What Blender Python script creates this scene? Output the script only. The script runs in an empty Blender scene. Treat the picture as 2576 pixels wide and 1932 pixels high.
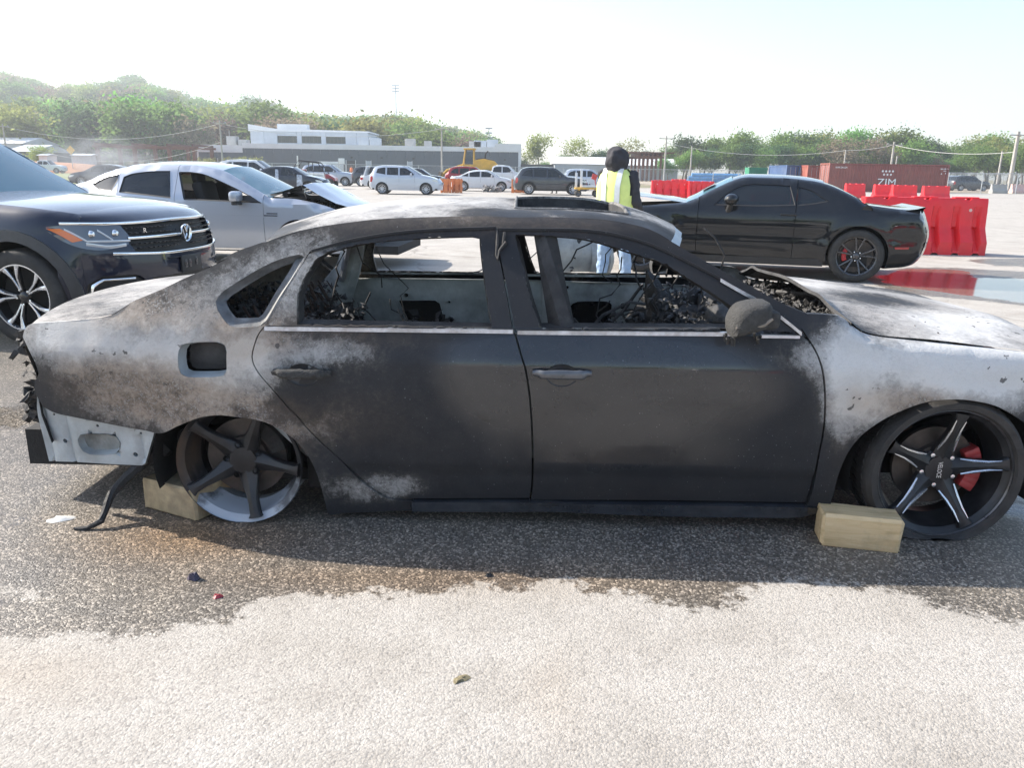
import bpy, bmesh, math, random
import numpy as np
from mathutils import Vector, Matrix, noise
from mathutils.geometry import delaunay_2d_cdt

SC = bpy.context.scene
COL = SC.collection
R = math.radians
rnd = random.Random(7)

# ------------------------------------------------------------------ camera
CAM_H, PITCH, ROLL, FPX = 1.42, 15.16, 0.9, 1980.0      # focal length in pixels of the 2576 px wide photograph
CX, CY = 1288.0, 966.0
cam_data = bpy.data.cameras.new('camera')
cam = bpy.data.objects.new('camera', cam_data)
COL.objects.link(cam)
cam_data.sensor_width = 36.0
cam_data.lens = 36.0 * FPX / 2576.0
cam_data.clip_start, cam_data.clip_end = 0.05, 6000
_p, _r = R(PITCH), R(ROLL)
cF = Vector((0, math.cos(_p), -math.sin(_p))); _R = Vector((1, 0, 0)); _U = _R.cross(cF)
cR = _R * math.cos(_r) + _U * math.sin(_r); cU = _U * math.cos(_r) - _R * math.sin(_r)
CAM = Vector((0, 0, CAM_H))
cam.matrix_world = Matrix(((cR.x, cU.x, -cF.x, 0), (cR.y, cU.y, -cF.y, 0), (cR.z, cU.z, -cF.z, CAM_H), (0, 0, 0, 1)))
SC.camera = cam

# ------------------------------------------------------------------ sky, sun, exposure
SUN_EL = R(33.0)
SUN_DIR = Vector((-0.945, 0.33, 0)).normalized() * math.cos(SUN_EL) + Vector((0, 0, math.sin(SUN_EL)))
world = bpy.data.worlds.new('World'); SC.world = world; world.use_nodes = True
wn = world.node_tree
bg = wn.nodes['Background']
sky = wn.nodes.new('ShaderNodeTexSky'); sky.sky_type = 'NISHITA'; sky.sun_disc = False
sky.sun_elevation = SUN_EL
sky.sun_rotation = math.atan2(SUN_DIR.x, SUN_DIR.y)
sky.air_density = 1.0; sky.dust_density = 1.2; sky.ozone_density = 1.0
wn.links.new(sky.outputs[0], bg.inputs[0]); bg.inputs[1].default_value = 0.15
sun_d = bpy.data.lights.new('sun', 'SUN'); sun_d.energy = 5.0; sun_d.angle = R(0.6); sun_d.color = (1.0, 0.93, 0.83)
sun = bpy.data.objects.new('sun', sun_d); COL.objects.link(sun)
sun.location = (-20, 10, 30)
sun.rotation_euler = SUN_DIR.to_track_quat('Z', 'Y').to_euler()
SC.view_settings.view_transform = 'Standard'; SC.view_settings.look = 'None'
SC.view_settings.gamma = 1.0; SC.view_settings.exposure = 1.1; SC.view_settings.use_curve_mapping = False
SC.cycles.use_denoising = True
SC.cycles.max_bounces = 8; SC.cycles.transparent_max_bounces = 24; SC.cycles.volume_bounces = 0
SC.cycles.glossy_bounces = 4; SC.cycles.diffuse_bounces = 3; SC.cycles.transmission_bounces = 6
SC.cycles.sample_clamp_indirect = 4.0
SC.cycles.caustics_reflective = False; SC.cycles.caustics_refractive = False

# ------------------------------------------------------------------ pixels to places
def ray(x, y):
    return cF + cR * ((x - CX) / FPX) - cU * ((y - CY) / FPX)
def ground(x, y, z=0.0):
    d = ray(x, y); t = (z - CAM_H) / d.z
    return CAM + d * t
def at_y(x, y, Y):
    d = ray(x, y); return CAM + d * (Y / d.y)
def zz(x0, y0, k):                                  # converter from a zoomed crop to photograph pixels
    def f(*pts):
        out = [(x0 + p[0] * k, y0 + p[1] * k) for p in pts]
        return out
    return f
ZA = zz(0, 150, .31646); ZB = zz(400, 150, .27125); ZC = zz(900, 200, .22604); ZD = zz(1250, 280, .22604)
ZE = zz(1600, 280, .22604); ZF = zz(1976, 250, .27125); ZG = zz(1500, 400, .45208); ZH = zz(0, 350, .33161)
ZI = zz(0, 600, .48222); ZJ = zz(500, 450, .36166); ZK = zz(1200, 450, .40687); ZL = zz(1976, 600, .51238)
ZM = zz(600, 780, .36166); ZN = zz(1300, 780, .38427); ZO = zz(0, 1100, .58228)

class Frame:
    """a thing's own axes: x forward, y to its left, z up"""
    def __init__(s, x, y, yaw, z=0.0):
        s.o = Vector((x, y, z)); s.yaw = yaw
        s.d = Vector((math.cos(yaw), math.sin(yaw), 0)); s.n = Vector((-math.sin(yaw), math.cos(yaw), 0))
    def loc(s, w):
        v = w - s.o; return Vector((v.dot(s.d), v.dot(s.n), v.z))
    def trace(s, pts, Yf, side):
        """photo pixels -> (x, z) on the body side y = side * Yf(x, z)"""
        out = []
        c = s.loc(CAM)
        for p in pts:
            r = ray(p[0], p[1]); r = Vector((r.dot(s.d), r.dot(s.n), r.z))
            y = side * float(Yf(np.array([0.]), np.array([.7]))[0]) if callable(Yf) else side * Yf
            for _ in range(14):
                t = (y - c.y) / r.y
                q = c + r * t
                if callable(Yf):
                    y = .5 * y + .5 * side * float(Yf(np.array([q.x]), np.array([q.z]))[0])
            out.append((q.x, q.z))
        return out
    def empty(s, name, label, cat, group=None):
        o = bpy.data.objects.new(name, None); COL.objects.link(o)
        o.location = s.o; o.rotation_euler = (0, 0, s.yaw); o.empty_display_size = .2
        tag(o, label, cat, group); return o

def tag(o, label=None, cat=None, group=None, kind=None):
    if label: o['label'] = label
    if cat: o['category'] = cat
    if group: o['group'] = group
    if kind: o['kind'] = kind
    return o
def empty(name, loc, rz, label, cat, group=None):
    o = bpy.data.objects.new(name, None); COL.objects.link(o)
    o.location = loc; o.rotation_euler = (0, 0, rz); o.empty_display_size = .2
    return tag(o, label, cat, group)
def copy_tree(o, parent=None):
    c = o.copy(); COL.objects.link(c); c.parent = parent
    for ch in [k for k in o.children]: copy_tree(ch, c)
    return c

def link(name, me, mat, parent=None, smooth=35, loc=None, rot=None):
    if mat is not None and not len(me.materials): me.materials.append(mat)
    if smooth:
        me.polygons.foreach_set('use_smooth', [True] * len(me.polygons))
        if smooth < 180: me.set_sharp_from_angle(angle=R(smooth))
    o = bpy.data.objects.new(name, me); COL.objects.link(o)
    if parent is not None: o.parent = parent
    if loc is not None: o.location = loc
    if rot is not None: o.rotation_euler = rot
    return o
def mesh(name, V, F, mat, parent=None, smooth=35, loc=None, rot=None):
    me = bpy.data.meshes.new(name); me.from_pydata([tuple(v) for v in V], [], F); me.update()
    return link(name, me, mat, parent, smooth, loc, rot)

# a small shape collector: boxes, tubes, lathes in one mesh
class MB:
    def __init__(s): s.V = []; s.F = []
    def add(s, V, F):
        b = len(s.V); s.V += [tuple(v) for v in V]; s.F += [tuple(i + b for i in f) for f in F]; return s
    def box(s, c, d, rot=None, bev=0.0):
        hx, hy, hz = d[0] / 2, d[1] / 2, d[2] / 2
        if bev > 0:
            bm = bmesh.new(); bmesh.ops.create_cube(bm, size=1)
            for v in bm.verts: v.co = Vector((v.co.x * d[0], v.co.y * d[1], v.co.z * d[2]))
            bmesh.ops.bevel(bm, geom=bm.edges[:], offset=bev, segments=2, affect='EDGES', profile=.5)
            bm.verts.index_update()
            V = [v.co.copy() for v in bm.verts]; F = [[v.index for v in f.verts] for f in bm.faces]; bm.free()
        else:
            V = [Vector((sx * hx, sy * hy, sz * hz)) for sz in (-1, 1) for sy in (-1, 1) for sx in (-1, 1)]
            F = [(0, 2, 3, 1), (4, 5, 7, 6), (0, 1, 5, 4), (2, 6, 7, 3), (0, 4, 6, 2), (1, 3, 7, 5)]
        if rot is not None: V = [rot @ v for v in V]
        return s.add([v + Vector(c) for v in V], F)
    def tube(s, pts, r, n=8, cap=True):
        pts = [Vector(p) for p in pts]; rs = r if isinstance(r, (list, tuple)) else [r] * len(pts)
        V = []; F = []; up = Vector((0, 0, 1))
        for i, p in enumerate(pts):
            t = (pts[min(i + 1, len(pts) - 1)] - pts[max(i - 1, 0)]).normalized()
            a = t.cross(up) if abs(t.dot(up)) < .95 else t.cross(Vector((1, 0, 0)))
            a.normalize(); b = t.cross(a)
            for k in range(n):
                an = 2 * math.pi * k / n; V.append(p + (a * math.cos(an) + b * math.sin(an)) * rs[i])
        for i in range(len(pts) - 1):
            for k in range(n):
                F.append((i * n + k, i * n + (k + 1) % n, (i + 1) * n + (k + 1) % n, (i + 1) * n + k))
        if cap: F.append(tuple(range(n))[::-1]); F.append(tuple((len(pts) - 1) * n + k for k in range(n)))
        return s.add(V, F)
    def lathe(s, prof, n=32, axis='y', a0=0, a1=2 * math.pi):
        """prof: (radius, height along axis)"""
        V = []; F = []; full = abs(a1 - a0 - 2 * math.pi) < 1e-6; m = n if full else n + 1
        for r, h in prof:
            for k in range(m):
                an = a0 + (a1 - a0) * k / n; c, q = r * math.cos(an), r * math.sin(an)
                V.append({'y': (c, h, q), 'z': (c, q, h), 'x': (h, c, q)}[axis])
        for i in range(len(prof) - 1):
            for k in range(n):
                k2 = (k + 1) % m if full else k + 1
                F.append((i * m + k, i * m + k2, (i + 1) * m + k2, (i + 1) * m + k))
        return s.add(V, F)
    def prism(s, poly, y0, y1, axis='y'):
        n = len(poly); V = []
        for y in (y0, y1):
            for p in poly: V.append({'y': (p[0], y, p[1]), 'x': (y, p[0], p[1]), 'z': (p[0], p[1], y)}[axis])
        F = [tuple(range(n)), tuple(range(n, 2 * n))[::-1]] + [(i, n + i, n + (i + 1) % n, (i + 1) % n) for i in range(n)]
        return s.add(V, F)
    def build(s, name, mat, parent=None, smooth=35, loc=None, rot=None):
        me = bpy.data.meshes.new(name); me.from_pydata(s.V, [], s.F); me.update()
        bm = bmesh.new(); bm.from_mesh(me); bmesh.ops.recalc_face_normals(bm, faces=bm.faces[:]); bm.to_mesh(me); bm.free()
        return link(name, me, mat, parent, smooth, loc, rot)

# ------------------------------------------------------------------ curves and panels
def rs_line(pts, step, closed=True, smooth=True, corner=38):
    """resample; Catmull-Rom between corners"""
    P = [np.array(p, float) for p in pts]
    Q = [P[0]]
    for p in P[1:]:
        if np.linalg.norm(p - Q[-1]) > 1e-5: Q.append(p)
    if closed and np.linalg.norm(Q[0] - Q[-1]) < 1e-5: Q.pop()
    P = Q; n = len(P)
    def is_corner(i):
        if not smooth: return True
        if not closed and i in (0, n - 1): return True
        a = P[i] - P[(i - 1) % n]; b = P[(i + 1) % n] - P[i]
        c = np.dot(a, b) / (np.linalg.norm(a) * np.linalg.norm(b) + 1e-9)
        return math.degrees(math.acos(max(-1, min(1, c)))) > corner
    cs = [is_corner(i) for i in range(n)]
    out = []
    for i in range(n if closed else n - 1):
        p1, p2 = P[i], P[(i + 1) % n]
        p0 = P[(i - 1) % n] if not cs[i] else p1 - (p2 - p1)
        p3 = P[(i + 2) % n] if not cs[(i + 1) % n] else p2 + (p2 - p1)
        L = np.linalg.norm(p2 - p1); m = max(1, int(round(L / step)))
        for k in range(m):
            t = k / m; d1 = (p2 - p0) * .5; d2 = (p3 - p1) * .5
            for d in (d1, d2):
                l = np.linalg.norm(d)
                if l > L * 1.2: d *= L * 1.2 / l
            t2, t3 = t * t, t * t * t
            out.append(p1 * (2 * t3 - 3 * t2 + 1) + p2 * (-2 * t3 + 3 * t2) + d1 * (t3 - 2 * t2 + t) + d2 * (t3 - t2))
    if not closed: out.append(P[-1])
    return out
def inside(poly, X, Z):
    poly = np.array(poly); n = len(poly); r = np.zeros(len(X), bool); j = n - 1
    for i in range(n):
        xi, zi = poly[i]; xj, zj = poly[j]
        c = ((zi > Z) != (zj > Z)) & (X < (xj - xi) * (Z - zi) / (zj - zi + 1e-12) + xi)
        r ^= c; j = i
    return r
def dist_line(line, X, Z, closed=True):
    P = np.array(line); Q = np.roll(P, -1, 0) if closed else P[1:]
    P = P if closed else P[:-1]
    best = np.full(len(X), 1e9)
    for (ax, az), (bx, bz) in zip(P, Q):
        dx, dz = bx - ax, bz - az; L = dx * dx + dz * dz + 1e-12
        t = np.clip(((X - ax) * dx + (Z - az) * dz) / L, 0, 1)
        best = np.minimum(best, np.hypot(X - ax - t * dx, Z - az - t * dz))
    return best

def fill2d(outline, holes, step, bstep=None, smooth=True):
    bstep = bstep or step * .6
    O = rs_line(outline, bstep, True, smooth); H = [rs_line(h, bstep, True, smooth) for h in holes]
    x0, z0 = np.min(O, 0); x1, z1 = np.max(O, 0)
    gx, gz = np.meshgrid(np.arange(x0 + step * .5, x1, step), np.arange(z0 + step * .5, z1, step))
    gx, gz = gx.ravel(), gz.ravel()
    ok = inside(O, gx, gz)
    for h in H: ok &= ~inside(h, gx, gz)
    gx, gz = gx[ok], gz[ok]
    if len(gx):
        d = dist_line(O, gx, gz)
        for h in H: d = np.minimum(d, dist_line(h, gx, gz))
        k = d > step * .45; gx, gz = gx[k], gz[k]
    V = [Vector((p[0], p[1])) for p in O]; E = [(i, (i + 1) % len(O)) for i in range(len(O))]
    for h in H:
        b = len(V); V += [Vector((p[0], p[1])) for p in h]; E += [(b + i, b + (i + 1) % len(h)) for i in range(len(h))]
    V += [Vector((a, b)) for a, b in zip(gx, gz)]
    v, e, f, *_ = delaunay_2d_cdt(V, E, [], 0, 1e-6)
    v = np.array([(p.x, p.y) for p in v]); f = np.array([t for t in f if len(t) == 3])
    c = v[f].mean(1); ok = inside(O, c[:, 0], c[:, 1])
    for h in H: ok &= ~inside(h, c[:, 0], c[:, 1])
    a = v[f]; ar = np.abs((a[:, 1, 0] - a[:, 0, 0]) * (a[:, 2, 1] - a[:, 0, 1]) - (a[:, 2, 0] - a[:, 0, 0]) * (a[:, 1, 1] - a[:, 0, 1]))
    ok &= ar > 1e-9
    f = f[ok]
    used = np.unique(f); mp = -np.ones(len(v), int); mp[used] = range(len(used))
    return v[used], mp[f], O, H

def panel(name, outline, mat, parent, Yf, side=-1, holes=(), step=.03, thick=.02, off=0.0, roundr=0.0, round_line=None,
          attrs=None, smooth=True, shade=40, inset=0.0, warp=None, bstep=None):
    """sheet filling a side-view outline, laid on the body side y = side*Yf(x, z), its edge turned inwards by thick"""
    v, f, O, H = fill2d(outline, holes, step, bstep, smooth)
    X, Z = v[:, 0], v[:, 1]
    Y = (Yf(X, Z) if callable(Yf) else np.full(len(X), float(Yf))) + off
    if roundr > 0:
        d = dist_line(round_line if round_line is not None else O, X, Z, round_line is None)
        t = np.clip(1 - d / roundr, 0, 1); Y = Y - roundr * (1 - np.sqrt(np.maximum(0, 1 - t * t)))
    if warp is not None: Y = Y + warp(X, Z)
    V = [(a, side * b, c) for a, b, c in zip(X, Y, Z)]; n = len(V)
    # faces look outwards (towards side)
    F = []
    for t in f:
        a, b, c = v[t[0]], v[t[1]], v[t[2]]
        ccw = (b[0] - a[0]) * (c[1] - a[1]) - (b[1] - a[1]) * (c[0] - a[0]) > 0
        F.append(tuple(t) if ccw == (side < 0) else (t[0], t[2], t[1]))
    src = list(range(n))
    if thick:
        from collections import Counter
        cnt = {}
        for t in F:
            for i in range(3):
                e = (t[i], t[(i + 1) % 3]); k = (min(e), max(e))
                cnt[k] = None if k in cnt else e
        mp = {}
        cen = v.mean(0)
        for k, e in cnt.items():
            if e is None: continue
            for q in e:
                if q not in mp:
                    mp[q] = len(V); x, y, z = V[q]; V.append((x, y - side * thick, z)); src.append(q)
            F.append((e[1], e[0], mp[e[0]], mp[e[1]]))
    me = bpy.data.meshes.new(name); me.from_pydata([tuple(map(float, p)) for p in V], [], [tuple(int(i) for i in t) for t in F]); me.update()
    if attrs:
        for an, fn in attrs.items():
            a = me.attributes.new(an, 'FLOAT', 'POINT'); val = np.asarray(fn(X, Z), float)[np.array(src)]
            a.data.foreach_set('value', val.astype(np.float32))
    return link(name, me, mat, parent, shade)

def grid(name, rows, mat, parent=None, smooth=40, attrs=None, hole=None, flip=False, closed=False):
    """rows: list of rows of 3D points"""
    m, n = len(rows), len(rows[0]); V = [tuple(p) for r in rows for p in r]; F = []
    for i in range(m - 1):
        for j in range(n if closed else n - 1):
            if hole and hole(i, j): continue
            q = (i * n + j, i * n + (j + 1) % n, (i + 1) * n + (j + 1) % n, (i + 1) * n + j)
            F.append(q[::-1] if flip else q)
    me = bpy.data.meshes.new(name); me.from_pydata(V, [], F); me.update()
    if attrs:
        A = np.array(V)
        for an, fn in attrs.items():
            a = me.attributes.new(an, 'FLOAT', 'POINT'); a.data.foreach_set('value', np.asarray(fn(A), np.float32))
    return link(name, me, mat, parent, smooth)

def smooth_tab(pts, sig=0.0):
    xs = np.array([p[0] for p in pts]); ys = np.array([p[1] for p in pts])
    if sig <= 0: return lambda x: np.interp(x, xs, ys)
    t = np.arange(xs[0] - 1, xs[-1] + 1, .005); y = np.interp(t, xs, ys)
    k = np.exp(-.5 * (np.arange(-int(4 * sig / .005), int(4 * sig / .005) + 1) * .005 / sig) ** 2); k /= k.sum()
    pad = len(k) // 2; y2 = np.convolve(np.pad(y, pad, mode='edge'), k, 'valid')
    return lambda x: np.interp(x, t, y2)

def text(name, s, size, mat, parent=None, loc=(0, 0, 0), rot=(0, 0, 0), depth=.002, align='CENTER', sx=1.0):
    cu = bpy.data.curves.new(name, 'FONT'); cu.body = s; cu.size = size; cu.extrude = depth; cu.align_x = align; cu.align_y = 'CENTER'
    o = bpy.data.objects.new('tmp', cu); COL.objects.link(o)
    bpy.context.view_layer.update()
    me = bpy.data.meshes.new_from_object(o.evaluated_get(bpy.context.evaluated_depsgraph_get()))
    bpy.data.objects.remove(o); bpy.data.curves.remove(cu)
    me.name = name
    for v in me.vertices: v.co.x *= sx
    me.materials.clear()
    return link(name, me, mat, parent, 0, loc, rot)

# ------------------------------------------------------------------ materials
MATS = {}
def nodes_of(m): return m.node_tree.nodes, m.node_tree.links
def base_mat(name, col=(.5, .5, .5), rough=.5, metal=0.0, spec=.5, coat=0.0, coat_rough=.05):
    m = bpy.data.materials.new(name); m.use_nodes = True
    b = m.node_tree.nodes['Principled BSDF']
    b.inputs['Base Color'].default_value = (*col, 1); b.inputs['Roughness'].default_value = rough
    b.inputs['Metallic'].default_value = metal; b.inputs['Specular IOR Level'].default_value = spec
    b.inputs['Coat Weight'].default_value = coat; b.inputs['Coat Roughness'].default_value = coat_rough
    MATS[name] = m; return m
def nd(m, t, **kw):
    n = m.node_tree.nodes.new(t)
    for k, v in kw.items():
        if k.startswith('i_'):
            key = k[2:]; key = int(key) if key.isdigit() else key
            n.inputs[key].default_value = v
        else: setattr(n, k, v)
    return n
def ln(m, a, b): m.node_tree.links.new(a, b)
def tex_noise(m, scale, detail=4, rough=.55, vec=None, dist=0.0):
    n = nd(m, 'ShaderNodeTexNoise', i_Scale=scale, i_Detail=detail, i_Roughness=rough, i_Distortion=dist)
    if vec is not None: ln(m, vec, n.inputs['Vector'])
    return n.outputs[0]
def objco(m): return nd(m, 'ShaderNodeTexCoord').outputs['Object']
def mth(m, op, a, b=None, clamp=False):
    n = nd(m, 'ShaderNodeMath', operation=op, use_clamp=clamp)
    for i, v in enumerate((a, b)):
        if v is None: continue
        if isinstance(v, (int, float)): n.inputs[i].default_value = v
        else: ln(m, v, n.inputs[i])
    return n.outputs[0]
def ramp(m, fac, stops, interp='LINEAR'):
    n = nd(m, 'ShaderNodeValToRGB'); cr = n.color_ramp; cr.interpolation = interp
    while len(cr.elements) > 1: cr.elements.remove(cr.elements[-1])
    for i, (p, c) in enumerate(stops):
        e = cr.elements[0] if i == 0 else cr.elements.new(p)
        e.position = p; c = c if isinstance(c, (tuple, list)) else (c, c, c); e.color = (*c, 1)
    ln(m, fac, n.inputs[0]); return n.outputs[0]
def mix(m, f, a, b, mode='MIX'):
    n = nd(m, 'ShaderNodeMix', data_type='RGBA', blend_type=mode)
    for i, v in ((0, f), (6, a), (7, b)):
        if isinstance(v, (int, float)): n.inputs[i].default_value = v
        elif isinstance(v, (tuple, list)): n.inputs[i].default_value = (*v, 1)
        else: ln(m, v, n.inputs[i])
    return n.outputs[2]
def bump(m, h, strength=.3, dist=.01, target=None):
    n = nd(m, 'ShaderNodeBump', i_Strength=strength, i_Distance=dist); ln(m, h, n.inputs['Height'])
    ln(m, n.outputs[0], (target or m.node_tree.nodes['Principled BSDF']).inputs['Normal']); return n.outputs[0]
def P(m): return m.node_tree.nodes['Principled BSDF']

def worn(name, col, rough=.5, metal=0.0, var=.25, scale=6.0, bmp=0.0, bscale=60, dirt=None, dirt_amt=.5, coat=0.0, spec=.5):
    """plain colour broken up by noise, with dirt"""
    m = base_mat(name, col, rough, metal, spec, coat); o = objco(m)
    n1 = tex_noise(m, scale, 5, .6, o)
    lo = tuple(c * (1 - var) for c in col); hi = tuple(min(1, c * (1 + var)) for c in col)
    c = ramp(m, n1, [(.3, lo), (.7, hi)])
    if dirt is not None:
        n2 = tex_noise(m, scale * .37, 6, .65, o)
        c = mix(m, ramp(m, n2, [(.45, 0.0), (.75, dirt_amt)]), c, dirt)
    ln(m, c, P(m).inputs['Base Color'])
    rr = mth(m, 'MULTIPLY_ADD', n1, .25); rr.node.inputs[2].default_value = max(0, rough - .125)
    ln(m, rr, P(m).inputs['Roughness'])
    if bmp: bump(m, tex_noise(m, bscale, 4, .6, o), bmp, .01)
    return m
def car_paint(name, col, metal=.0, flake=0.0, rough=.35, dust=.12):
    m = base_mat(name, col, rough, metal, .1, 1.0, .03); o = objco(m)
    n = tex_noise(m, 3.0, 6, .65, o)
    c = mix(m, ramp(m, n, [(.45, 0.0), (.8, dust)]), col, (.35, .32, .28))
    ln(m, c, P(m).inputs['Base Color'])
    ln(m, ramp(m, n, [(.4, .01), (.8, .05)]), P(m).inputs['Coat Roughness'])
    return m
def glass_mat(name, col=(.02, .025, .03), rough=.03, alpha=.85):
    m = base_mat(name, col, rough, 0, .6); P(m).inputs['Alpha'].default_value = alpha
    return m
# ================================================================== ground
def disp(*pts): return [(p[0] * 1.16456, p[1] * 1.16456) for p in pts]
def gpts(px): return [tuple(ground(x, y)[:2]) for x, y in px]
wet_near = gpts(disp((-250, 1420), (0, 1378), (300, 1375), (400, 1362), (480, 1350), (540, 1320), (600, 1290), (640, 1280), (690, 1300), (760, 1290),
    (830, 1280), (900, 1285), (1000, 1275), (1100, 1275), (1180, 1262), (1240, 1255), (1255, 1282), (1400, 1285), (1430, 1308), (1590, 1325),
    (1600, 1290), (1640, 1262), (1700, 1265), (1780, 1255), (1800, 1275), (1900, 1270), (2000, 1300), (2100, 1330), (2212, 1345), (2450, 1375)))
wet1 = wet_near + [(3.6, 3.2), (3.3, 4.6), (1.5, 4.9), (.4, 4.4), (-.8, 4.6), (-2.2, 5.2), (-3.0, 6.6), (-4.6, 7.3), (-7.5, 6.5), (-7.5, 3.0)]
wet2 = gpts(disp((1860, 600), (1905, 585), (1960, 577), (2060, 578), (2160, 584), (2300, 590), (2330, 640), (2230, 662), (2120, 650), (2010, 640), (1930, 632)))
pud2 = gpts(disp((1890, 597), (1960, 580), (2080, 582), (2110, 600), (2230, 602), (2300, 640), (2212, 655), (2105, 640), (2010, 628), (1925, 615)))
wet3 = gpts(disp((2060, 560), (2212, 556), (2330, 560), (2330, 580), (2150, 575)))
wet4 = [(-2.9, 8.4), (-1.6, 8.1), (.3, 8.4), (1.6, 8.9), (3.2, 9.4), (3.6, 10.2), (1.5, 10.2), (-1.2, 10.0), (-2.8, 9.7)]
dryspot = gpts(disp((-300, 1262), (0, 1268), (60, 1262), (125, 1278), (130, 1292), (60, 1300), (0, 1298), (-300, 1310)))
def spaced(a, lo, hi, d0, grow, far0, far1):
    xs = list(np.arange(lo, hi, d0)); s = d0; x = xs[-1]
    while x < far1: s *= grow; x += s; xs.append(x)
    s = d0; x = xs[0]; pre = []
    while x > far0: s *= grow; x -= s; pre.append(x)
    return np.array(pre[::-1] + xs)
gx = spaced(0, -7.5, 8.5, .07, 1.16, -1000, 1000)
gy = spaced(0, 1.0, 11.5, .06, 1.14, -300, 1100)
GX, GY = np.meshgrid(gx, gy); shp = GX.shape
fx, fy = GX.ravel(), GY.ravel()
def soft(poly, w):
    d = np.full(len(fx), -9.0); b = np.array(poly)
    k = (fx > b[:, 0].min() - 1) & (fx < b[:, 0].max() + 1) & (fy > b[:, 1].min() - 1) & (fy < b[:, 1].max() + 1)
    if k.any():
        q = dist_line(poly, fx[k], fy[k]); s = np.where(inside(poly, fx[k], fy[k]), 1, -1); d[k] = q * s
    return np.clip(.5 + d / w, 0, 1)
wet = np.maximum.reduce([soft(wet1, .5), soft(wet2, .5), soft(wet3, .5) * .8, soft(wet4, .6)])
wet = np.minimum(wet, 1 - soft(dryspot, .25) * .8)
def blob(x, y, rx, ry): return np.exp(-((fx - x) / rx) ** 2 - ((fy - y) / ry) ** 2)
# the film of water is deepest left of the block, beside the front tyre and in the pool beyond
pool = np.maximum.reduce([soft(pud2, .35), .62 * blob(-2.5, 2.9, .7, .5), .66 * blob(2.4, 3.2, .5, .5), .7 * blob(-2.6, 4.4, 1.0, .4), .62 * blob(-2.3, 2.35, .9, .12), .8 * blob(-1.0, 9.1, 1.6, .35), .8 * blob(1.9, 9.7, 1.4, .3)])
rusty = np.maximum.reduce([.9 * blob(-1.25, 2.85, .4, .22), .5 * blob(-.3, 2.55, .9, .12), .4 * blob(-1.5, 1.95, .35, .14), .35 * blob(-2.1, 1.6, .3, .2), .3 * blob(.12, 1.9, .08, .2)])
V = np.column_stack([fx, fy, np.zeros(len(fx))])
ny, nx = shp
idx = np.arange(ny * nx).reshape(ny, nx)
Fq = np.column_stack([idx[:-1, :-1].ravel(), idx[:-1, 1:].ravel(), idx[1:, 1:].ravel(), idx[1:, :-1].ravel()])
gme = bpy.data.meshes.new('ground'); gme.from_pydata(V.tolist(), [], Fq.tolist()); gme.update()
for an, val in (('wet', wet), ('pool', pool), ('rusty', rusty)):
    a = gme.attributes.new(an, 'FLOAT', 'POINT'); a.data.foreach_set('value', val.astype(np.float32))

gm = base_mat('lot_asphalt', (.45, .43, .4), .9)
o = objco(gm)
att = lambda m, n: nd(m, 'ShaderNodeAttribute', attribute_name=n).outputs['Fac']
sep = nd(gm, 'ShaderNodeSeparateXYZ'); ln(gm, o, sep.inputs[0])
wv = att(gm, 'wet'); pv = att(gm, 'pool'); rv = att(gm, 'rusty')
nb = tex_noise(gm, 2.2, 7, .65, o); nf = tex_noise(gm, 28, 4, .7, o); nm = tex_noise(gm, 7, 4, .6, o)
wsum = mth(gm, 'ADD', wv, mth(gm, 'MULTIPLY', mth(gm, 'SUBTRACT', nm, .5), .55))
wsum = mth(gm, 'ADD', wsum, mth(gm, 'MULTIPLY', mth(gm, 'SUBTRACT', nf, .5), .3))
wm = ramp(gm, wsum, [(.47, 0.0), (.56, 1.0)])
wrp = nd(gm, 'ShaderNodeVectorMath', operation='MULTIPLY_ADD'); wrp.inputs[1].default_value = (.012, .012, .012)
nwv = nd(gm, 'ShaderNodeTexNoise', i_Scale=45.0, i_Detail=3.0); ln(gm, o, nwv.inputs['Vector']); ln(gm, nwv.outputs['Color'], wrp.inputs[0]); ln(gm, o, wrp.inputs[2])
v1 = nd(gm, 'ShaderNodeTexVoronoi', i_Scale=140.0); ln(gm, wrp.outputs[0], v1.inputs['Vector'])
v2 = nd(gm, 'ShaderNodeTexVoronoi', i_Scale=70.0); ln(gm, o, v2.inputs['Vector'])
chip = ramp(gm, nd(gm, 'ShaderNodeSeparateColor').outputs[0], [(0, .74), (.3, .93), (.8, 1.05), (1, 1.14)])
ln(gm, v1.outputs['Color'], [n for n in gm.node_tree.nodes if n.bl_idname == 'ShaderNodeSeparateColor'][0].inputs[0])
dry = ramp(gm, nb, [(.25, (.32, .292, .255)), (.5, (.405, .375, .335)), (.75, (.465, .437, .398))])
nst = tex_noise(gm, .35, 6, .7, o)
dry = mix(gm, ramp(gm, nst, [(.56, 0.0), (.72, .45)]), dry, (.30, .27, .235))
wetc = ramp(gm, nb, [(.3, (.115, .105, .093)), (.7, (.195, .168, .135))])
wetc = mix(gm, mth(gm, 'MULTIPLY', rv, .75), wetc, (.17, .095, .04))
dry = mix(gm, mth(gm, 'MULTIPLY', rv, .5), dry, (.40, .30, .20))
c1 = mix(gm, wm, dry, wetc)
c1 = mix(gm, 1.0, c1, chip, 'MULTIPLY')
wchip = ramp(gm, [n for n in gm.node_tree.nodes if n.bl_idname == 'ShaderNodeSeparateColor'][0].outputs[1], [(.0, .5), (.45, .85), (.72, 1.15), (.93, 2.6)])
c1 = mix(gm, wm, c1, mix(gm, 1.0, c1, wchip, 'MULTIPLY'))
crev = ramp(gm, v1.outputs['Distance'], [(.0, 1.0), (.5, 1.0), (.9, .84)])
c1 = mix(gm, 1.0, c1, crev, 'MULTIPLY')
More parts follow.
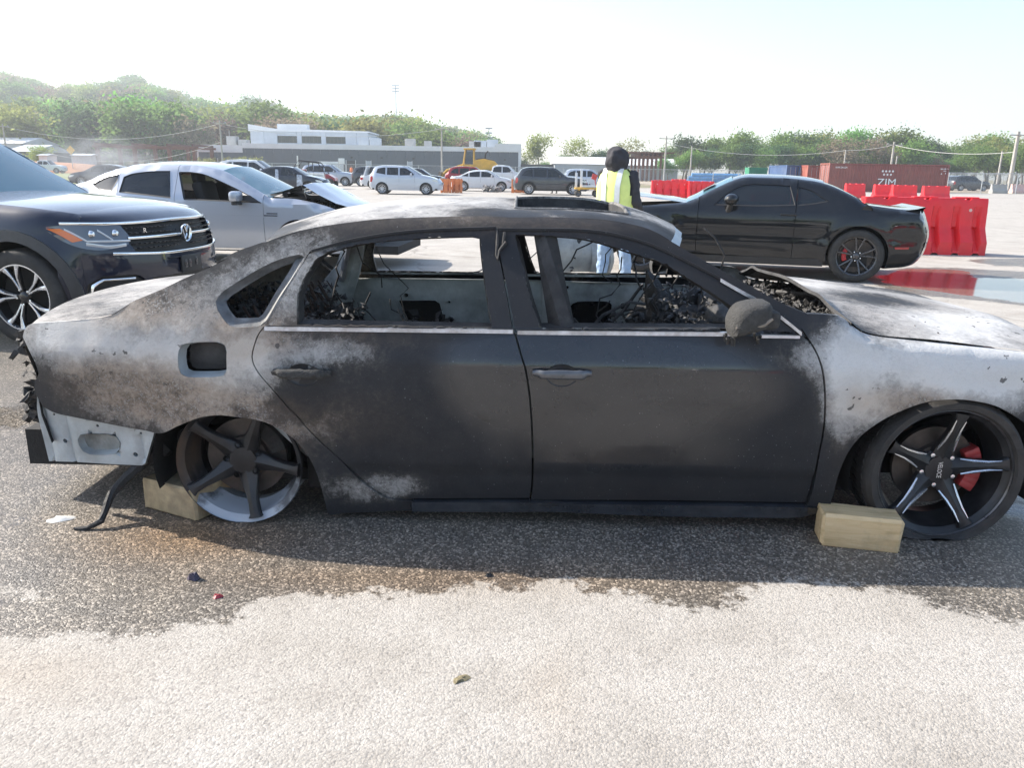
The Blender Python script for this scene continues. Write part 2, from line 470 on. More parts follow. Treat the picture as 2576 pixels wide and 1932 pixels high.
# the land beyond the lot: dirt, dead grass
far = ramp(gm, mth(gm, 'ADD', mth(gm, 'MULTIPLY', sep.outputs[1], .01), mth(gm, 'MULTIPLY', nst, .06)), [(.80, 0.0), (.86, 1.0)])
land = ramp(gm, tex_noise(gm, .09, 5, .6, o), [(.35, (.10, .12, .045)), (.5, (.22, .19, .11)), (.65, (.33, .25, .17))])
c1 = mix(gm, far, c1, land)
# pits, stains, tyre marks and cracks of an old lot
pit = ramp(gm, tex_noise(gm, 62, 3, .6, o), [(.30, .68), (.38, 1.0)]); c1 = mix(gm, 1.0, c1, pit, 'MULTIPLY')
crk = nd(gm, 'ShaderNodeTexVoronoi', feature='DISTANCE_TO_EDGE', i_Scale=.28); cw_ = nd(gm, 'ShaderNodeVectorMath', operation='MULTIPLY_ADD'); cw_.inputs[1].default_value = (1.2, 1.2, 0); nw2 = nd(gm, 'ShaderNodeTexNoise', i_Scale=.9, i_Detail=5.0); ln(gm, o, nw2.inputs['Vector']); ln(gm, nw2.outputs['Color'], cw_.inputs[0]); ln(gm, o, cw_.inputs[2]); ln(gm, cw_.outputs[0], crk.inputs['Vector'])
c1 = mix(gm, mth(gm, 'MULTIPLY', ramp(gm, crk.outputs['Distance'], [(.0, 1.0), (.004, .7), (.008, 0.0)]), mth(gm, 'MULTIPLY', ramp(gm, nst, [(.42, 0.0), (.55, .55)]), ramp(gm, mth(gm, 'MULTIPLY', sep.outputs[1], .05), [(.3, 0.0), (.4, 1.0)]))), c1, (.12, .105, .09))
mpt = nd(gm, 'ShaderNodeMapping'); mpt.inputs['Scale'].default_value = (.05, 1.1, 1); mpt.inputs['Rotation'].default_value = (0, 0, .08); ln(gm, o, mpt.inputs['Vector'])
c1 = mix(gm, ramp(gm, tex_noise(gm, 1.0, 5, .6, mpt.outputs[0]), [(.54, 0.0), (.68, .35)]), c1, (.20, .18, .16))
ln(gm, c1, P(gm).inputs['Base Color'])
pm = ramp(gm, mth(gm, 'ADD', pv, mth(gm, 'ADD', mth(gm, 'MULTIPLY', mth(gm, 'SUBTRACT', nm, .5), .5), mth(gm, 'MULTIPLY', mth(gm, 'SUBTRACT', nb, .5), 1.3))), [(.42, 0.0), (.62, 1.0)])
rgh = mix(gm, wm, (.95, .95, .95), (.42, .42, .42)); rgh = mix(gm, pm, rgh, (.075, .075, .075))
ln(gm, rgh, P(gm).inputs['Roughness'])
hgt = mth(gm, 'ADD', mth(gm, 'MULTIPLY', mth(gm, 'SUBTRACT', 1.0, v1.outputs['Distance']), .7), mth(gm, 'MULTIPLY', tex_noise(gm, 320, 2, .6, o), .6))
hgt = mth(gm, 'ADD', hgt, mth(gm, 'MULTIPLY', nf, .5))
bn = nd(gm, 'ShaderNodeBump', i_Distance=.0035); ln(gm, hgt, bn.inputs['Height'])
ln(gm, mth(gm, 'SUBTRACT', .7, mth(gm, 'MULTIPLY', pm, .67)), bn.inputs['Strength'])
ln(gm, bn.outputs[0], P(gm).inputs['Normal'])
go = link('ground', gme, gm, None, 180); tag(go, 'pale asphalt lot, dry with dark wet patches', 'ground', kind='structure')
# ================================================================== burnt sedan
_ga, _gb = ground(612, 1316), ground(2352, 1353); _yw = math.atan2(_gb.y - _ga.y, _gb.x - _ga.x)
BX = Frame(_ga.x - math.sin(_yw) * .885, _ga.y + math.cos(_yw) * .885, _yw)
b_plan = smooth_tab([(-1.3, .62), (-1.08, .72), (-.9, .80), (-.6, .868), (0, .905), (.6, .9175), (2.2, .9175), (2.8, .905), (3.2, .86), (3.45, .79), (3.7, .64), (3.9, .5)], .08)
b_sect = smooth_tab([(0, .90), (.1, .93), (.2, .957), (.4, .986), (.58, 1.0), (.705, .999), (.72, .992), (.81, .958), (.86, .925), (1.00, .835), (1.20, .70), (1.26, .62), (1.31, .50), (1.35, .38)], .008)
def bY(x, z): return b_plan(np.asarray(x)) * b_sect(np.asarray(z))
def tr(px): return BX.trace(px, bY, -1)

# where the fire left ash, bare grey metal, brown scale or paint (traced in side view)
def pxblobs(lst):
    out = []
    for (x, y, rx, ry, v) in lst:
        (cx_, cz_), = tr([(x, y)]); out.append((cx_, cz_, rx / 640., ry / 640., v))
    return out
ASH = pxblobs([(330, 800, 330, 110, .55), (150, 850, 140, 70, .6), (420, 880, 220, 50, .42), (540, 960, 120, 70, .6), (640, 900, 60, 90, .5), (300, 1010, 200, 90, .36), (560, 1060, 260, 60, .24), (760, 1180, 90, 90, .18), (1000, 1000, 220, 160, .10), (1250, 1180, 300, 120, .07), (1000, 870, 200, 40, .12),
    (700, 700, 150, 90, .42), (620, 1090, 200, 50, .12), (690, 1250, 60, 40, .35), (900, 1240, 120, 50, .3), (1000, 1225, 90, 35, .42), (790, 890, 130, 40, .26), (850, 1000, 120, 150, .1),
    (2130, 980, 60, 130, .75), (2250, 900, 260, 60, .75), (2420, 960, 200, 80, .55), (2200, 1020, 80, 60, .5), (2140, 830, 60, 60, .45), (2576, 930, 200, 80, .7), (2900, 930, 300, 100, .6),
    (1180, 560, 600, 40, .22), (800, 620, 120, 50, .2)])
BRN = pxblobs([(560, 1050, 260, 70, .9), (330, 760, 220, 90, .8), (620, 850, 110, 60, .9), (240, 960, 200, 90, .7), (450, 960, 160, 90, .5), (900, 830, 200, 50, .7), (1000, 1050, 260, 160, .35), (2300, 1010, 200, 50, .8), (1180, 570, 700, 60, .6), (640, 1130, 140, 100, .6), (1900, 700, 260, 110, .5), (2120, 1150, 90, 160, .4), (1600, 1250, 420, 110, .35)])
GLS = pxblobs([(1560, 960, 360, 100, 1.3), (1560, 1150, 400, 200, .65), (1450, 880, 300, 40, .6), (1250, 960, 120, 110, .5), (1300, 1330, 500, 30, .4)])
def fblob(lst, base=0.0):
    def f(X, Z):
        r = np.full(len(X), base)
        for cx_, cz_, rx, rz, v in lst: r = r + v * np.exp(-((X - cx_) / rx) ** 2 - ((Z - cz_) / rz) ** 2)
        return np.clip(r, 0, 1.3)
    return f
b_attr = dict(ash=fblob(ASH, .05), brn=fblob(BRN), gls=fblob(GLS))

bm_ = base_mat('burnt_sheet_metal', (.1, .1, .1), .7); o = objco(bm_)
A = lambda n: nd(bm_, 'ShaderNodeAttribute', attribute_name=n).outputs['Fac']
n1 = tex_noise(bm_, 4.5, 9, .7, o); n2 = tex_noise(bm_, 48, 7, .75, o); n3 = tex_noise(bm_, 1.9, 6, .65, o); n4 = tex_noise(bm_, 150, 3, .7, o); n5 = tex_noise(bm_, 15, 8, .72, o, .7)
cen = lambda n, k: mth(bm_, 'MULTIPLY', mth(bm_, 'SUBTRACT', n, .5), k)
A0 = A('ash'); B0 = A('brn')
ashv = mth(bm_, 'ADD', mth(bm_, 'ADD', mth(bm_, 'MULTIPLY', A0, 1.08), cen(n1, 1.05)), mth(bm_, 'ADD', cen(n5, .85), cen(n2, .6)))
edge = mth(bm_, 'MULTIPLY', A0, 2.4, True)
ashv = mth(bm_, 'MULTIPLY', ashv, edge)
c = ramp(bm_, ashv, [(.0, (.018, .019, .022)), (.14, (.027, .028, .031)), (.24, (.045, .043, .041)), (.31, (.075, .072, .069)), (.36, (.15, .145, .138)), (.48, (.20, .194, .185)), (.55, (.29, .282, .27)), (.72, (.36, .35, .335)), (1.0, (.60, .59, .57))])
bw = mth(bm_, 'MULTIPLY', ramp(bm_, mth(bm_, 'MULTIPLY', B0, mth(bm_, 'ADD', mth(bm_, 'MULTIPLY', n5, .8), mth(bm_, 'MULTIPLY', n3, .7))), [(.2, 0.0), (.62, 1.0)]), .85)
c = mix(bm_, bw, c, ramp(bm_, ashv, [(.0, (.030, .024, .020)), (.3, (.085, .062, .046)), (.6, (.27, .205, .15)), (1.0, (.50, .42, .34))]))
# flaking scale: sharp little islands where ash and bare metal meet
fl = nd(bm_, 'ShaderNodeTexVoronoi', i_Scale=170.0); fw = nd(bm_, 'ShaderNodeVectorMath', operation='MULTIPLY_ADD'); fw.inputs[1].default_value = (.05, .05, .05); fn = nd(bm_, 'ShaderNodeTexNoise', i_Scale=42.0, i_Detail=4.0); ln(bm_, o, fn.inputs['Vector']); ln(bm_, fn.outputs['Color'], fw.inputs[0]); ln(bm_, o, fw.inputs[2]); ln(bm_, fw.outputs[0], fl.inputs['Vector'])
fsep = nd(bm_, 'ShaderNodeSeparateColor'); ln(bm_, fl.outputs['Color'], fsep.inputs[0])
midm = ramp(bm_, ashv, [(.14, 0.0), (.3, 1.0), (.5, .8), (.7, .1)])
midm = mth(bm_, 'MULTIPLY', midm, ramp(bm_, A0, [(.28, .12), (.55, 1.0)]))
lite = mth(bm_, 'MULTIPLY', midm, ramp(bm_, mth(bm_, 'ADD', fsep.outputs[0], cen(n5, .8)), [(.78, 0.0), (.84, 1.0)])); c = mix(bm_, mth(bm_, 'MULTIPLY', lite, .5), c, (.46, .46, .455))
dark_ = mth(bm_, 'MULTIPLY', midm, ramp(bm_, mth(bm_, 'ADD', fsep.outputs[1], cen(n1, .8)), [(.15, 1.0), (.17, 0.0)])); c = mix(bm_, mth(bm_, 'MULTIPLY', dark_, .5), c, (.035, .032, .03))
# dark curled chips left on the whitened wing
ck = nd(bm_, 'ShaderNodeTexVoronoi', i_Scale=26.0); ln(bm_, fw.outputs[0], ck.inputs['Vector']); cks = nd(bm_, 'ShaderNodeSeparateColor'); ln(bm_, ck.outputs['Color'], cks.inputs[0])
chip_ = mth(bm_, 'MULTIPLY', mth(bm_, 'MULTIPLY', ramp(bm_, cks.outputs[2], [(.12, 1.0), (.13, 0.0)]), ramp(bm_, mth(bm_, 'ADD', ck.outputs['Distance'], cen(n2, .5)), [(.20, 1.0), (.24, 0.0)])), ramp(bm_, A0, [(.3, 0.0), (.55, .8)])); c = mix(bm_, chip_, c, (.05, .046, .042))
# specks of foam dust on the dark doors
sp_v = nd(bm_, 'ShaderNodeTexVoronoi', i_Scale=46.0); ln(bm_, o, sp_v.inputs['Vector']); c = mix(bm_, mth(bm_, 'MULTIPLY', ramp(bm_, sp_v.outputs['Distance'], [(.05, 1.0), (.085, 0.0)]), ramp(bm_, n1, [(.45, .0), (.6, .6)])), c, (.40, .41, .43))
spk = ramp(bm_, n4, [(.64, 0.0), (.74, 1.0)]); c = mix(bm_, mth(bm_, 'MULTIPLY', spk, .12), c, (.40, .40, .41))
nsk = nd(bm_, 'ShaderNodeMapping'); nsk.inputs['Scale'].default_value = (34, 34, 1.3); ln(bm_, o, nsk.inputs['Vector'])
stk = ramp(bm_, tex_noise(bm_, 1.0, 5, .7, nsk.outputs[0]), [(.66, 0.0), (.78, 1.0)])
c = mix(bm_, mth(bm_, 'MULTIPLY', stk, mth(bm_, 'ADD', .05, mth(bm_, 'MULTIPLY', A0, .3))), c, (.25, .24, .235))
# dull drying stains on the doors
c = mix(bm_, ramp(bm_, n3, [(.48, 0.0), (.60, .30)]), c, mix(bm_, .5, c, (.055, .050, .047)))
ln(bm_, c, P(bm_).inputs['Base Color'])
gl = ramp(bm_, mth(bm_, 'ADD', A('gls'), mth(bm_, 'MULTIPLY', mth(bm_, 'SUBTRACT', n1, .5), .5)), [(.35, 0.0), (.75, 1.0)])
ln(bm_, mix(bm_, gl, ramp(bm_, n1, [(.3, .5), (.7, .78)]), (.09, .09, .09)), P(bm_).inputs['Roughness'])
P(bm_).inputs['Specular IOR Level'].default_value = .3
ln(bm_, mth(bm_, 'MULTIPLY', gl, .9), P(bm_).inputs['Coat Weight'])
hb = mth(bm_, 'ADD', mth(bm_, 'ADD', n2, mth(bm_, 'MULTIPLY', n4, .4)), mth(bm_, 'MULTIPLY', lite, .8))
bn = nd(bm_, 'ShaderNodeBump', i_Distance=.004); ln(bm_, hb, bn.inputs['Height']); ln(bm_, mth(bm_, 'MULTIPLY', mth(bm_, 'SUBTRACT', 1.0, gl), mth(bm_, 'ADD', .15, mth(bm_, 'MULTIPLY', A('ash'), .75))), bn.inputs['Strength'])
ln(bm_, bn.outputs[0], P(bm_).inputs['Normal'])
BURN = bm_
CHAR = worn('charred_black', (.022, .021, .021), .75, 0, .6, 14, .6, 70, (.16, .155, .15), .35)
CHARL = worn('charred_flakes', (.045, .044, .045), .55, .1, .8, 30, .8, 90, (.30, .29, .28), .6)
RUST = worn('rusted_steel', (.22, .10, .05), .8, 0, .5, 12, .4, 60, (.04, .03, .028), .8)
ALUM = worn('heat_dulled_trim', (.52, .55, .60), .35, .8, .25, 25, .2, 80, (.2, .18, .17), .7)
INNER = worn('grey_primer_metal', (.44, .465, .45), .6, 0, .35, 6, .3, 40, (.05, .047, .043), 1.0)
GALV = worn('galvanised_metal', (.42, .46, .48), .5, .25, .25, 7, .2, 50, (.20, .18, .15), .7)
UNDER = worn('sooty_underbody', (.018, .017, .016), .85, 0, .5, 9, .4, 40)

car = BX.empty('burnt_sedan', 'burnt-out dark sedan without glass, propped on wood blocks', 'car')
def bp(name, px, side=-1, holes=(), mat=None, parent=None, **kw):
    kw.setdefault('attrs', b_attr); kw.setdefault('step', .025)
    return panel(name, px, mat or BURN, parent or car, bY, side, holes, **kw)

# --- outlines in side view
door_rear_edge = ZI((1372, 462), (1340, 510), (1315, 590), (1315, 640), (1345, 700), (1420, 790), (1500, 880), (1600, 985)) + ZM((300, 620), (500, 850), (700, 1040), (830, 1170), (930, 1250), (1020, 1305), (1130, 1325))
sill_top = ZM((1210, 1328), (2030, 1326)) + ZN((500, 1258), (1000, 1262), (1500, 1268), (1905, 1277))
arch_r = ZM((630, 1418), (600, 1300), (560, 1150), (490, 1000), (400, 890), (300, 820), (200, 775), (100, 748)) + ZI((1244, 925), (1150, 915), (1060, 925), (990, 950), (930, 975), (850, 1010))
quart_bot = ZI((745, 1000), (600, 975), (400, 935), (290, 912), (225, 880))
quart_back = ZI((185, 810), (178, 765), (203, 705), (190, 660), (155, 590), (135, 545), (118, 512), (130, 470))
quart_top = ZI((160, 446), (250, 438), (450, 422), (580, 400), (640, 362), (700, 325), (850, 262), (950, 213), (1060, 165), (1200, 98)) + ZJ((100, 590), (250, 510), (380, 462), (470, 438))
roof_rear_corner = ZJ((470, 438))[0]
drip = ZJ((772, 505), (860, 470), (1100, 410), (1500, 355), (2060, 330)) + ZK((300, 300), (700, 312), (900, 345), (1000, 372), (1200, 452), (1500, 605), (1800, 765), (1990, 935))
cpillar_edge = ZJ((460, 1030), (610, 770), (765, 520))           # rear edge of the rear door frame

q2 = tr(quart_top); 
# quarter panel: door edge, arch, tail, deck line, rear pillar
sill_end = ZM((640, 1420), (700, 1415), (1000, 1402), (1210, 1395), (1210, 1330))
quarter_out = tr(door_rear_edge + ZM((1205, 1330), (1205, 1396), (1000, 1402), (700, 1415)) + arch_r + quart_bot + quart_back + quart_top) + \
    tr(ZJ((640, 455), (772, 505))) + tr(ZJ((762, 522), (612, 770), (462, 1026)))
qwin = tr(ZJ((118, 850), (128, 905), (165, 968), (215, 1022), (300, 1032), (425, 1022), (470, 985), (560, 830), (650, 690), (735, 540), (700, 525), (560, 560), (420, 625), (270, 715), (160, 790)))
fuel = tr(ZI((932, 585), (955, 552), (1000, 542), (1130, 540), (1170, 556), (1182, 590), (1182, 690), (1165, 715), (1120, 722), (980, 722), (945, 705), (932, 670)))
def dent(X, Z):  # heat-buckled skin
    return np.array([.006 * noise.noise(Vector((x * 4.0, 0, z * 4.0))) + .003 * noise.noise(Vector((x * 11, 3, z * 11))) for x, z in zip(X, Z)])
def flare_r(X, Z):
    d = dist_line(tr(arch_r), X, Z, False); return dent(X, Z) + .018 * np.exp(-(d / .05) ** 2)
for side in (-1, 1):
    bp('quarter_panel', quarter_out, side, [qwin, fuel] if side < 0 else [qwin], warp=flare_r, thick=.035)
# recessed frame of the small side window
def ring(name, outer, k, depth, side, mat, parent, Yf=bY, w2=None, y_out=0.0):
    O = rs_line(outer, .03); n = len(O); c = np.mean(O, 0)
    inn = []
    for i in range(n):
        t = O[(i + 1) % n] - O[i - 1]; nn = np.array([-t[1], t[0]]); nn /= np.linalg.norm(nn) + 1e-9
        q = O[i] + nn * k
        if not inside(O, np.array([q[0]]), np.array([q[1]]))[0]: q = O[i] - nn * k
        inn.append(q)
    rows = [[(p[0], side * (float(Yf(p[0], p[1])) + y_out), p[1]) for p in O], [(.5 * (p[0] + q[0]), side * (float(Yf(p[0], p[1])) - depth * .75), .5 * (p[1] + q[1])) for p, q in zip(O, inn)],
            [(q[0], side * (float(Yf(p[0], p[1])) - depth), q[1]) for p, q in zip(O, inn)]]
    return grid(name, rows, mat, parent, 50, closed=True), inn
QF = worn('sooty_window_flange', (.13, .135, .14), .6, 0, .5, 14, .3, 60, (.03, .03, .03), .8)
for side in (-1, 1): ring('window_frame', qwin, .03, .035, side, QF, car)
# fuel filler pocket
fp, fin = ring('filler_pocket', fuel, .012, .05, -1, GALV, car)
panel('filler_pocket_back', [tuple(p) for p in fin], CHAR, car, lambda x, z: bY(x, z) - .085, -1, attrs=None, thick=.0)

# --- doors
mid_seam = ZK((118, 302), (130, 440), (170, 640), (228, 930)) + ZN((30, 300), (60, 400), (88, 600), (104, 900), (100, 1150), (88, 1252))
rear_door_low = tr(ZI((1375, 463)) + door_rear_edge[1:] + ZM((1210, 1320), (2028, 1318))) 
ms = tr(mid_seam)
g_ = .004
def shift(pts, dx, dz=0): return [(p[0] + dx, p[1] + dz) for p in pts]
belt_r = tr(ZM((183, 142), (1000, 152), (1915, 160)))
belt_f = tr(ZN((0, 157), (700, 165), (1420, 172), (1900, 190)))
low_seam = ms[3:]; up_seam = ms[:4]
rear_door = shift(tr(door_rear_edge), .005) + tr(ZM((1215, 1320), (2026, 1316))) + shift(low_seam[::-1], -g_) + belt_r[::-1][1:]
front_edge = tr(ZN((1880, 165), (1960, 270), (2005, 400), (2020, 560), (2015, 750), (1980, 950), (1940, 1150), (1905, 1270)))
front_door = shift(low_seam, g_)[0:] + tr(ZN((100, 1250), (1000, 1254), (1900, 1268))) + shift(front_edge[::-1], -.005) + belt_f[::-1][1:]
def lip(zc, amp, w):  # the bottom crease of the doors
    return lambda X, Z: amp * np.clip((zc - Z) / w, 0, 1)
rd, fd = [], []
for side in (-1, 1):
    rd.append(bp('rear_door', rear_door, side, thick=.03, warp=lambda X, Z: .4 * dent(X, Z) - lip(.27, .012, .03)(X, Z)))
    fd.append(bp('front_door', front_door, side, thick=.03, warp=lambda X, Z: .15 * dent(X, Z) - lip(.27, .012, .03)(X, Z)))
# belt mouldings (aluminium, scorched)
def strip(name, line, w, side, mat, parent, proud=.008, Yf=bY, step=.04, dep=.02):
    L = rs_line(line, step, False)
    rows = []
    for p in L:
        y = float(Yf(p[0], p[1])) + proud
        rows.append([(p[0], side * (y - dep), p[1] + w * .5), (p[0], side * y, p[1] + w * .42), (p[0], side * y, p[1] - w * .42), (p[0], side * (y - dep), p[1] - w * .5)])
    return grid(name, rows, mat, parent, 30)
for i, side in enumerate((-1, 1)):
    strip('belt_moulding', tr(ZM((183, 128), (1000, 138), (1910, 149))), .017, side, ALUM, rd[i])
    strip('belt_moulding', tr(ZN((5, 146), (700, 152), (1425, 158))), .017, side, ALUM, fd[i])
    strip('belt_moulding', tr(ZN((1600, 172), (1730, 174), (1850, 176))), .012, side, ALUM, fd[i])
# window frames of the doors
rw_out = tr(ZJ((470, 1020), (612, 775), (768, 522), (860, 484), (1100, 424), (1500, 370), (1980, 348), (2075, 345)) + ZK((130, 440), (168, 640), (218, 925)) )
rw_in = tr(ZJ((682, 1012), (690, 800), (762, 640), (835, 545), (920, 502), (1200, 440), (1500, 415), (1900, 400), (1958, 415), (1985, 660), (2040, 1040), (1400, 1030)))
fw_out = tr(ZK((128, 320), (300, 314), (700, 326), (900, 358), (1000, 386), (1200, 466), (1500, 620), (1800, 780), (1985, 945), (1700, 938), (1000, 932), (236, 930), (178, 640), (138, 440)))
fw_in = tr(ZK((392, 925), (330, 740), (236, 350), (300, 346), (420, 350), (620, 366), (750, 392), (950, 455), (1150, 522), (1300, 608), (1550, 770), (1640, 860), (1640, 932), (1000, 928)))
def ragged(pts, amp, seed):
    L = rs_line(pts, .012); return [(p[0] + amp * noise.noise(Vector((p[0] * 55, seed, p[1] * 55))), p[1] + amp * noise.noise(Vector((p[0] * 61, seed + 5, p[1] * 61)))) for p in L]
for i, side in enumerate((-1, 1)):
    a = bp('window_frame', rw_out, side, [ragged(rw_in, .007, 1)], parent=rd[i], off=.003, thick=.05, bstep=.014)
    a = bp('window_frame', fw_out, side, [ragged(fw_in, .007, 4)], parent=fd[i], off=.003, thick=.05, bstep=.014)
    # second, inner frame of the opening, black with soot
    ring('window_channel', rw_in, .010, .07, side, CHAR, rd[i], y_out=-.02); ring('window_channel', fw_in, .010, .07, side, CHAR, fd[i], y_out=-.02)
    strip('window_moulding', tr(ZJ((790, 500), (1100, 417), (1500, 362), (2060, 339))), .012, side, ALUM if False else BURN, rd[i], proud=.012)
    strip('window_moulding', tr(ZK((135, 310), (700, 320), (1000, 380), (1200, 460), (1500, 613))), .012, side, BURN, fd[i], proud=.012)
    strip('window_moulding', tr(ZK((1500, 622), (1600, 680), (1720, 745))), .016, side, ALUM, fd[i], proud=.014)
    strip('window_moulding', tr(ZK((1870, 850), (1940, 905), (2000, 955))), .016, side, ALUM, fd[i], proud=.016)
# rear divider bar in rear door window
strip('window_divider', tr(ZJ((690, 760), (668, 880), (668, 1010))), .03, -1, CHAR, rd[0], proud=-.02)

# --- sill
sill_bot = ZM((640, 1412), (1100, 1400), (1700, 1398), (2212, 1398)) + ZN((400, 1322), (1000, 1345), (1500, 1352), (1850, 1350), (2020, 1306))
sill_out = tr(ZM((1210, 1332), (2030, 1330)) + ZN((500, 1262), (1000, 1267), (1500, 1273), (1905, 1282), (2020, 1298), (1850, 1350), (1500, 1352), (1000, 1345), (400, 1322)) + ZM((2212, 1398), (1700, 1398), (1210, 1396)))
for side in (-1, 1):
    bp('sill', sill_out, side, mat=MATS.get('sill_paint') or worn('sill_paint', (.028, .032, .040), .22, 0, .4, 7, .05, 60, (.10, .10, .10), .5, coat=.7), thick=.06, warp=lambda X, Z: .012 + .018 * np.sin(np.clip((Z - .10) / .1, 0, 1) * math.pi))

# --- front wing
arch_f = ZL((212, 1316), (225, 1250), (270, 1110), (330, 1000), (430, 910), (560, 840), (700, 795), (850, 785), (1000, 810), (1100, 858), (1200, 930), (1260, 1010))
fender_top = ZL((100, 470), (62, 415), (50, 396), (90, 372), (180, 372), (275, 384), (330, 425), (390, 468), (480, 492), (700, 518), (1171, 566), (1330, 590))
fe = tr(front_edge_px) if False else front_edge
fender_tail = [(3.30, .60), (3.42, .56), (3.50, .50), (3.42, .42), (3.2, .36)]
ftop = tr(fender_top)
fender_out = shift(fe[::-1], .003) [:-1] + ftop + [(3.42, ftop[-1][1] - .03), (3.52, .58), (3.50, .45)] + tr(arch_f)[::-1] + tr(ZL((108, 1312)))
def flare_f(X, Z):
    d = dist_line(tr(arch_f), X, Z, False); return .7 * dent(X, Z) + .016 * np.exp(-(d / .06) ** 2)
for side in (-1, 1):
    bp('front_wing', fender_out, side, warp=flare_f, thick=.03, round_line=ftop[5:], roundr=.035)

# --- roof: rails from the drip line up, then the skin
drip2 = tr(drip)
dx = np.array([p[0] for p in drip2]); dz = np.array([p[1] for p in drip2])
rail_low = [(x, z - .018) for x, z in drip2]
# the roof line seen from the side: rear corner, crown, windscreen corner, pillar foot
rail_top_px = ZJ((470, 438), (560, 405), (700, 362), (900, 322), (1200, 285), (1500, 268), (2000, 258)) + ZK((200, 238), (500, 236), (800, 255), (1000, 290), (1110, 330), (1200, 385), (1340, 468), (1600, 612), (1900, 775), (2040, 832))
rail_top = tr(rail_top_px)
rail_out = tr(ZJ((640, 455), (772, 505))) + rail_low[1:] + rail_top[::-1]
def rail_round(X, Z): return np.zeros(len(X))
for side in (-1, 1):
    bp('roof_rail', rail_out, side, thick=.04, step=.02, smooth=True)
L = rs_line(rail_top[:13], .03, False)         # rear corner .. windscreen header
def ashroof(A):
    x, y = A[:, 0], A[:, 1]
    nn_ = np.array([noise.fractal(Vector((a * 2.6, b * 3.4, 4)), 1.0, 2.0, 4) for a, b in zip(x, y)])
    return np.clip(.34 + .50 * np.exp(-((x - .55) / .5) ** 2) - .28 * np.exp(-((y + .58) / .16) ** 2) + .25 * np.exp(-((x - 1.95) / .2) ** 2) + .12 * (y > .1) + .42 * nn_, 0, 1.2)
roof_x0, roof_x1 = L[0][0], L[-1][0]
SR = (L[0][0], 0)
s0 = tr(ZK((165, 160)))[0][0] + .03; s1 = tr(ZK((830, 200)))[0][0] + .07
nt = 49; rows = []
def roof_pt(p, t):
    ye = float(bY(p[0], p[1])); u = (p[0] - roof_x0) / (roof_x1 - roof_x0)
    crown = .055 * (1 - abs(t) ** 2.4)
    bow = .10 * (1 - t * t)
    f = np.clip((u - .85) / .15, 0, 1); g = np.clip((.12 - u) / .12, 0, 1)
    sr_dip = -.016 * math.exp(-((t + .60) / .16) ** 2) * math.exp(-((p[0] - .5 * (s0 + s1)) / (.62 * (s1 - s0))) ** 4) + .012 * math.exp(-((t - .55) / .2) ** 2) * math.exp(-((p[0] - .5 * (s0 + s1)) / (.6 * (s1 - s0))) ** 4)
    return (p[0] + bow * (f * f) - .05 * (1 - t * t) * g * g, ye * t, p[1] + sr_dip + crown * (1 - .35 * f * f - .2 * g) + .004 * noise.noise(Vector((p[0] * 3, t * 3, 0))))
for p in L: rows.append([roof_pt(p, -1 + 2 * k / (nt - 1)) for k in range(nt)])
def in_sr(i, j):
    return s0 < L[i][0] < s1 and abs((j + .5) / (nt - 1) * 2 - 1) < .62
roof = grid('roof', rows, BURN, car, 60, attrs=dict(ash=ashroof, brn=lambda A: .3 + 0 * A[:, 0], gls=lambda A: 0 * A[:, 0]), hole=in_sr)
# sunroof: raised lip, tray walls, guide rails
ii = [i for i in range(len(L)) if s0 < L[i][0] < s1]; i0, i1 = ii[0], ii[-1] + 1
jj = [j for j in range(nt - 1) if abs((j + .5) / (nt - 1) * 2 - 1) < .62]; j0, j1 = jj[0], jj[-1] + 1
loop = [rows[i0][j] for j in range(j0, j1 + 1)] + [rows[i][j1] for i in range(i0 + 1, i1 + 1)] + [rows[i1][j] for j in range(j1 - 1, j0 - 1, -1)] + [rows[i][j0] for i in range(i1 - 1, i0, -1)]
cc = Vector((sum(p[0] for p in loop) / len(loop), 0, 0))
def inset_loop(k, dz): return [(p[0] + (cc.x - p[0]) * k, p[1] * (1 - k), p[2] + dz) for p in loop]
grid('sunroof_frame', [inset_loop(-.03, .001), inset_loop(-.018, .007), inset_loop(.006, .007), inset_loop(.014, -.004)], BURN, car, 50,
     attrs=dict(ash=lambda A: .40 + 0 * A[:, 0], brn=lambda A: .3 + 0 * A[:, 0], gls=lambda A: 0 * A[:, 0]), closed=True)
grid('sunroof_well', [inset_loop(.014, -.004), inset_loop(.02, -.07), inset_loop(.07, -.085), inset_loop(.08, -.10)], CHAR, car, 50, closed=True)
zt = rows[i0][nt // 2][2]
m = MB()
for t in (-.34, .36): m.box((cc.x, t, zt - .10), (s1 - s0 - .1, .035, .03))
m.box((s0 + .12, 0, zt - .095), (.05, .8, .03)); m.box((cc.x + .06, 0, zt - .095), (.035, .74, .035))
m.build('sunroof_rail', CHAR, car)
mb = MB()
for k in range(26):
    a = rnd.uniform(s0 + .02, s0 + .35); b = rnd.uniform(-.3, .45); mb.box((a, b, zt - .095 + rnd.uniform(-.02, .02)), (rnd.uniform(.02, .09), rnd.uniform(.02, .08), .012), Matrix.Rotation(rnd.uniform(0, 3), 3, 'Z') @ Matrix.Rotation(rnd.uniform(-.5, .5), 3, 'X'))
tag(mb.build('sunroof_debris', CHARL, car), kind='stuff')
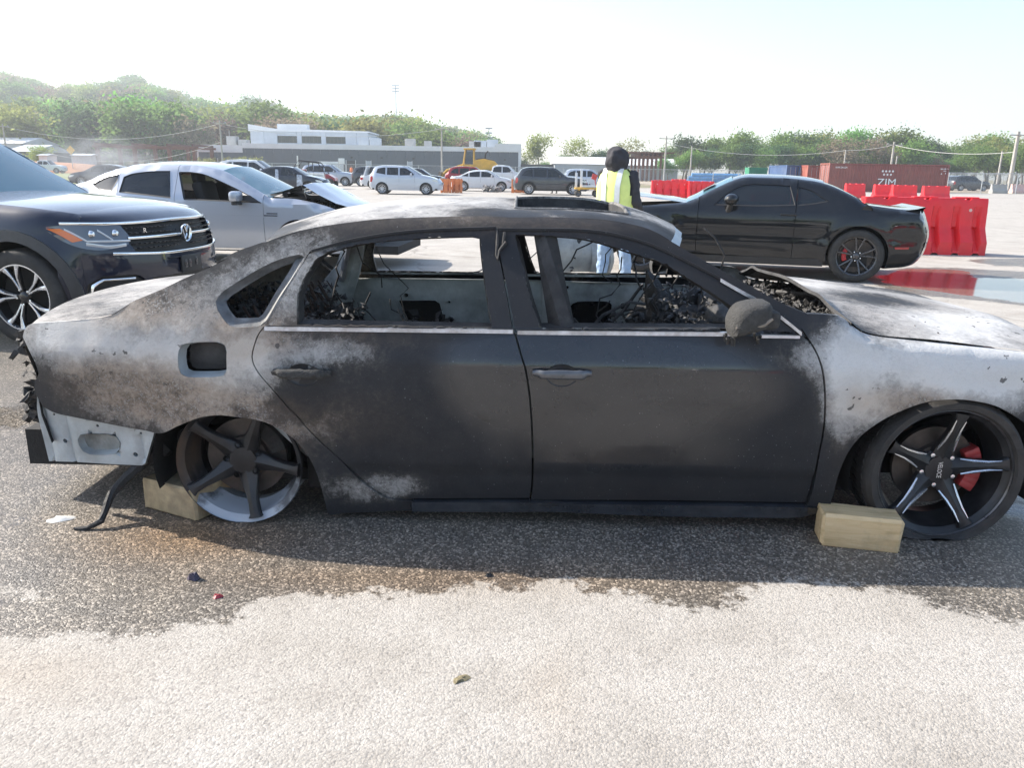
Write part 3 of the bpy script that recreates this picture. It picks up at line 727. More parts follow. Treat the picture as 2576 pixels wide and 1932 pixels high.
# crumpled header flange at the windscreen
row = [rows[-1][k] for k in range(nt)]
grid('windscreen_header', [row, [(p[0] + .03 + .012 * noise.noise(Vector((p[1] * 9, 1, 0))), p[1], p[2] - .03 + .012 * noise.noise(Vector((p[1] * 12, 7, 0)))) for p in row], [(p[0] - .02, p[1], p[2] - .06) for p in row]], GALV, car, 50)
row = [rows[0][k] for k in range(nt)]
grid('rear_header', [row, [(p[0] - .025, p[1] * .98, p[2] - .025) for p in row], [(p[0] + .02, p[1] * .97, p[2] - .05) for p in row]], BURN, car, 50, attrs=dict(ash=lambda A: .3 + 0 * A[:, 0], brn=lambda A: .3 + 0 * A[:, 0], gls=lambda A: 0 * A[:, 0]))
# pillar inner faces (near pillar foot to header), as box sections behind the rails
for side in (-1, 1):
    m = MB()
    for pts, r in ((rail_top[12:], .030), (rail_top[:4], .03)):
        m = MB(); m.tube([(p[0] - .01, side * (float(bY(p[0], p[1])) - .04), p[1] - .03) for p in pts], r, 6); m.build('pillar_inner', CHAR, car)
    q = tr(quart_top)[9:]; m = MB()
    m.tube([(p[0], side * (float(bY(p[0], p[1])) - .035), p[1] - .03) for p in q], .03, 6)
    m.build('pillar_inner', CHAR, car)

# --- boot lid, tail panel
qt = tr(quart_top)
Lq = rs_line(qt[0:9], .04, False)
rows = []
for p in Lq:
    u0_ = (p[0] - Lq[0][0]) / (Lq[-1][0] - Lq[0][0]); gap_ = float(np.clip((u0_ - .42) / .1, 0, 1)); ye = float(bY(p[0], p[1])) - .006 - .075 * gap_
    u = (p[0] - Lq[0][0]) / (Lq[-1][0] - Lq[0][0])
    rows.append([(p[0] - (.13 * (1 - (t * t)) * (1 - u) ** 1.5), ye * t, p[1] - .001 - .02 * gap_ + .035 * (1 - abs(t) ** 2.2) * (.55 + .3 * u) * (1 - .15 * u)) for t in np.linspace(-1, 1, 25)])
tail = [(x - .05, y * .99, z - .09) for x, y, z in rows[0]]; tail2 = [(x - .02, y * .97, z - .24) for x, y, z in rows[0]]
flatA = lambda v: dict(ash=lambda A: v + .12 * np.sin(A[:, 0] * 7 + A[:, 1] * 5), brn=lambda A: .35 + 0 * A[:, 0], gls=lambda A: 0 * A[:, 0])
grid('boot_lid', [[(x + .03, y, z - .03) for x, y, z in tail2], tail2, tail] + rows, BURN, car, 50, attrs=flatA(.50))
# gutter between lid and quarter
for side in (-1, 1):
    rr = []
    for p in Lq:
        ye = float(bY(p[0], p[1])); rr.append([(p[0], side * (ye - .002), p[1]), (p[0], side * (ye - .03), p[1] - .035), (p[0], side * (ye - .075), p[1] - .03)])
    grid('boot_gutter', rr, CHAR, car, 40)
pr = [(p[0], p[1]) for p in tr(quart_back)]
rows = []
for x, z in [(pr[0][0] + .03, .30), (pr[0][0] - .0, .42), (pr[1][0], pr[1][1]), (pr[3][0], pr[3][1]), (pr[5][0] + .01, pr[5][1] - .02)]:
    rows.append([(x - .12 * (1 - t * t), float(bY(x, max(z, .4))) * t * .985, z) for t in np.linspace(-1, 1, 17)])
grid('tail_panel', rows, CHAR, car, 50)
# charred lamp remains and bumper bar
_xq = tr(quart_back)[0][0]
rubble_q = [('melted_tail_lamp', 90, ((_xq - .09, _xq + .0), (-.78, -.60), (.48, .76)), .045, 61)]
xb = tr(ZI((190, 1080)))[0][0]
m = MB(); m.box((xb + .02, -.0, .33), (.08, 1.36, .10), None, .012); m.build('bumper_bar', RUST, car)
m = MB()
for k in range(26): m.box((xb - .02 + rnd.uniform(-.04, .04), -.70 + rnd.uniform(-.03, .05), .41 + rnd.uniform(-.03, .03)), (.03, .04, .02), Matrix.Rotation(rnd.uniform(0, 3), 3, (rnd.random(), rnd.random(), rnd.random())))
tag(m.build('melted_bumper_scrap', CHAR, car), kind='stuff')
# exposed metal behind the missing bumper cover
ex = tr(ZI((172, 820), (222, 884), (300, 915), (400, 938), (600, 978), (745, 1003), (792, 1012), (770, 1090), (738, 1198), (600, 1192), (400, 1180), (236, 1174), (215, 1090), (190, 990), (172, 900)))
ov = tr(ZI((388, 1060), (400, 1036), (440, 1030), (550, 1032), (590, 1045), (610, 1075), (608, 1110), (585, 1135), (540, 1140), (450, 1138), (415, 1120), (395, 1090)))
Yin = lambda x, z: bY(x, z) - .028
def circ(cx_, cz_, r, n=14): return [(cx_ + r * math.cos(2 * math.pi * k / n), cz_ + r * math.sin(2 * math.pi * k / n)) for k in range(n)]
hl = [circ(*tr(ZI(p))[0], r) for p, r in (((320, 1068), .010), ((652, 1052), .008), ((690, 1140), .010), ((490, 988), .006), ((718, 1028), .005), ((262, 928), .005), ((708, 1145), .004))]
for side in (-1, 1):
    exo = panel('bumper_backing', ex, GALV, car, Yin, side, [ov] + hl[:1] + hl[2:6], step=.02, thick=.02, warp=lambda X, Z: -.012 * (np.abs(np.sin(X * 30)) < .12) )
    _, oin = ring('pressed_recess', ov, .012, .03, side, GALV, exo, Yf=Yin, y_out=.004)
    panel('recess_back', [tuple(p) for p in oin], INNER, exo, lambda x, z: Yin(x, z) - .03, side, step=.03, thick=0)

# --- under the shell: floor, wheel houses, seats, dash, far doors' inner sheets
WB = BX.loc(_gb).x
m = MB()
m.box((1.35, 0, .17), (2.6, 1.5, .05)); m.box((1.35, 0, .25), (2.4, .26, .14), None, .03)
for s in (-1, 1): m.box((1.35, s * .74, .20), (2.2, .12, .16), None, .02)
m.box((-.45, 0, .22), (1.15, 1.25, .16)); m.box((3.05, 0, .20), (.9, 1.1, .10)); m.box((2.42, 0, .45), (.05, 1.5, .55)); m.box((.12, 0, .42), (.06, 1.35, .5))
m.build('floor_pan', UNDER, car)
for cx_, r in ((0.0, .36), (WB, .37)):
    for s in (-1, 1):
        m = MB(); prof = [(r, s * .86), (r, s * .52), (.05, s * .50)]
        m.lathe(prof, 28, 'y', -.3, math.pi + .3); ob = m.build('wheel_house', UNDER, car); ob.location = (cx_, 0, .27 if cx_ > 1 else .24)
# engine bay mass
m = MB()
for k in range(70):
    m.box((rnd.uniform(2.55, 3.3), rnd.uniform(-.5, .5), rnd.uniform(.35, .62)), (rnd.uniform(.05, .25), rnd.uniform(.05, .25), rnd.uniform(.04, .15)), Matrix.Rotation(rnd.uniform(0, 3), 3, (rnd.random(), rnd.random(), rnd.random())))
tag(m.build('burnt_engine', CHAR, car), kind='stuff')
# inner door sheets, far side (seen through the windows) and near side
def tr_in(px, Y): return BX.trace(px, Y, 1)
YI = .79
def far(px): return tr_in(px, YI)
hole_r = far(ZJ((1395, 840), (1650, 838), (1680, 860), (1720, 1035), (1480, 1030)) )
hole_f = far(ZK((570, 800), (590, 765), (620, 752), (800, 752), (832, 775), (835, 925), (570, 925)))
hole_r = [(hole_r[0][0], hole_r[0][1]), (hole_r[1][0], hole_r[1][1]), (hole_r[2][0], hole_r[2][1]), (hole_r[3][0] + .03, .38), (hole_r[4][0] + .05, .38)]
hole_f = hole_f[:5] + [(hole_f[5][0], .40), (hole_f[6][0], .40)]
smallr = [circ(*far(ZJ(p))[0], r) for p, r in (((1450, 802), .012), ((1755, 975), .018), ((1745, 850), .008))]
smallf = [circ(*far(ZK(p))[0], r) for p, r in (((902, 782), .022), ((555, 668), .011), ((1050, 665), .011), ((535, 750), .008), ((1120, 925), .014), ((518, 690), .005))]
zb = lambda x: .80
rd_in = [(.30, .22), (.16, .35), (-.02, .55), (.0, .79), (.5, .80), (1.30, .80), (1.31, .2)]
fd_in = [(1.36, .2), (1.35, .80), (2.0, .79), (2.35, .77), (2.38, .2)]
bulge = lambda X, Z: np.array([.012 * noise.noise(Vector((x * 5, 0, z * 5))) for x, z in zip(X, Z)]) - .015 * np.exp(-((Z - .70) / .05) ** 2)
panel('inner_sheet', rd_in, INNER, rd[1], YI, 1, [hole_r] + smallr, step=.04, thick=.025, warp=bulge)
panel('inner_sheet', fd_in, INNER, fd[1], YI, 1, [hole_f] + smallf, step=.04, thick=.025, warp=bulge)
panel('inner_sheet', rd_in, INNER, rd[0], YI, -1, step=.08, thick=.02); panel('inner_sheet', fd_in, INNER, fd[0], YI, -1, step=.08, thick=.02)
# far pillars in section: B post and sloping rear post with bare bright edge
for s in (-1, 1):
    m = MB(); m.tube([(1.32, s * .80, .2), (1.30, s * .80, .78), (1.22, s * .60, 1.18)], [.07, .06, .05], 6); m.build('centre_post', CHAR if s < 0 else INNER, car)
m = MB(); m.tube([(-.10, .70, .25), (-.02, .72, .62), (.12, .70, .85), (.22, .64, 1.14)], [.16, .13, .075, .05], 8); m.build('rear_post', INNER, car)
m = MB(); m.tube([(.10, .62, .80), (.155, .585, 1.02), (.185, .56, 1.12)], .018, 6); m.build('belt_anchor', ALUM, car)
# rear seat back: collapsed frame with wires, parcel shelf of charred flakes
sb = [(.02, .30), (.25, .95)]
m = MB()
for k in range(44):
    y = rnd.uniform(-.66, .62); x = rnd.uniform(-.04, .10); m.tube([(x + .20, y, .28), (x + .10 + rnd.uniform(-.03, .03), y + rnd.uniform(-.05, .05), .55), (x - .04, y + rnd.uniform(-.08, .08), .80 + rnd.uniform(-.08, .06))], rnd.uniform(.003, .009), 5)
tag(m.build('seat_springs', worn('burnt_springs', (.075, .042, .03), .8, 0, .6, 12, .4, 60, (.02, .018, .018), .8), car), kind='stuff')
def rubble(name, n, box, size, mat, flat=.25, seed=1, parent=car):
    r = random.Random(seed); V = []; F = []
    for k in range(n):
        c = Vector([r.uniform(*b) for b in box]); 
        c.z = box[2][0] + (box[2][1] - box[2][0]) * r.random() ** 1.6
        s = r.uniform(.4, 1) * size; M = Matrix.Rotation(r.uniform(0, 6), 3, 'Z') @ Matrix.Rotation(r.gauss(0, .7), 3, 'X') @ Matrix.Rotation(r.gauss(0, .7), 3, 'Y')
        nn = r.randint(4, 6); b = len(V)
        pts = [Vector((math.cos(a) * s * r.uniform(.4, 1.1), math.sin(a) * s * r.uniform(.3, .8), r.uniform(-1, 1) * s * flat)) for a in sorted(r.uniform(0, 6.28) for _ in range(nn))]
        V += [c + M @ p for p in pts] + [c + M @ Vector((0, 0, s * flat * 1.4))]
        for i in range(nn): F.append((b + i, b + (i + 1) % nn, b + nn))
    return tag(mesh(name, V, F, mat, parent, 0), kind='stuff')
for nm_, n_, bx_, sz_, sd_ in rubble_q: rubble(nm_, n_, bx_, sz_, CHAR, .7, sd_)
rubble('shelf_debris', 900, ((-.42, .12), (-.6, .62), (.66, .80)), .035, CHARL, .3, 3)
rubble('shelf_debris', 300, ((-.55, .0), (-.72, -.35), (.64, .74)), .03, CHARL, .3, 13)
m = MB(); m.box((-.2, 0, .64), (.65, 1.35, .03)); m.build('parcel_shelf', CHAR, car)
rubble('seat_debris', 700, ((.02, .75), (-.65, .68), (.26, .62)), .06, CHAR, .4, 4)
def lump(name, c, d, seed, mat, amp=.45, sub=4):
    bm = bmesh.new(); bmesh.ops.create_icosphere(bm, subdivisions=sub, radius=1)
    for v in bm.verts:
        q = v.co.copy(); k = 1 + amp * noise.fractal(q * 1.7 + Vector((seed, 0, 0)), 1.0, 2.2, 5) + .12 * noise.noise(q * 9 + Vector((0, seed, 0)))
        v.co = Vector((q.x * d[0] * k, q.y * d[1] * k, q.z * d[2] * k)) + Vector(c)
    me = bpy.data.meshes.new(name); bm.to_mesh(me); bm.free()
    return link(name, me, mat, car, 60)
lump('melted_dashboard', (2.12, .05, .66), (.26, .62, .17), 3.1, CHAR, .8)
lump('melted_dashboard', (2.25, -.35, .62), (.18, .30, .18), 8.7, CHARL, .8)
lump('melted_dashboard', (1.92, .42, .60), (.16, .2, .22), 1.7, CHAR, .9)
lump('burnt_seat_remains', (1.55, .3, .34), (.30, .26, .14), 5.0, CHAR, .7); lump('burnt_seat_remains', (1.55, -.35, .34), (.30, .26, .13), 6.0, CHAR, .7)
rubble('dash_debris', 1100, ((1.8, 2.35), (-.6, .6), (.62, .84)), .032, CHARL, .4, 5)
m = MB()
for k in range(16):
    p = Vector((rnd.uniform(1.7, 2.15), rnd.uniform(-.4, .6), rnd.uniform(.6, .85))); L2 = [p]
    for j in range(4): L2.append(L2[-1] + Vector((rnd.gauss(-.02, .05), rnd.gauss(0, .05), rnd.gauss(-.01, .05))))
    m.tube(L2, rnd.uniform(.004, .012), 5)
for k in range(22):
    x = rnd.choice([rnd.uniform(.2, .6), rnd.uniform(1.5, 2.1)]); y = rnd.uniform(-.3, .6); z0_ = rnd.uniform(.95, 1.2) if k % 2 else rnd.uniform(.7, .8); L2 = [Vector((x, y, z0_))]
    for j in range(6): L2.append(L2[-1] + Vector((rnd.gauss(0, .035), rnd.gauss(0, .03), rnd.uniform(-.09, -.02))))
    m.tube(L2, rnd.uniform(.0025, .006), 5)
tag(m.build('burnt_wiring', CHAR, car), kind='stuff')
rubble('dash_debris', 1500, ((1.55, 2.30), (-.66, .1), (.45, .76)), .042, CHAR, .5, 15)
rubble('seat_debris', 1000, ((-.02, .35), (-.72, .1), (.45, .78)), .034, CHARL, .4, 16)
rubble('floor_debris', 500, ((.6, 1.9), (-.7, .7), (.22, .42)), .07, CHAR, .4, 17)
# cowl: charred scuttle below the missing windscreen
rubble('cowl_debris', 3600, ((2.22, 2.80), (-.74, .74), (.71, .83)), .036, CHARL, .35, 6)
lump('cowl', (2.50, 0, .70), (.28, .76, .06), 4.4, CHAR, .35)
m = MB()
for k in range(12):
    p = Vector((rnd.uniform(2.35, 2.65), rnd.uniform(-.5, .6), .78)); L2 = [p]
    for j in range(4): L2.append(L2[-1] + Vector((rnd.gauss(.02, .05), rnd.gauss(0, .07), rnd.gauss(.0, .03))))
    m.tube(L2, rnd.uniform(.003, .008), 5)
m.tube([(2.3, .62, .80), (2.6, .2, .83), (2.72, -.3, .82)], .012, 6)
tag(m.build('wiper_arm', CHARL, car), kind='stuff')

# --- bonnet: between the wing seams, buckled by heat
Lh = rs_line(ftop[6:], .035, False)
rows = []
xe = Lh[-1][0]
for p in [(Lh[0][0] + .001, Lh[0][1])] + list(Lh[1:]) + [(xe + .06, Lh[-1][1] - .015), (xe + .12, Lh[-1][1] - .045)]:
    ye = float(bY(min(p[0], 3.45), min(p[1], .80))) - .052 - max(0, p[0] - 3.3) * .35
    u = np.clip((p[0] - Lh[0][0]) / (xe - Lh[0][0]), 0, 1.2)
    r_ = []
    for t in np.linspace(-1, 1, 41):
        cr = .085 * (1 - abs(t) ** 2.0) * (1 - .3 * u) + .014 * math.exp(-((abs(t) - .62) / .10) ** 2)
        back = -.03 * (1 - t * t) * (1 - u) ** 3
        r_.append((p[0] + back + .14 * (1 - t * t) * max(0, u - .55) * 1.2, ye * t, p[1] + .006 + cr + .010 * noise.noise(Vector((p[0] * 3, t * 2.5, 2)))))
    rows.append(r_)
grid('bonnet', rows, BURN, car, 60, attrs=dict(ash=lambda A: np.clip(.62 + .25 * np.sin(A[:, 0] * 6 - A[:, 1] * 4) + .15 * np.sin(A[:, 1] * 9), 0, 1.1), brn=lambda A: .35 + 0 * A[:, 0], gls=lambda A: 0 * A[:, 0]))
grid('bonnet_edge', [rows[0], [(x - .004, y, z - .014) for x, y, z in rows[0]], [(x + .03, y, z - .03) for x, y, z in rows[0]]], CHAR, car, 40)
# bare nose: slam panel, crash beam, radiator remains
m = MB(); m.box((3.50, 0, .56), (.08, 1.3, .06), None, .01); m.box((3.55, 0, .36), (.09, 1.3, .12), None, .02)
for s in (-1, 1): m.box((3.38, s * .5, .40), (.3, .09, .12), None, .01)
m.build('front_crossmember', RUST, car)
m = MB(); m.box((3.42, 0, .40), (.05, .9, .32)); m.build('radiator_core', CHAR, car)
rubble('melted_bumper_scrap', 160, ((3.40, 3.62), (-.80, -.45), (.30, .56)), .06, CHAR, .4, 21)

# --- door handles, mirror
def handle(cpx, wpx, mat, parent, side, melted):
    (x0, z0), (x1, z1) = tr([cpx])[0], tr([wpx])[0]
    n = 14; rows = []
    for k in range(n + 1):
        u = k / n; x = x0 + (x1 - x0) * u; z = z0 + (z1 - z0) * u
        r = .030 * (math.sin(math.pi * min(max(u, .03), .97)) ** .35) * (.9 if .2 < u < .75 else 1.1)
        out = .040 if .12 < u < .88 else .016
        y = float(bY(x, z)) + out; w = .010 + (.004 if melted else 0)
        j = (lambda: rnd.uniform(-.003, .003)) if melted else (lambda: 0)
        rows.append([(x + j(), side * (y + w * math.cos(a) + j()), z + r * math.sin(a) * .72 + j()) for a in np.linspace(0, 2 * math.pi, 10, endpoint=False)])
    ob = grid('handle', rows, mat, parent, 60, closed=True)
    xm, zm = (x0 + x1) / 2, (z0 + z1) / 2 - .012
    # dished cup behind the handle
    rr = []
    for a in np.linspace(0, 2 * math.pi, 22, endpoint=False):
        rr.append((math.cos(a), math.sin(a)))
    rows = [[(xm + c * .062 * q, side * (float(bY(xm, zm)) + .004 - (0 if q > .95 else .004)), zm + s_ * .045 * q) for c, s_ in rr] for q in (1.0, .9, .5, .02)]
    grid('handle_cup', rows, MATS.get('burnt_dark_plain'), parent, 60, closed=True)
worn('burnt_dark_plain', (.03, .032, .036), .35, 0, .3, 20, .1)
MELT = worn('melted_grey_plastic', (.055, .054, .052), .9, 0, .35, 60, 1.0, 160)
HAND = worn('sooty_handle_paint', (.08, .085, .095), .3, .2, .3, 18, .1, 90, coat=.6)
for i, s in enumerate((-1, 1)):
    handle(ZM((245, 425))[0], ZM((652, 432))[0], MELT, rd[i], s, True)
    handle(ZN((103, 405))[0], ZN((488, 410))[0], HAND, fd[i], s, False)
# door mirror, half melted: shell hanging from its foot
YM = 1.03
mo_out = BX.trace(ZK((1598, 880), (1640, 815), (1700, 788), (1780, 776), (1832, 778), (1850, 805), (1842, 865), (1812, 935), (1770, 955), (1690, 975), (1602, 1000), (1590, 945)), YM, -1)
mx = sum(p[0] for p in mo_out) / len(mo_out); mz = sum(p[1] for p in mo_out) / len(mo_out)
for i, s in enumerate((-1, 1)):
    mo = panel('door_mirror', mo_out, MELT, fd[i], YM, s, step=.012, thick=.10, roundr=.035, bstep=.008, warp=lambda X, Z: np.array([.004 * noise.noise(Vector((x * 40, 0, z * 40))) - .10 * max(0, (x - mx)) for x, z in zip(X, Z)]))
    p = BX.trace(ZK((1606, 925), (1700, 925), (1780, 905), (1835, 870)), YM, -1)
    mb = MB(); mb.tube([(a, s * (YM - .012), b) for a, b in p], [.006, .009, .009, .005], 6); mb.build('indicator_strip', worn('scorched_strip', (.20, .17, .14), .6) if s < 0 else MATS['scorched_strip'], mo)
    mb = MB(); mb.box((mx + .06, s * (YM - .11), mz - .01), (.10, .12, .07), None, .02); mb.build('mirror_arm', MELT, mo)
    mb = MB(); r5 = random.Random(5)
    for k in range(14):
        x = mx - .07 + r5.uniform(0, .13) * (1 if k > 4 else .1); z = mo_out[-2][1] + .005 - r5.uniform(0, .03); yb = float(bY(x, z))
        mb.tube([(x, s * (yb + .012), z), (x + .004, s * (yb + .008), z - r5.uniform(.01, .05))], [.006, .003], 5)
    tag(mb.build('plastic_drip', MELT, mo), kind='stuff')
# melted trim hanging from the centre post
p = tr(ZK((125, 300), (128, 400), (122, 470), (130, 500)))
m = MB(); m.tube([(a, -float(bY(a, b)) - .008, b) for a, b in p], [.004, .008, .006, .003], 6)
p = tr(ZK((175, 330), (160, 400), (180, 390), (140, 440), (128, 495)))
m.tube([(a, -float(bY(a, b)) - .012, b) for a, b in p], [.008, .005, .009, .006, .003], 6)
m.build('melted_trim', CHAR, fd[0])

# --- wheels
RIMD = worn('sooty_black_rim', (.022, .022, .024), .38, .3, .4, 14, .1, 80, (.10, .10, .10), .3)
RIMW0 = worn('ash_whitened_rim', (.30, .32, .35), .6, .2, .6, 9, .3, 60, (.03, .03, .035), .9)
RIMW = base_mat('ash_marked_rim', (.03, .03, .03), .6, .2); o = objco(RIMW); sp_ = nd(RIMW, 'ShaderNodeSeparateXYZ'); ln(RIMW, o, sp_.inputs[0])
nz_ = tex_noise(RIMW, 7, 6, .65, o); low_ = mth(RIMW, 'ADD', mth(RIMW, 'MULTIPLY', sp_.outputs[2], -4.0), mth(RIMW, 'MULTIPLY', mth(RIMW, 'SUBTRACT', nz_, .5), 1.6))
c = ramp(RIMW, low_, [(.25, (.022, .022, .024)), (.5, (.10, .105, .115)), (.75, (.42, .44, .47))]); c = mix(RIMW, ramp(RIMW, mth(RIMW, 'ADD', mth(RIMW, 'MULTIPLY', sp_.outputs[0], -2.6), mth(RIMW, 'MULTIPLY', nz_, .5)), [(.72, 0.0), (.9, .6)]), c, (.12, .075, .045)); ln(RIMW, c, P(RIMW).inputs['Base Color'])
MILL = worn('milled_edge', (.62, .63, .65), .25, .9, .15, 20)
TYRE = worn('burnt_tyre', (.030, .028, .027), .7, 0, .5, 12, .4, 90, (.07, .055, .045), .5)
DISC = worn('rusted_disc', (.075, .062, .054), .5, .5, .4, 15, .1, 60, (.05, .045, .04), .6)
CALR = worn('red_caliper', (.33, .035, .035), .45, 0, .3, 18, .1, 60, (.06, .03, .03), .5)
BADGE = base_mat('badge_silver', (.75, .76, .78), .3, .8)
def star_wheel(cx_, s, yo, ang, tyre, milled, lug, cz_=.262, tilt=0.0, Rm=.250):
    m = MB()
    rimp = [(Rm + .004, 0), (Rm + .008, -.010), (Rm - .006, -.018), (Rm - .020, -.03), (Rm - .028, -.10), (Rm - .045, -.13), (Rm - .035, -.20), (Rm + .002, -.215), (Rm + .002, -.222)]
    m.lathe([(r, -h) for r, h in rimp], 56)
    w = m.build('wheel', RIMW if not tyre else RIMD, car); w.location = (cx_, s * yo, cz_)
    w.rotation_euler = (tilt, 0, 0) if s < 0 else (0, 0, math.pi)
    # local outward direction is -y
    for k in range(5):
        a = ang + k * 2 * math.pi / 5; ca, sa = math.cos(a), math.sin(a)
        prof = []
        for r, hw, y in ((.045, .042, .060), (.085, .036, .052), (.13, .026, .036), (.18, .020, .020), (.225, .0215, .006), (Rm - .012, .030, .002)):
            prof.append((r, hw, y))
        rows = []
        for r, hw, y in prof:
            row = []
            for q, dy in ((-1, .030), (-1, .006), (-.82, 0), (0, -.010 * (1 - r / Rm) - .003), (.82, 0), (1, .006), (1, .030)):
                row.append((r * ca - q * hw * sa, y + dy, r * sa + q * hw * ca))
            rows.append(row)
        sp = grid('spoke', rows, RIMD, w, 25)
        if milled:
            mb = MB()
            for q in (-1, 1):
                if q < 0 and k % 2: pass
                e = [(r * ca - q * .9 * hw * sa, y - .0015, r * sa + q * .9 * hw * ca) for r, hw, y in prof[1:5]]
                wv_ = (.004, .006, .005, .002)
                mb.tube(e, list(wv_), 5)
            mb.build('milled_edge', MILL, sp)
    m = MB(); m.lathe([(0.0001, .050), (.03, .048), (.056, .050), (.058, .075)], 24); hb = m.build('hub_cap', RIMD, w)
    if not lug: pass
    for k in range(5):
        a = ang + math.pi / 5 + k * 2 * math.pi / 5
        m = MB()
        if lug: m.lathe([(.0001, .050), (.009, .052), (.010, .075)], 8)
        else: m.lathe([(.013, .046), (.0125, .07), (.0001, .071)], 10)
        q = m.build('wheel_nut' if lug else 'bolt_hole', MILL if lug else UNDER, w); q.location = (.068 * math.cos(a), 0, .068 * math.sin(a))
    m = MB(); m.lathe([(.165, .105), (.165, .125), (.06, .125)], 40); m.lathe([(.165, .105), (.095, .104), (.09, .085), (.0001, .084)], 40); m.build('brake_disc', DISC, w)
    m = MB(); m.lathe([(.07, .13), (.13, .16), (.12, .24), (.0001, .25)], 20); m.build('hub_carrier', UNDER, w)
    m = MB(); sgn = 1
    for k in range(7):
        a = R(-28 + 9 * k) if tyre else R(20 + 8 * k)
        m.box((.150 * math.cos(a), .100, .150 * math.sin(a)), (.062, .07, .036), Matrix.Rotation(-a, 3, 'Y'), .006)
    m.build('brake_caliper', CALR if tyre else UNDER, w)
    if tyre:
        m = MB(); T = .320
        pr_ = [(Rm + .004, -.004), (Rm + .012, -.016), (Rm + .035, -.020), (T - .012, -.006), (T - .002, .012), (T, .05), (T, .16), (T - .004, .20), (Rm + .03, .235), (Rm + .002, .222)]
        m.lathe(pr_, 64); V2 = []
        for x, y, z in m.V:                                   # gone flat: squashed where it meets the ground
            if z < -(cz_ - .004): y = y - .03 * min(1, (-(cz_ - .004) - z) / .05) * (1 if y < .1 else -1); z = -(cz_ - .004)
            V2.append((x, y, z))
        m.V = V2; ty = m.build('tyre', TYRE, w)
        m = MB()
        for k in range(64):
            a = 2 * math.pi * k / 64
            for yy, tw in ((.045, .3), (.10, -.3), (.155, .3)):
                z = (T + .001) * math.sin(a)
                if z < -.22: continue
                m.box(((T - .001) * math.cos(a), yy, z), (.006, .038, .020), Matrix.Rotation(-a, 3, 'Y') @ Matrix.Rotation(tw, 3, 'X'))
        m.build('tread', TYRE, ty)
    return w, hb
w1, h1 = star_wheel(WB, -1, .882, R(82), True, True, True, .276, Rm=.264)
m = MB(); m.lathe([(.273, -.001), (.266, -.003), (.262, .004)], 56); m.build('rim_lip', worn('scuffed_lip', (.10, .10, .105), .3, .6, .4, 14), w1)
w2, h2 = star_wheel(0.0, -1, .885, R(66), False, False, False, .256)
star_wheel(WB, 1, .905, R(40), True, True, True, .266); star_wheel(0.0, 1, .885, R(60), False, False, False, .256)
text('cap_lettering', 'VELOCE', .026, BADGE, h1, (.0, .046, 0), (R(90), R(90), 0), .001, sx=.72)
# axle and suspension bits behind the bare rear rim
m = MB(); m.tube([(0, -.7, .25), (0, .7, .25)], .03, 8); m.tube([(0, -.62, .22), (.5, -.5, .20)], .03, 6); m.tube([(-.05, -.6, .3), (-.1, -.5, .55)], .045, 8)
m.build('rear_axle', RUST, car)
m = MB(); m.tube([(WB, -.7, .26), (WB, .7, .26)], .03, 8); m.tube([(WB - .05, -.6, .3), (WB - .08, -.5, .6)], .05, 8)
m.build('front_axle', RUST, car)
m = MB(); m.box((.42, -.6, .25), (.35, .16, .2), None, .02); m.build('suspension_mount', RUST, car)
# melted liner strap trailing to the ground behind the car
q = ground(*ZI((455, 1520))[0]); q2_ = BX.loc(q)
a0 = tr(ZI((780, 1130)))[0]
m = MB()
pts = [(a0[0], -.72, a0[1]), (a0[0] - .10, -.80, a0[1] - .09), (a0[0] - .17, -.86, a0[1] - .17), (q2_.x + .05, q2_.y + .02, .03), (q2_.x, q2_.y, .008), (q2_.x - .05, q2_.y - .004, .006)]
pts = rs_line(pts, .03, False, True)
m.tube(pts, [.05 if i < 3 else max(.006, .024 * (1 - i / len(pts)) + .006 + .004 * noise.noise(Vector((i * .9, 0, 0)))) for i in range(len(pts))], 7)
m.build('melted_liner', CHAR, car)

# --- loose things round it: blocks of wood, scraps
WOODN = base_mat('pale_cut_wood', (.55, .42, .25), .7); o = objco(WOODN)
mp = nd(WOODN, 'ShaderNodeMapping'); mp.inputs['Scale'].default_value = (2.2, 22, 22); ln(WOODN, o, mp.inputs['Vector'])
g1 = tex_noise(WOODN, 2.2, 5, .6, mp.outputs[0], .6); kn = nd(WOODN, 'ShaderNodeTexVoronoi', i_Scale=3.2); ln(WOODN, o, kn.inputs['Vector'])
c = ramp(WOODN, g1, [(.3, (.50, .35, .17)), (.5, (.64, .47, .26)), (.7, (.70, .54, .32))])
c = mix(WOODN, ramp(WOODN, kn.outputs['Distance'], [(.0, 1.0), (.10, .75), (.17, 0.0)]), c, (.24, .12, .06))
c = mix(WOODN, ramp(WOODN, tex_noise(WOODN, 9, 5, .7, o), [(.5, 0.0), (.8, .5)]), c, (.22, .17, .11))
ln(WOODN, c, P(WOODN).inputs['Base Color']); bump(WOODN, g1, .3, .004)
WOODG = worn('weathered_wood', (.44, .34, .20), .85, 0, .3, 14, .4, 50, (.08, .07, .06), .7)
def block(name, label, corners_px, hgt, depth, mat, yaw_add=0.0):
    """front bottom edge from two ground pixels; height and depth in metres"""
    a, b = ground(*corners_px[0]), ground(*corners_px[1]); d = b - a; L_ = d.length; yaw = math.atan2(d.y, d.x)
    m = MB(); m.box((0, 0, hgt / 2), (L_, depth, hgt), None, .010)
    r2 = random.Random(len(name) + int(L_ * 1000))
    m.V = [(x + r2.uniform(-.005, .005), y + r2.uniform(-.005, .005), max(0, z + r2.uniform(-.004, .004))) for x, y, z in m.V]
    n = Vector((-math.sin(yaw), math.cos(yaw), 0)); c = (a + b) / 2 + n * depth / 2
    ob = m.build(name, mat, None, 30, c, (0, 0, yaw)); tag(ob, label, 'wood block'); return ob
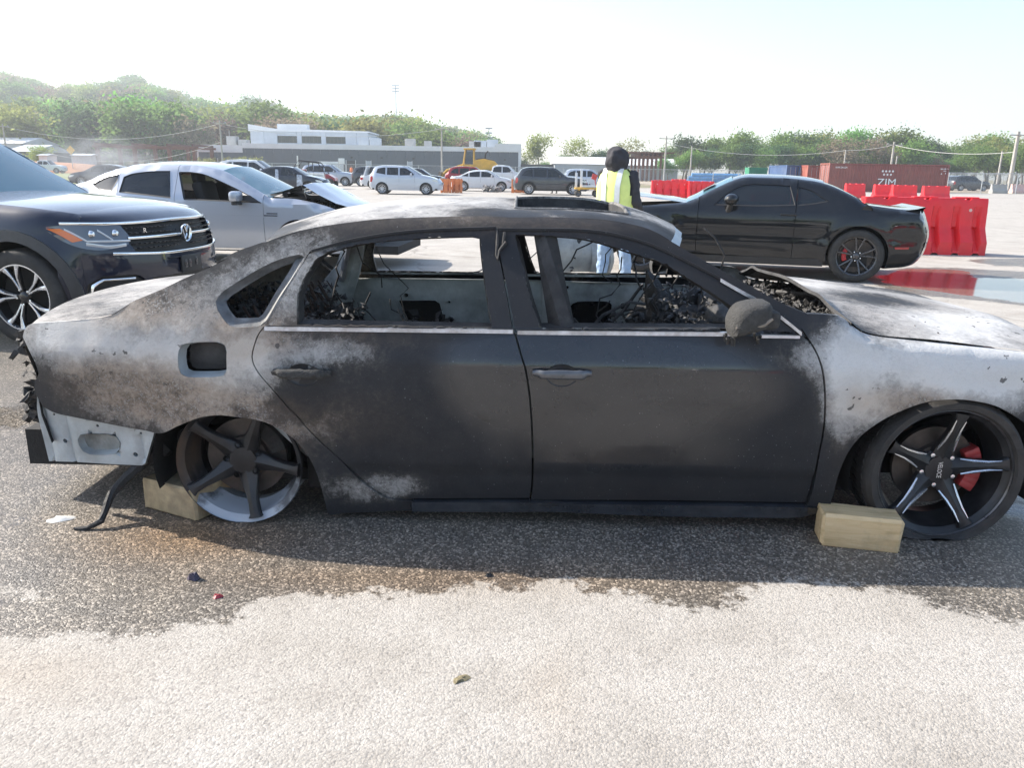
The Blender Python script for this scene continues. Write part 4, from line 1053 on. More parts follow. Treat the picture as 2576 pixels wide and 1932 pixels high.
block('wood_block', 'pale cut wood block with a knot, wedged before the front tyre of the burnt sedan', (ZL((170, 1510))[0], ZL((562, 1548))[0]), .135, .135, WOODN)
block('wood_block', 'grey weathered wood block under the bare rear rim of the burnt sedan', (ZI((755, 1408))[0], ZI((1030, 1478))[0]), .14, .30, WOODG)
SCRAPW = worn('white_scrap', (.62, .61, .58), .7); SCRAPR = worn('red_scrap', (.35, .04, .05), .5); SCRAPP = worn('purple_scrap', (.05, .04, .07), .5)
def flake(name, label, px, size, mat, seed, hgt=.012):
    r = random.Random(seed); c = ground(*px); n = 9; V = []; F = []
    for q in (1.0, .5):
        for k in range(n):
            a = 2 * math.pi * k / n; rr = size * q * r.uniform(.55, 1.1)
            V.append((math.cos(a) * rr, math.sin(a) * rr * .62, (.001 if q == 1 else hgt * r.uniform(.5, 1.2))))
    V.append((0, 0, hgt)); 
    for k in range(n): F.append((k, (k + 1) % n, n + (k + 1) % n, n + k)); F.append((n + k, n + (k + 1) % n, 2 * n))
    ob = mesh(name, V, F, mat, None, 30, c, (0, 0, r.uniform(-.3, .9))); tag(ob, label, 'scrap'); return ob
flake('plastic_scrap', 'torn white scrap lying left of the melted strap', ZI((315, 1468))[0], .055, SCRAPW, 2)
flake('plastic_scrap', 'small crumpled dark purple scrap on the wet asphalt', ZO((838, 615))[0], .030, SCRAPP, 3, .025)
flake('plastic_scrap', 'small red torn wrapper on the wet asphalt', ZO((942, 690))[0], .024, SCRAPR, 4, .01)
flake('dirt_clod', 'small clod of brown dirt on the dry asphalt', ZO((1995, 1048))[0], .030, worn('dirt_brown', (.20, .17, .10), .9, 0, .5, 60, .8, 150), 5, .006)
flake('plastic_scrap', 'tiny black lump on the wet asphalt by the rear door of the burnt sedan', ZO((2110, 600))[0], .018, CHAR, 6, .012)
# ================================================================== shared car parts
PLAST = worn('black_plastic', (.022, .022, .023), .55, 0, .3, 20, .1)
TYRE2 = worn('dusty_tyre', (.028, .027, .026), .75, 0, .35, 18, .2, 80, (.10, .09, .075), .4)
RIMS = worn('silver_alloy', (.52, .53, .55), .3, .7, .12, 20)
RIMG = worn('gunmetal_alloy', (.10, .10, .105), .28, .7, .15, 20)
RIMK = worn('black_alloy', (.018, .018, .02), .2, .4, .2, 20, coat=.5)
MACH = worn('machined_alloy', (.66, .67, .69), .25, .8, .08, 25)
CHROME = base_mat('chrome_trim', (.78, .79, .80), .1, 1.0)
DARKIN = worn('dark_cabin', (.018, .018, .019), .8, 0, .4, 8)
GLD = glass_mat('tinted_glass', (.012, .016, .020), .03, .93)
GLC = glass_mat('clear_car_glass', (.05, .07, .08), .03, .45)
GLW = glass_mat('windscreen_glass', (.10, .21, .26), .06, .86)
LAMPR = base_mat('red_lens', (.35, .012, .015), .12, 0, .5, 1.0); LAMPC = base_mat('clear_lens', (.55, .57, .6), .08, .3, .5, 1.0)
LAMPA = base_mat('amber_lens', (.75, .17, .02), .15, 0, .5, 1.0); LAMPD = base_mat('smoked_lens', (.11, .12, .135), .06, .2, .6, 1.0)
BLKP = car_paint('black_paint', (.006, .007, .009), dust=.03)
DKBL = car_paint('midnight_blue_paint', (.008, .012, .028), dust=.05)
SILV = car_paint('silver_paint', (.42, .45, .50), .55, dust=.06)
WHTP = car_paint('white_paint', (.66, .67, .68), dust=.12)
GRYP = car_paint('dark_grey_paint', (.055, .06, .07), .4, dust=.1)
REDP = car_paint('red_paint', (.30, .012, .02), .1, dust=.08)
NAVY = car_paint('navy_paint', (.012, .018, .035), dust=.1)
ORNP = car_paint('orange_paint', (.50, .14, .03), dust=.1)

_wcache = {}
def gwheel(parent, loc, side, r=.33, rim=.23, wid=.21, style='ten', mat=None, near=False, calmat=None):
    """wheel > tyre, rim spokes, hub; outward is -y in its own axes"""
    mat = mat or RIMS; key = (r, rim, wid, style, mat.name, near)
    if key in _wcache:
        w = copy_tree(_wcache[key], parent)
        w.location = loc; w.rotation_euler = (0, 0, 0 if side < 0 else math.pi); return w
    n = 48 if near else 24
    m = MB(); m.lathe([(rim + .006, 0), (rim + .006, .012), (rim - .012, .02), (rim - .03, .10), (rim - .03, wid)], n)
    w = m.build('wheel', mat if style != 'two_tone' else RIMK, parent); w.location = loc; w.rotation_euler = (0, 0, 0 if side < 0 else math.pi)
    m = MB(); s = r - rim
    m.lathe([(rim + .002, .0), (rim + .01, -.012), (rim + s * .4, -.018), (r - .025, -.008), (r - .006, .012), (r, .04), (r, wid - .04), (r - .02, wid), (rim, wid)], n)
    m.build('tyre', TYRE2, w)
    m = MB(); m.lathe([(rim - .035, .10), (.05, .11), (.0001, .11)], n); m.build('wheel_well', UNDER if calmat is None else DISC, w)
    def spoke(a, r0, r1, w0, w1, y0, y1, th=.02, b=0.0):
        ca, sa = math.cos(a), math.sin(a); cb, sb_ = math.cos(a + b), math.sin(a + b); rows = []
        for u in np.linspace(0, 1, 5 if near else 3):
            rr = r0 + (r1 - r0) * u; hw = w0 + (w1 - w0) * u; y = y0 + (y1 - y0) * u
            cx_, sx_ = (ca * (1 - u) + cb * u), (sa * (1 - u) + sb_ * u)
            rows.append([(rr * cx_ - q * hw * sx_, y + dy, rr * sx_ + q * hw * cx_) for q, dy in ((-1, th), (-1, .003), (-.7, 0), (.7, 0), (1, .003), (1, th))])
        return rows
    def joined(name, lst, mt):
        V = []; F = []
        for rows in lst:
            b = len(V); k = len(rows[0]); V += [p for q in rows for p in q]
            F += [(b + i * k + j, b + i * k + j + 1, b + (i + 1) * k + j + 1, b + (i + 1) * k + j) for i in range(len(rows) - 1) for j in range(k - 1)]
        return mesh(name, V, F, mt, w, 30)
    if style == 'ten':
        for k in range(10): joined('spoke', [spoke(k * .62832, .04, rim - .008, .022, .016, .035, .012)], mat)
    elif style == 'five':
        for k in range(5): joined('spoke', [spoke(k * 1.25664 + 1.57, .04, rim - .008, .05, .034, .03, .012)], mat)
    elif style == 'split':                                        # five pairs of forked spokes
        for k in range(5):
            a = k * 1.25664 + .2
            joined('spoke', [spoke(a - .16, .05, rim - .005, .012, .011, .055, .012, .022, -.08), spoke(a + .16, .05, rim - .005, .012, .011, .055, .012, .022, .08)], mat)
    elif style == 'two_tone':
        for k in range(5):
            a = k * 1.25664 + 1.85
            for q in (-1, 1):
                sp = joined('spoke', [spoke(a + q * .10, .04, rim - .006, .014, .018, .03, .012, .03, q * .12)], RIMK)
                joined('machined_face', [spoke(a + q * .11, .06, rim * .62, .007, .007, .026, .012, .004, q * .02), spoke(a + q * .13, rim * .60, rim - .006, .008, .022, .012, .004, .006, q * .13)], MACH).parent = sp
        m = MB(); m.lathe([(rim + .007, -.003), (rim - .006, -.003), (rim - .008, .01)], n); m.build('rim_edge', MACH, w)
    m = MB(); m.lathe([(.0001, .022), (.03, .022), (.042, .028), (.055, .05)], 18); hb = m.build('hub_cap', mat if style != 'two_tone' else RIMK, w)
    if near:
        for k in range(5):
            a = k * 1.25664 + .8; mm = MB(); mm.lathe([(.0001, .026), (.009, .028), (.010, .045)], 8); q = mm.build('wheel_nut', CHROME, w); q.location = (.062 * math.cos(a), 0, .062 * math.sin(a))
    if calmat is not None:
        m = MB()
        for k in range(6):
            a = R(150 + 10 * k); m.box((.155 * math.cos(a), .085, .155 * math.sin(a)), (.06, .05, .036), Matrix.Rotation(-a, 3, 'Y'), .005)
        m.build('brake_caliper', calmat, w)
    _wcache[key] = w
    return w

def section(W, zb, zr, roofk=.72, low=.94, sill=.2, xr=None, xf=None, rear=.80, front=.76, bend=.55, peak=.62):
    """half-width function of a plain car body"""
    sec = smooth_tab([(0, low - .03), (sill, low), (peak - .15, .995), (peak, 1.0), (zb - .06, .985), (zb, .965), (zb + .03, .945), (zr, roofk), (zr + .2, roofk - .15)], .015)
    pl = smooth_tab([(xr - .3, rear - .2), (xr, rear), (xr + bend * .5, rear + (1 - rear) * .78), (xr + bend, .985), (xr + bend + .4, 1.0), (xf - bend - .4, 1.0), (xf - bend, .985), (xf - bend * .45, front + (1 - front) * .72), (xf, front), (xf + .3, front - .2)], .06)
    return lambda x, z: W * pl(np.asarray(x, float)) * sec(np.asarray(z, float))

def clipx(poly, a, b):
    def half(P_, x, keep):
        out = []
        for i in range(len(P_)):
            p, q = P_[i], P_[(i + 1) % len(P_)]; ip, iq = keep(p[0], x), keep(q[0], x)
            if ip: out.append(tuple(p))
            if ip != iq:
                t = (x - p[0]) / (q[0] - p[0]); out.append((x, p[1] + t * (q[1] - p[1])))
        return out
    r = half(list(poly), a, lambda u, x: u >= x)
    return half(r, b, lambda u, x: u <= x) if r else r

def over(name, line, Yf, mat, parent, rr=.05, crown=.04, bow=0.0, nt=17, step=.08, bow_sign=1, off=0.0, smooth=True):
    """skin across the car between the two side edges, following a side-view line"""
    L = rs_line(line, step, False, smooth); rows = []
    n = len(L)
    for i, p in enumerate(L):
        t0 = L[min(i + 1, n - 1)] - L[max(i - 1, 0)]; t0 = t0 / (np.linalg.norm(t0) + 1e-9); nx_, nz_ = -t0[1], t0[0]
        ye = float(Yf(p[0], p[1])) - rr
        cr = lambda t: (crown + bow * abs(nx_)) * (1 - abs(t) ** 2.3) + off
        rows.append([(p[0] + nx_ * cr(t), ye * t, p[1] + nz_ * cr(t)) for t in np.linspace(-1, 1, nt)])
    return grid(name, rows, mat, parent, 50)

TEMPL = {
 # top line from rear bumper over the roof to the front bumper; marks: boot/glass/roof/screen/bonnet/nose indices
 'sedan': dict(top=[(.06, .26), (0, .45), (.0, .68), (.06, .90), (.14, .97), (.62, 1.03), (1.30, 1.34), (1.75, 1.43), (2.35, 1.45), (2.80, 1.39), (3.52, 1.00), (4.15, .88), (4.45, .74), (4.58, .55), (4.54, .24)], br=(4, 5, 6, 9, 10, 12),
    dlo=[(.78, 1.04), (1.05, 1.16), (1.38, 1.29), (1.85, 1.355), (2.35, 1.365), (2.72, 1.31), (3.05, 1.13), (3.30, .985), (2.3, .98), (1.4, .99)], xs=(.92, 1.32, 2.16, 3.16), wx=(.92, 3.68), wr=.33, belt=.97),
 'suv': dict(top=[(.08, .30), (0, .50), (.0, .80), (.05, 1.02), (.10, 1.10), (.16, 1.16), (.42, 1.55), (.80, 1.65), (1.6, 1.68), (2.45, 1.62), (3.18, 1.12), (3.90, 1.02), (4.35, .88), (4.55, .62), (4.50, .28)], br=(4, 5, 6, 9, 10, 12),
    dlo=[(.42, 1.16), (.62, 1.42), (.95, 1.535), (1.6, 1.56), (2.36, 1.525), (2.75, 1.28), (2.98, 1.10), (2.0, 1.07), (1.2, 1.09)], xs=(.82, 1.12, 1.98, 2.92), wx=(.86, 3.58), wr=.36, belt=1.06),
 'boxy': dict(top=[(.08, .30), (0, .46), (.0, .85), (.03, 1.02), (.06, 1.12), (.10, 1.16), (.30, 1.53), (.7, 1.60), (1.4, 1.61), (2.15, 1.57), (2.98, 1.10), (3.55, 1.00), (3.90, .86), (4.08, .62), (4.04, .28)], br=(4, 5, 6, 9, 10, 12),
    dlo=[(.40, 1.20), (.48, 1.44), (.8, 1.505), (1.5, 1.51), (2.10, 1.475), (2.45, 1.27), (2.66, 1.10), (1.8, 1.075), (1.0, 1.10)], xs=(.75, .98, 1.72, 2.62), wx=(.72, 3.27), wr=.325, belt=1.05),
 'pickup': dict(top=[(.05, .45), (0, .60), (.0, .85), (.0, 1.12), (.03, 1.20), (1.90, 1.22), (2.02, 1.75), (2.35, 1.88), (2.9, 1.90), (3.45, 1.85), (4.10, 1.30), (5.05, 1.20), (5.50, 1.08), (5.72, .72), (5.66, .38)], br=(4, 5, 6, 9, 10, 12),
    dlo=[(2.05, 1.30), (2.10, 1.66), (2.35, 1.76), (2.9, 1.785), (3.40, 1.74), (3.62, 1.55), (3.82, 1.30), (3.0, 1.27)], xs=(1.98, 2.02, 2.88, 3.84), wx=(1.15, 4.80), wr=.40, belt=1.25),
}
def far_car(frame, name, label, kind, paint, sc=(1, 1), W=.89, flipx=False, glass=None, rim=None, style='ten', group=None, lamps=True, clad=False, cat='car', rot=None, see=False, wheels=True):
    T = TEMPL[kind]; sx, sz = sc
    f2 = lambda l: [(p[0] * sx, p[1] * sz) for p in l]
    top = f2(T['top']); dlo = f2(T['dlo']); xs = [x * sx for x in T['xs']]; wx = [x * sx for x in T['wx']]; wr = T['wr']; belt = T['belt'] * sz
    L = max(p[0] for p in top); zr = max(p[1] for p in top); mid = L / 2
    sh = lambda l: [(p[0] - mid, p[1]) for p in l]
    top, dlo = sh(top), sh(dlo); xs = [x - mid for x in xs]; wx = [x - mid for x in wx]
    Yf = section(W, belt, zr, .74, xr=-mid, xf=mid)
    root = frame.empty(name, label, cat, group); glass = glass or GLD
    zb = .24 * sz if kind != 'pickup' else .42
    ar = wr + .05
    def arch(x): return [(x + ar * math.cos(a), max(zb, wr + ar * math.sin(a))) for a in np.linspace(-.25, math.pi + .25, 15)]
    body = [(p[0], max(p[1], zb)) for p in top] + [(wx[1] + ar + .02, zb)] + arch(wx[1]) + arch(wx[0])
    b = T['br']
    cuts = [-99, xs[0] if kind == 'pickup' else xs[1], xs[2], xs[3], 99]; names = ['quarter_panel', 'rear_door', 'front_door', 'front_wing']
    for side in (-1, 1):
        for k in range(4):
            pg = clipx(body, cuts[k] + .004, cuts[k + 1] - .004)
            if len(pg) < 3: continue
            win = clipx(dlo, cuts[k] + .045 - (.0 if k else -9), cuts[k + 1] - (.045 if k < 3 else 0)) if k < 3 else []
            win = [w_ for w_ in win]
            hs = [win] if len(win) > 2 else []
            pn = panel(names[k], pg, paint, root, Yf, side, hs, step=.13, bstep=.07, thick=.015, roundr=.055, round_line=top)
            if hs: panel('window', win, glass, pn, lambda x, z: Yf(x, z) - .012, side, step=.2, bstep=.08, thick=0)
            if k in (1, 2) and clad is not None:
                m = MB(); xh = cuts[k] + .12; zh = belt - .10
                m.box((xh + .05, side * (float(Yf(xh, zh)) + .012), zh), (.16, .025, .025), None, .006); m.build('door_handle', paint if not clad else PLAST, pn)
        # cladding along the sill, lamps, mirror
        sl = [(wx[0] + ar, zb), (wx[1] - ar, zb), (wx[1] - ar, zb + .10), (wx[0] + ar, zb + .10)]
        panel('sill', sl, PLAST if clad else paint, root, lambda x, z: Yf(x, z) + .008, side, step=.2, thick=.03, smooth=False)
        if clad:
            for x in wx:
                o1 = [(x + (ar + .07) * math.cos(a), max(zb, wr + (ar + .07) * math.sin(a))) for a in np.linspace(-.2, math.pi + .2, 15)]
                panel('arch_trim', o1 + arch(x)[::-1], PLAST, root, lambda x_, z: Yf(x_, z) + .012, side, step=.2, bstep=.06, thick=.03, smooth=False)
        zl = top[3][1] - .08
        tl = [(-mid + .015, zl - .14), (-mid + .03, zl + .05), (-mid + .22, zl + .04), (-mid + .28, zl - .05), (-mid + .16, zl - .14)]
        if kind in ('suv', 'boxy', 'pickup'): tl = [(-mid + .02, zl - .25), (-mid + .05, zl + .08), (-mid + .16, zl + .08), (-mid + .20, zl - .05), (-mid + .14, zl - .25)]
        panel('tail_lamp', tl, LAMPR, root, lambda x, z: Yf(x, z) + .004, side, step=.1, thick=.03)
        zh = top[12][1] - .03
        if lamps: panel('headlamp', [(mid - .10, zh - .10), (mid - .16, zh + .01), (mid - .42, zh + .05), (mid - .50, zh + .04), (mid - .36, zh - .06)], LAMPC, root, lambda x, z: Yf(x, z) + .004, side, step=.1, thick=.03)
        xm = xs[3] - .18 if kind != 'pickup' else xs[3] - .15
        m = MB(); m.box((xm, side * (float(Yf(xm, belt)) + .10), belt + .09), (.11, .20, .15), None, .035); m.box((xm, side * (float(Yf(xm, belt)) + .01), belt + .03), (.06, .08, .05)); m.build('door_mirror', paint, root)
        if wheels:
            for x in wx: gwheel(root, (x, side * (W - .015), wr), side, wr, wr * .70, .2, style, rim)
    wheel_house(root, wx, wr, ar + .01, W - .02)
    seg = [('rear_bumper', 0, b[0], paint, .10), ('boot_lid', b[0], b[1], paint, .03), ('rear_window', b[1], b[2], glass, .03), ('roof', b[2], b[3], paint, .03), ('windscreen', b[3], b[4], glass if not see else GLC, .06), ('bonnet', b[4], b[5], paint, .03), ('front_bumper', b[5], len(top) - 1, paint, .12)]
    for nm, i, j, mt, bow in seg:
        over(nm, top[i:j + 1], Yf, mt, root, .055, .025, bow, 13, .12)
    m = MB(); m.box((0, 0, zb + .06), (L - .3, W * 1.8, .1))
    if not see: m.box(((dlo[0][0] + max(p[0] for p in dlo)) / 2, 0, belt - .18), (max(p[0] for p in dlo) - dlo[0][0] + .2, W * 1.75, .36))
    m.build('floor_pan', UNDER, root)
    # seats seen through the glass
    for sy in (-.38, .38):
        m = MB(); xse = (xs[2] + xs[3]) / 2 - .25
        m.box((xse, sy, belt - .02), (.16, .46, .5), Matrix.Rotation(-.2, 3, 'Y'), .05); m.box((xse - .08, sy, belt + .30), (.10, .26, .17), None, .04); m.build('seat', DARKIN, root)
    # grille and plate
    x_, z_ = top[13]
    m = MB(); m.box((x_ + .10, 0, z_ + .02), (.03, W * .9, .13), None, .01); m.build('grille', PLAST, root)
    return root, Yf

def wheel_house(root, xs_, zc, r, w, mat=None):
    for x in xs_:
        for s in (-1, 1):
            m = MB(); m.lathe([(r, s * (w - .04)), (r, s * (w - .42)), (.02, s * (w - .44))], 24, 'y', -.35, math.pi + .35); ob = m.build('wheel_house', UNDER, root); ob.location = (x, 0, zc)

# ================================================================== silver sedan with buckled bonnet
SX = Frame(-3.55, 12.45, R(-5))
s_Y = section(.915, 1.0, 1.47, .70, xr=-2.55, xf=2.45, rear=.78, front=.74)
ts = lambda px: SX.trace(px, s_Y, -1)
silver = SX.empty('silver_sedan', 'silver sedan with its bonnet buckled up and front window down', 'car')
s_dlo_q = ts(ZA((738, 990), (830, 940), (965, 905), (885, 1045), (800, 1035)))
s_dlo_r = ts(ZA((945, 1052), (985, 930), (1050, 905), (1200, 885), (1352, 882), (1355, 1100)))
s_dlo_f = ts(ZA((1462, 1112), (1420, 890), (1530, 892), (1640, 915), (1800, 985), (1960, 1065), (2085, 1140)))
s_roof = ZA((520, 1005), (640, 975), (760, 925), (880, 880), (1000, 850), (1200, 832), (1350, 830), (1500, 835), (1640, 850), (1760, 880), (1900, 955), (2050, 1045), (2140, 1100))
s_top = ts(s_roof)
s_hood = ts(ZB((1060, 1290), (1130, 1320), (1300, 1375), (1500, 1430)))
xh0 = s_top[-1][0]
wxf, wxr = xh0 + .42, xh0 + .42 - 2.80
nose_x = wxf + .92
top_all = [(s_top[0][0] - .40, .25), (s_top[0][0] - .46, .55), (s_top[0][0] - .44, .85), (s_top[0][0] - .36, 1.0), (s_top[0][0] - .2, 1.06)] + s_top + [(xh0 + .35, .985), (xh0 + .75, .91), (xh0 + 1.05, .80), (nose_x, .60), (nose_x, .40), (nose_x - .05, .24)]
def mk_arch(x, r, zc, zb, a0=-.25, n=19): return [(x + r * math.cos(a), max(zb, zc + r * math.sin(a))) for a in np.linspace(a0, math.pi - a0, n)]
body = top_all + [(wxf + .42, .22)] + mk_arch(wxf, .37, .33, .20) + mk_arch(wxr, .37, .33, .20)
seam_b = s_dlo_r[-1][0] + .055; seam_f = s_dlo_f[-1][0] - .02; seam_r = s_dlo_r[0][0] - .03
for side in (-1, 1):
    for k, (a, b_, nm, win) in enumerate(((-99, seam_r, 'quarter_panel', s_dlo_q), (seam_r, seam_b, 'rear_door', s_dlo_r), (seam_b, seam_f + .03, 'front_door', s_dlo_f), (seam_f + .03, 99, 'front_wing', None))):
        pg = clipx(body, a + .003, b_ - .003)
        w_ = [clipx(win, a + .02, b_ - .02)] if win else []
        pn = panel(nm, pg, SILV, silver, s_Y, side, w_, step=.06, bstep=.04, thick=.02, roundr=.06, round_line=rs_line(top_all, .04, False))
        if win and not (nm == 'front_door'): panel('window', w_[0], GLD, pn, lambda x, z: s_Y(x, z) - .014, side, step=.1, thick=0)
        if win: ring('window_seal', w_[0], .018, .02, side, PLAST, pn, Yf=s_Y, y_out=.004)
        if nm in ('rear_door', 'front_door'):
            zc = .80 if nm == 'front_door' else .84
            m = MB(); m.box((a + .16, side * (float(s_Y(a + .16, zc)) + .02), zc), (.20, .03, .03), None, .01); m.build('door_handle', SILV, pn)
    strip('crease_line', [(wxr + .4, .74), (0, .73), (wxf - .4, .70)], .02, side, SILV, silver, proud=.003, Yf=s_Y)
    strip('sill_trim', [(wxr + .38, .26), (wxf - .38, .26)], .03, side, CHROME, silver, proud=.012, Yf=s_Y)
    panel('mirror_triangle', ts(ZA((1850, 1110), (1985, 1075), (2080, 1138))), PLAST, silver, s_Y, side, off=.006, step=.1, thick=.02)
    m = MB(); q = ts(ZA((1905, 1095)))[0]; yy = float(s_Y(*q)) + .13
    m.box((q[0], side * yy, q[1] + .02), (.13, .26, .15), None, .045); mo = m.build('door_mirror', SILV, silver); m = MB(); m.box((q[0], side * (yy - .02), q[1] - .075), (.09, .2, .05), None, .015); m.build('mirror_foot', PLAST, mo)
    for x in (wxf, wxr): gwheel(silver, (x, side * .90, .33), side, .33, .235, .2, 'ten', RIMS)
    m = MB(); vs = ts(ZA((2120, 1230)))[0]
    for k in range(2): m.box((vs[0] + .06 + .02 * k, side * (float(s_Y(*vs)) + .004), vs[1] - .015 + .03 * k), (.20 - .04 * k, .008, .012))
    m.build('wing_vent', CHROME, silver)
wheel_house(silver, (wxf, wxr), .33, .39, .90)
i_rg = 6; i_rt = 10; i_wt = 14
over('rear_bumper', top_all[0:4], s_Y, SILV, silver, .06, .03, .12, 13, .08)
over('boot_lid', top_all[3:7], s_Y, SILV, silver, .06, .03, .05, 13, .08)
over('rear_window', top_all[6:10], s_Y, GLD, silver, .06, .04, .0, 13, .08)
over('roof', top_all[9:15], s_Y, SILV, silver, .06, .05, .0, 17, .08)
over('windscreen', top_all[14:18], s_Y, GLW, silver, .06, .05, .05, 17, .08)
over('front_bumper', top_all[-4:], s_Y, SILV, silver, .06, .03, .12, 13, .06)
# buckled bonnet: a rear leaf thrown up to a ridge, a front leaf folding down
hb = ts(ZB((1060, 1290), (1355, 1245), (1560, 1420), (1770, 1385)))
def hoodrow(x, z, half, jit): return [(x + .04 * (1 - t * t), half * t, z + .03 * (1 - t * t) + jit * noise.noise(Vector((x * 5, t * 3, 1)))) for t in np.linspace(-1, 1, 15)]
x0 = xh0 - .06
grid('bonnet', [hoodrow(x0, 1.035, .72, .01), hoodrow(x0 + .22, 1.09, .71, .02), hoodrow(x0 + .46, 1.17, .70, .02), hoodrow(x0 + .50, 1.175, .70, .02), hoodrow(x0 + .72, 1.06, .72, .03), hoodrow(x0 + .98, .93, .72, .03), hoodrow(x0 + 1.2, .86, .68, .02), hoodrow(x0 + 1.33, .78, .62, .02)], SILV, silver, 25)
m = MB(); m.box((xh0 + .55, 0, .62), (1.0, 1.3, .45)); m.build('engine_bay', UNDER, silver)
rubble('engine_parts', 120, ((xh0 + .05, xh0 + .95), (-.62, .6), (.78, .93)), .09, PLAST, .5, 31, silver)
rubble('engine_parts', 40, ((xh0 + .2, xh0 + .8), (-.66, .3), (.80, .94)), .06, worn('bronze_part', (.22, .15, .09), .5, .4), .5, 32, silver)
m = MB(); m.box((0, 0, .28), (3.9, 1.6, .12)); m.build('floor_pan', UNDER, silver)
for sy in (-.38, .38):
    xse = (s_dlo_f[1][0] + .30)
    m = MB(); m.box((xse - .03, sy, .85), (.18, .50, .72), Matrix.Rotation(-.22, 3, 'Y'), .06); m.box((xse - .17, sy, 1.26), (.12, .27, .19), Matrix.Rotation(-.15, 3, 'Y'), .05); m.build('front_seat', DARKIN, silver)
m = MB(); m.box((s_dlo_r[0][0] + .1, 0, .80), (.2, 1.3, .6), None, .05); m.build('rear_seat', DARKIN, silver)
m = MB(); m.box((s_dlo_f[-1][0] - .05, 0, .84), (.45, 1.4, .25), None, .08); m.build('dashboard', DARKIN, silver)

# ================================================================== black coupe
cy_ = R(164.0)
CR_ = ground(*ZG((1428, 688))[0])
CXF = Frame(CR_.x + math.sin(cy_) * .93, CR_.y - math.cos(cy_) * .93 * 1.0, cy_)
# near side is its left: y = +Yf ; centre line lies beyond
CXF = Frame(CR_.x - CXF.n.x * .93, CR_.y - CXF.n.y * .93, cy_)
c_Y = section(.955, .95, 1.40, .70, xr=-1.08, xf=3.75, rear=.80, front=.80, peak=.66)
tc = lambda px: CXF.trace(px, c_Y, 1)
coupe = CXF.empty('black_coupe', 'glossy black two-door coupe with its wrecked nose behind the hooded person', 'car')
c_rear = tc(ZG((1600, 612), (1730, 600), (1790, 562), (1830, 490), (1845, 430), (1840, 380), (1830, 340), (1817, 305)))
c_deck = tc(ZG((1810, 288), (1690, 280), (1520, 258)))
c_roof = tc(ZG((1450, 215), (1350, 165), (1270, 135), (1180, 117), (1050, 105), (900, 100), (830, 100), (760, 118), (640, 172), (560, 215), (500, 240)))
x_n = c_roof[-1][0]
cw_r, cw_f = 0.0, 2.95
c_hood = [(x_n + .45, .98), (x_n + .95, .95), (x_n + 1.22, .90), (x_n + 1.34, .78), (x_n + 1.34, .55), (x_n + 1.25, .40)]
c_top = c_rear + c_deck + c_roof + c_hood
zc_r = .36
c_body = c_top + [(cw_f + .44, .30)] + mk_arch(cw_f, .41, .44, .26) + mk_arch(cw_r, .40, .37, .24)
c_body = [(x, max(z, .20)) for x, z in c_body]
cw_d = tc(ZG((655, 255), (720, 195), (790, 155), (850, 140), (960, 140), (1080, 148), (1108, 258), (900, 262)))
cw_q = tc(ZG((1096, 152), (1150, 158), (1210, 180), (1260, 215), (1298, 235), (1200, 252), (1120, 260)))
sr_ = tc(ZG((1113, 262)))[0][0]; sf_ = tc(ZG((556, 420)))[0][0]
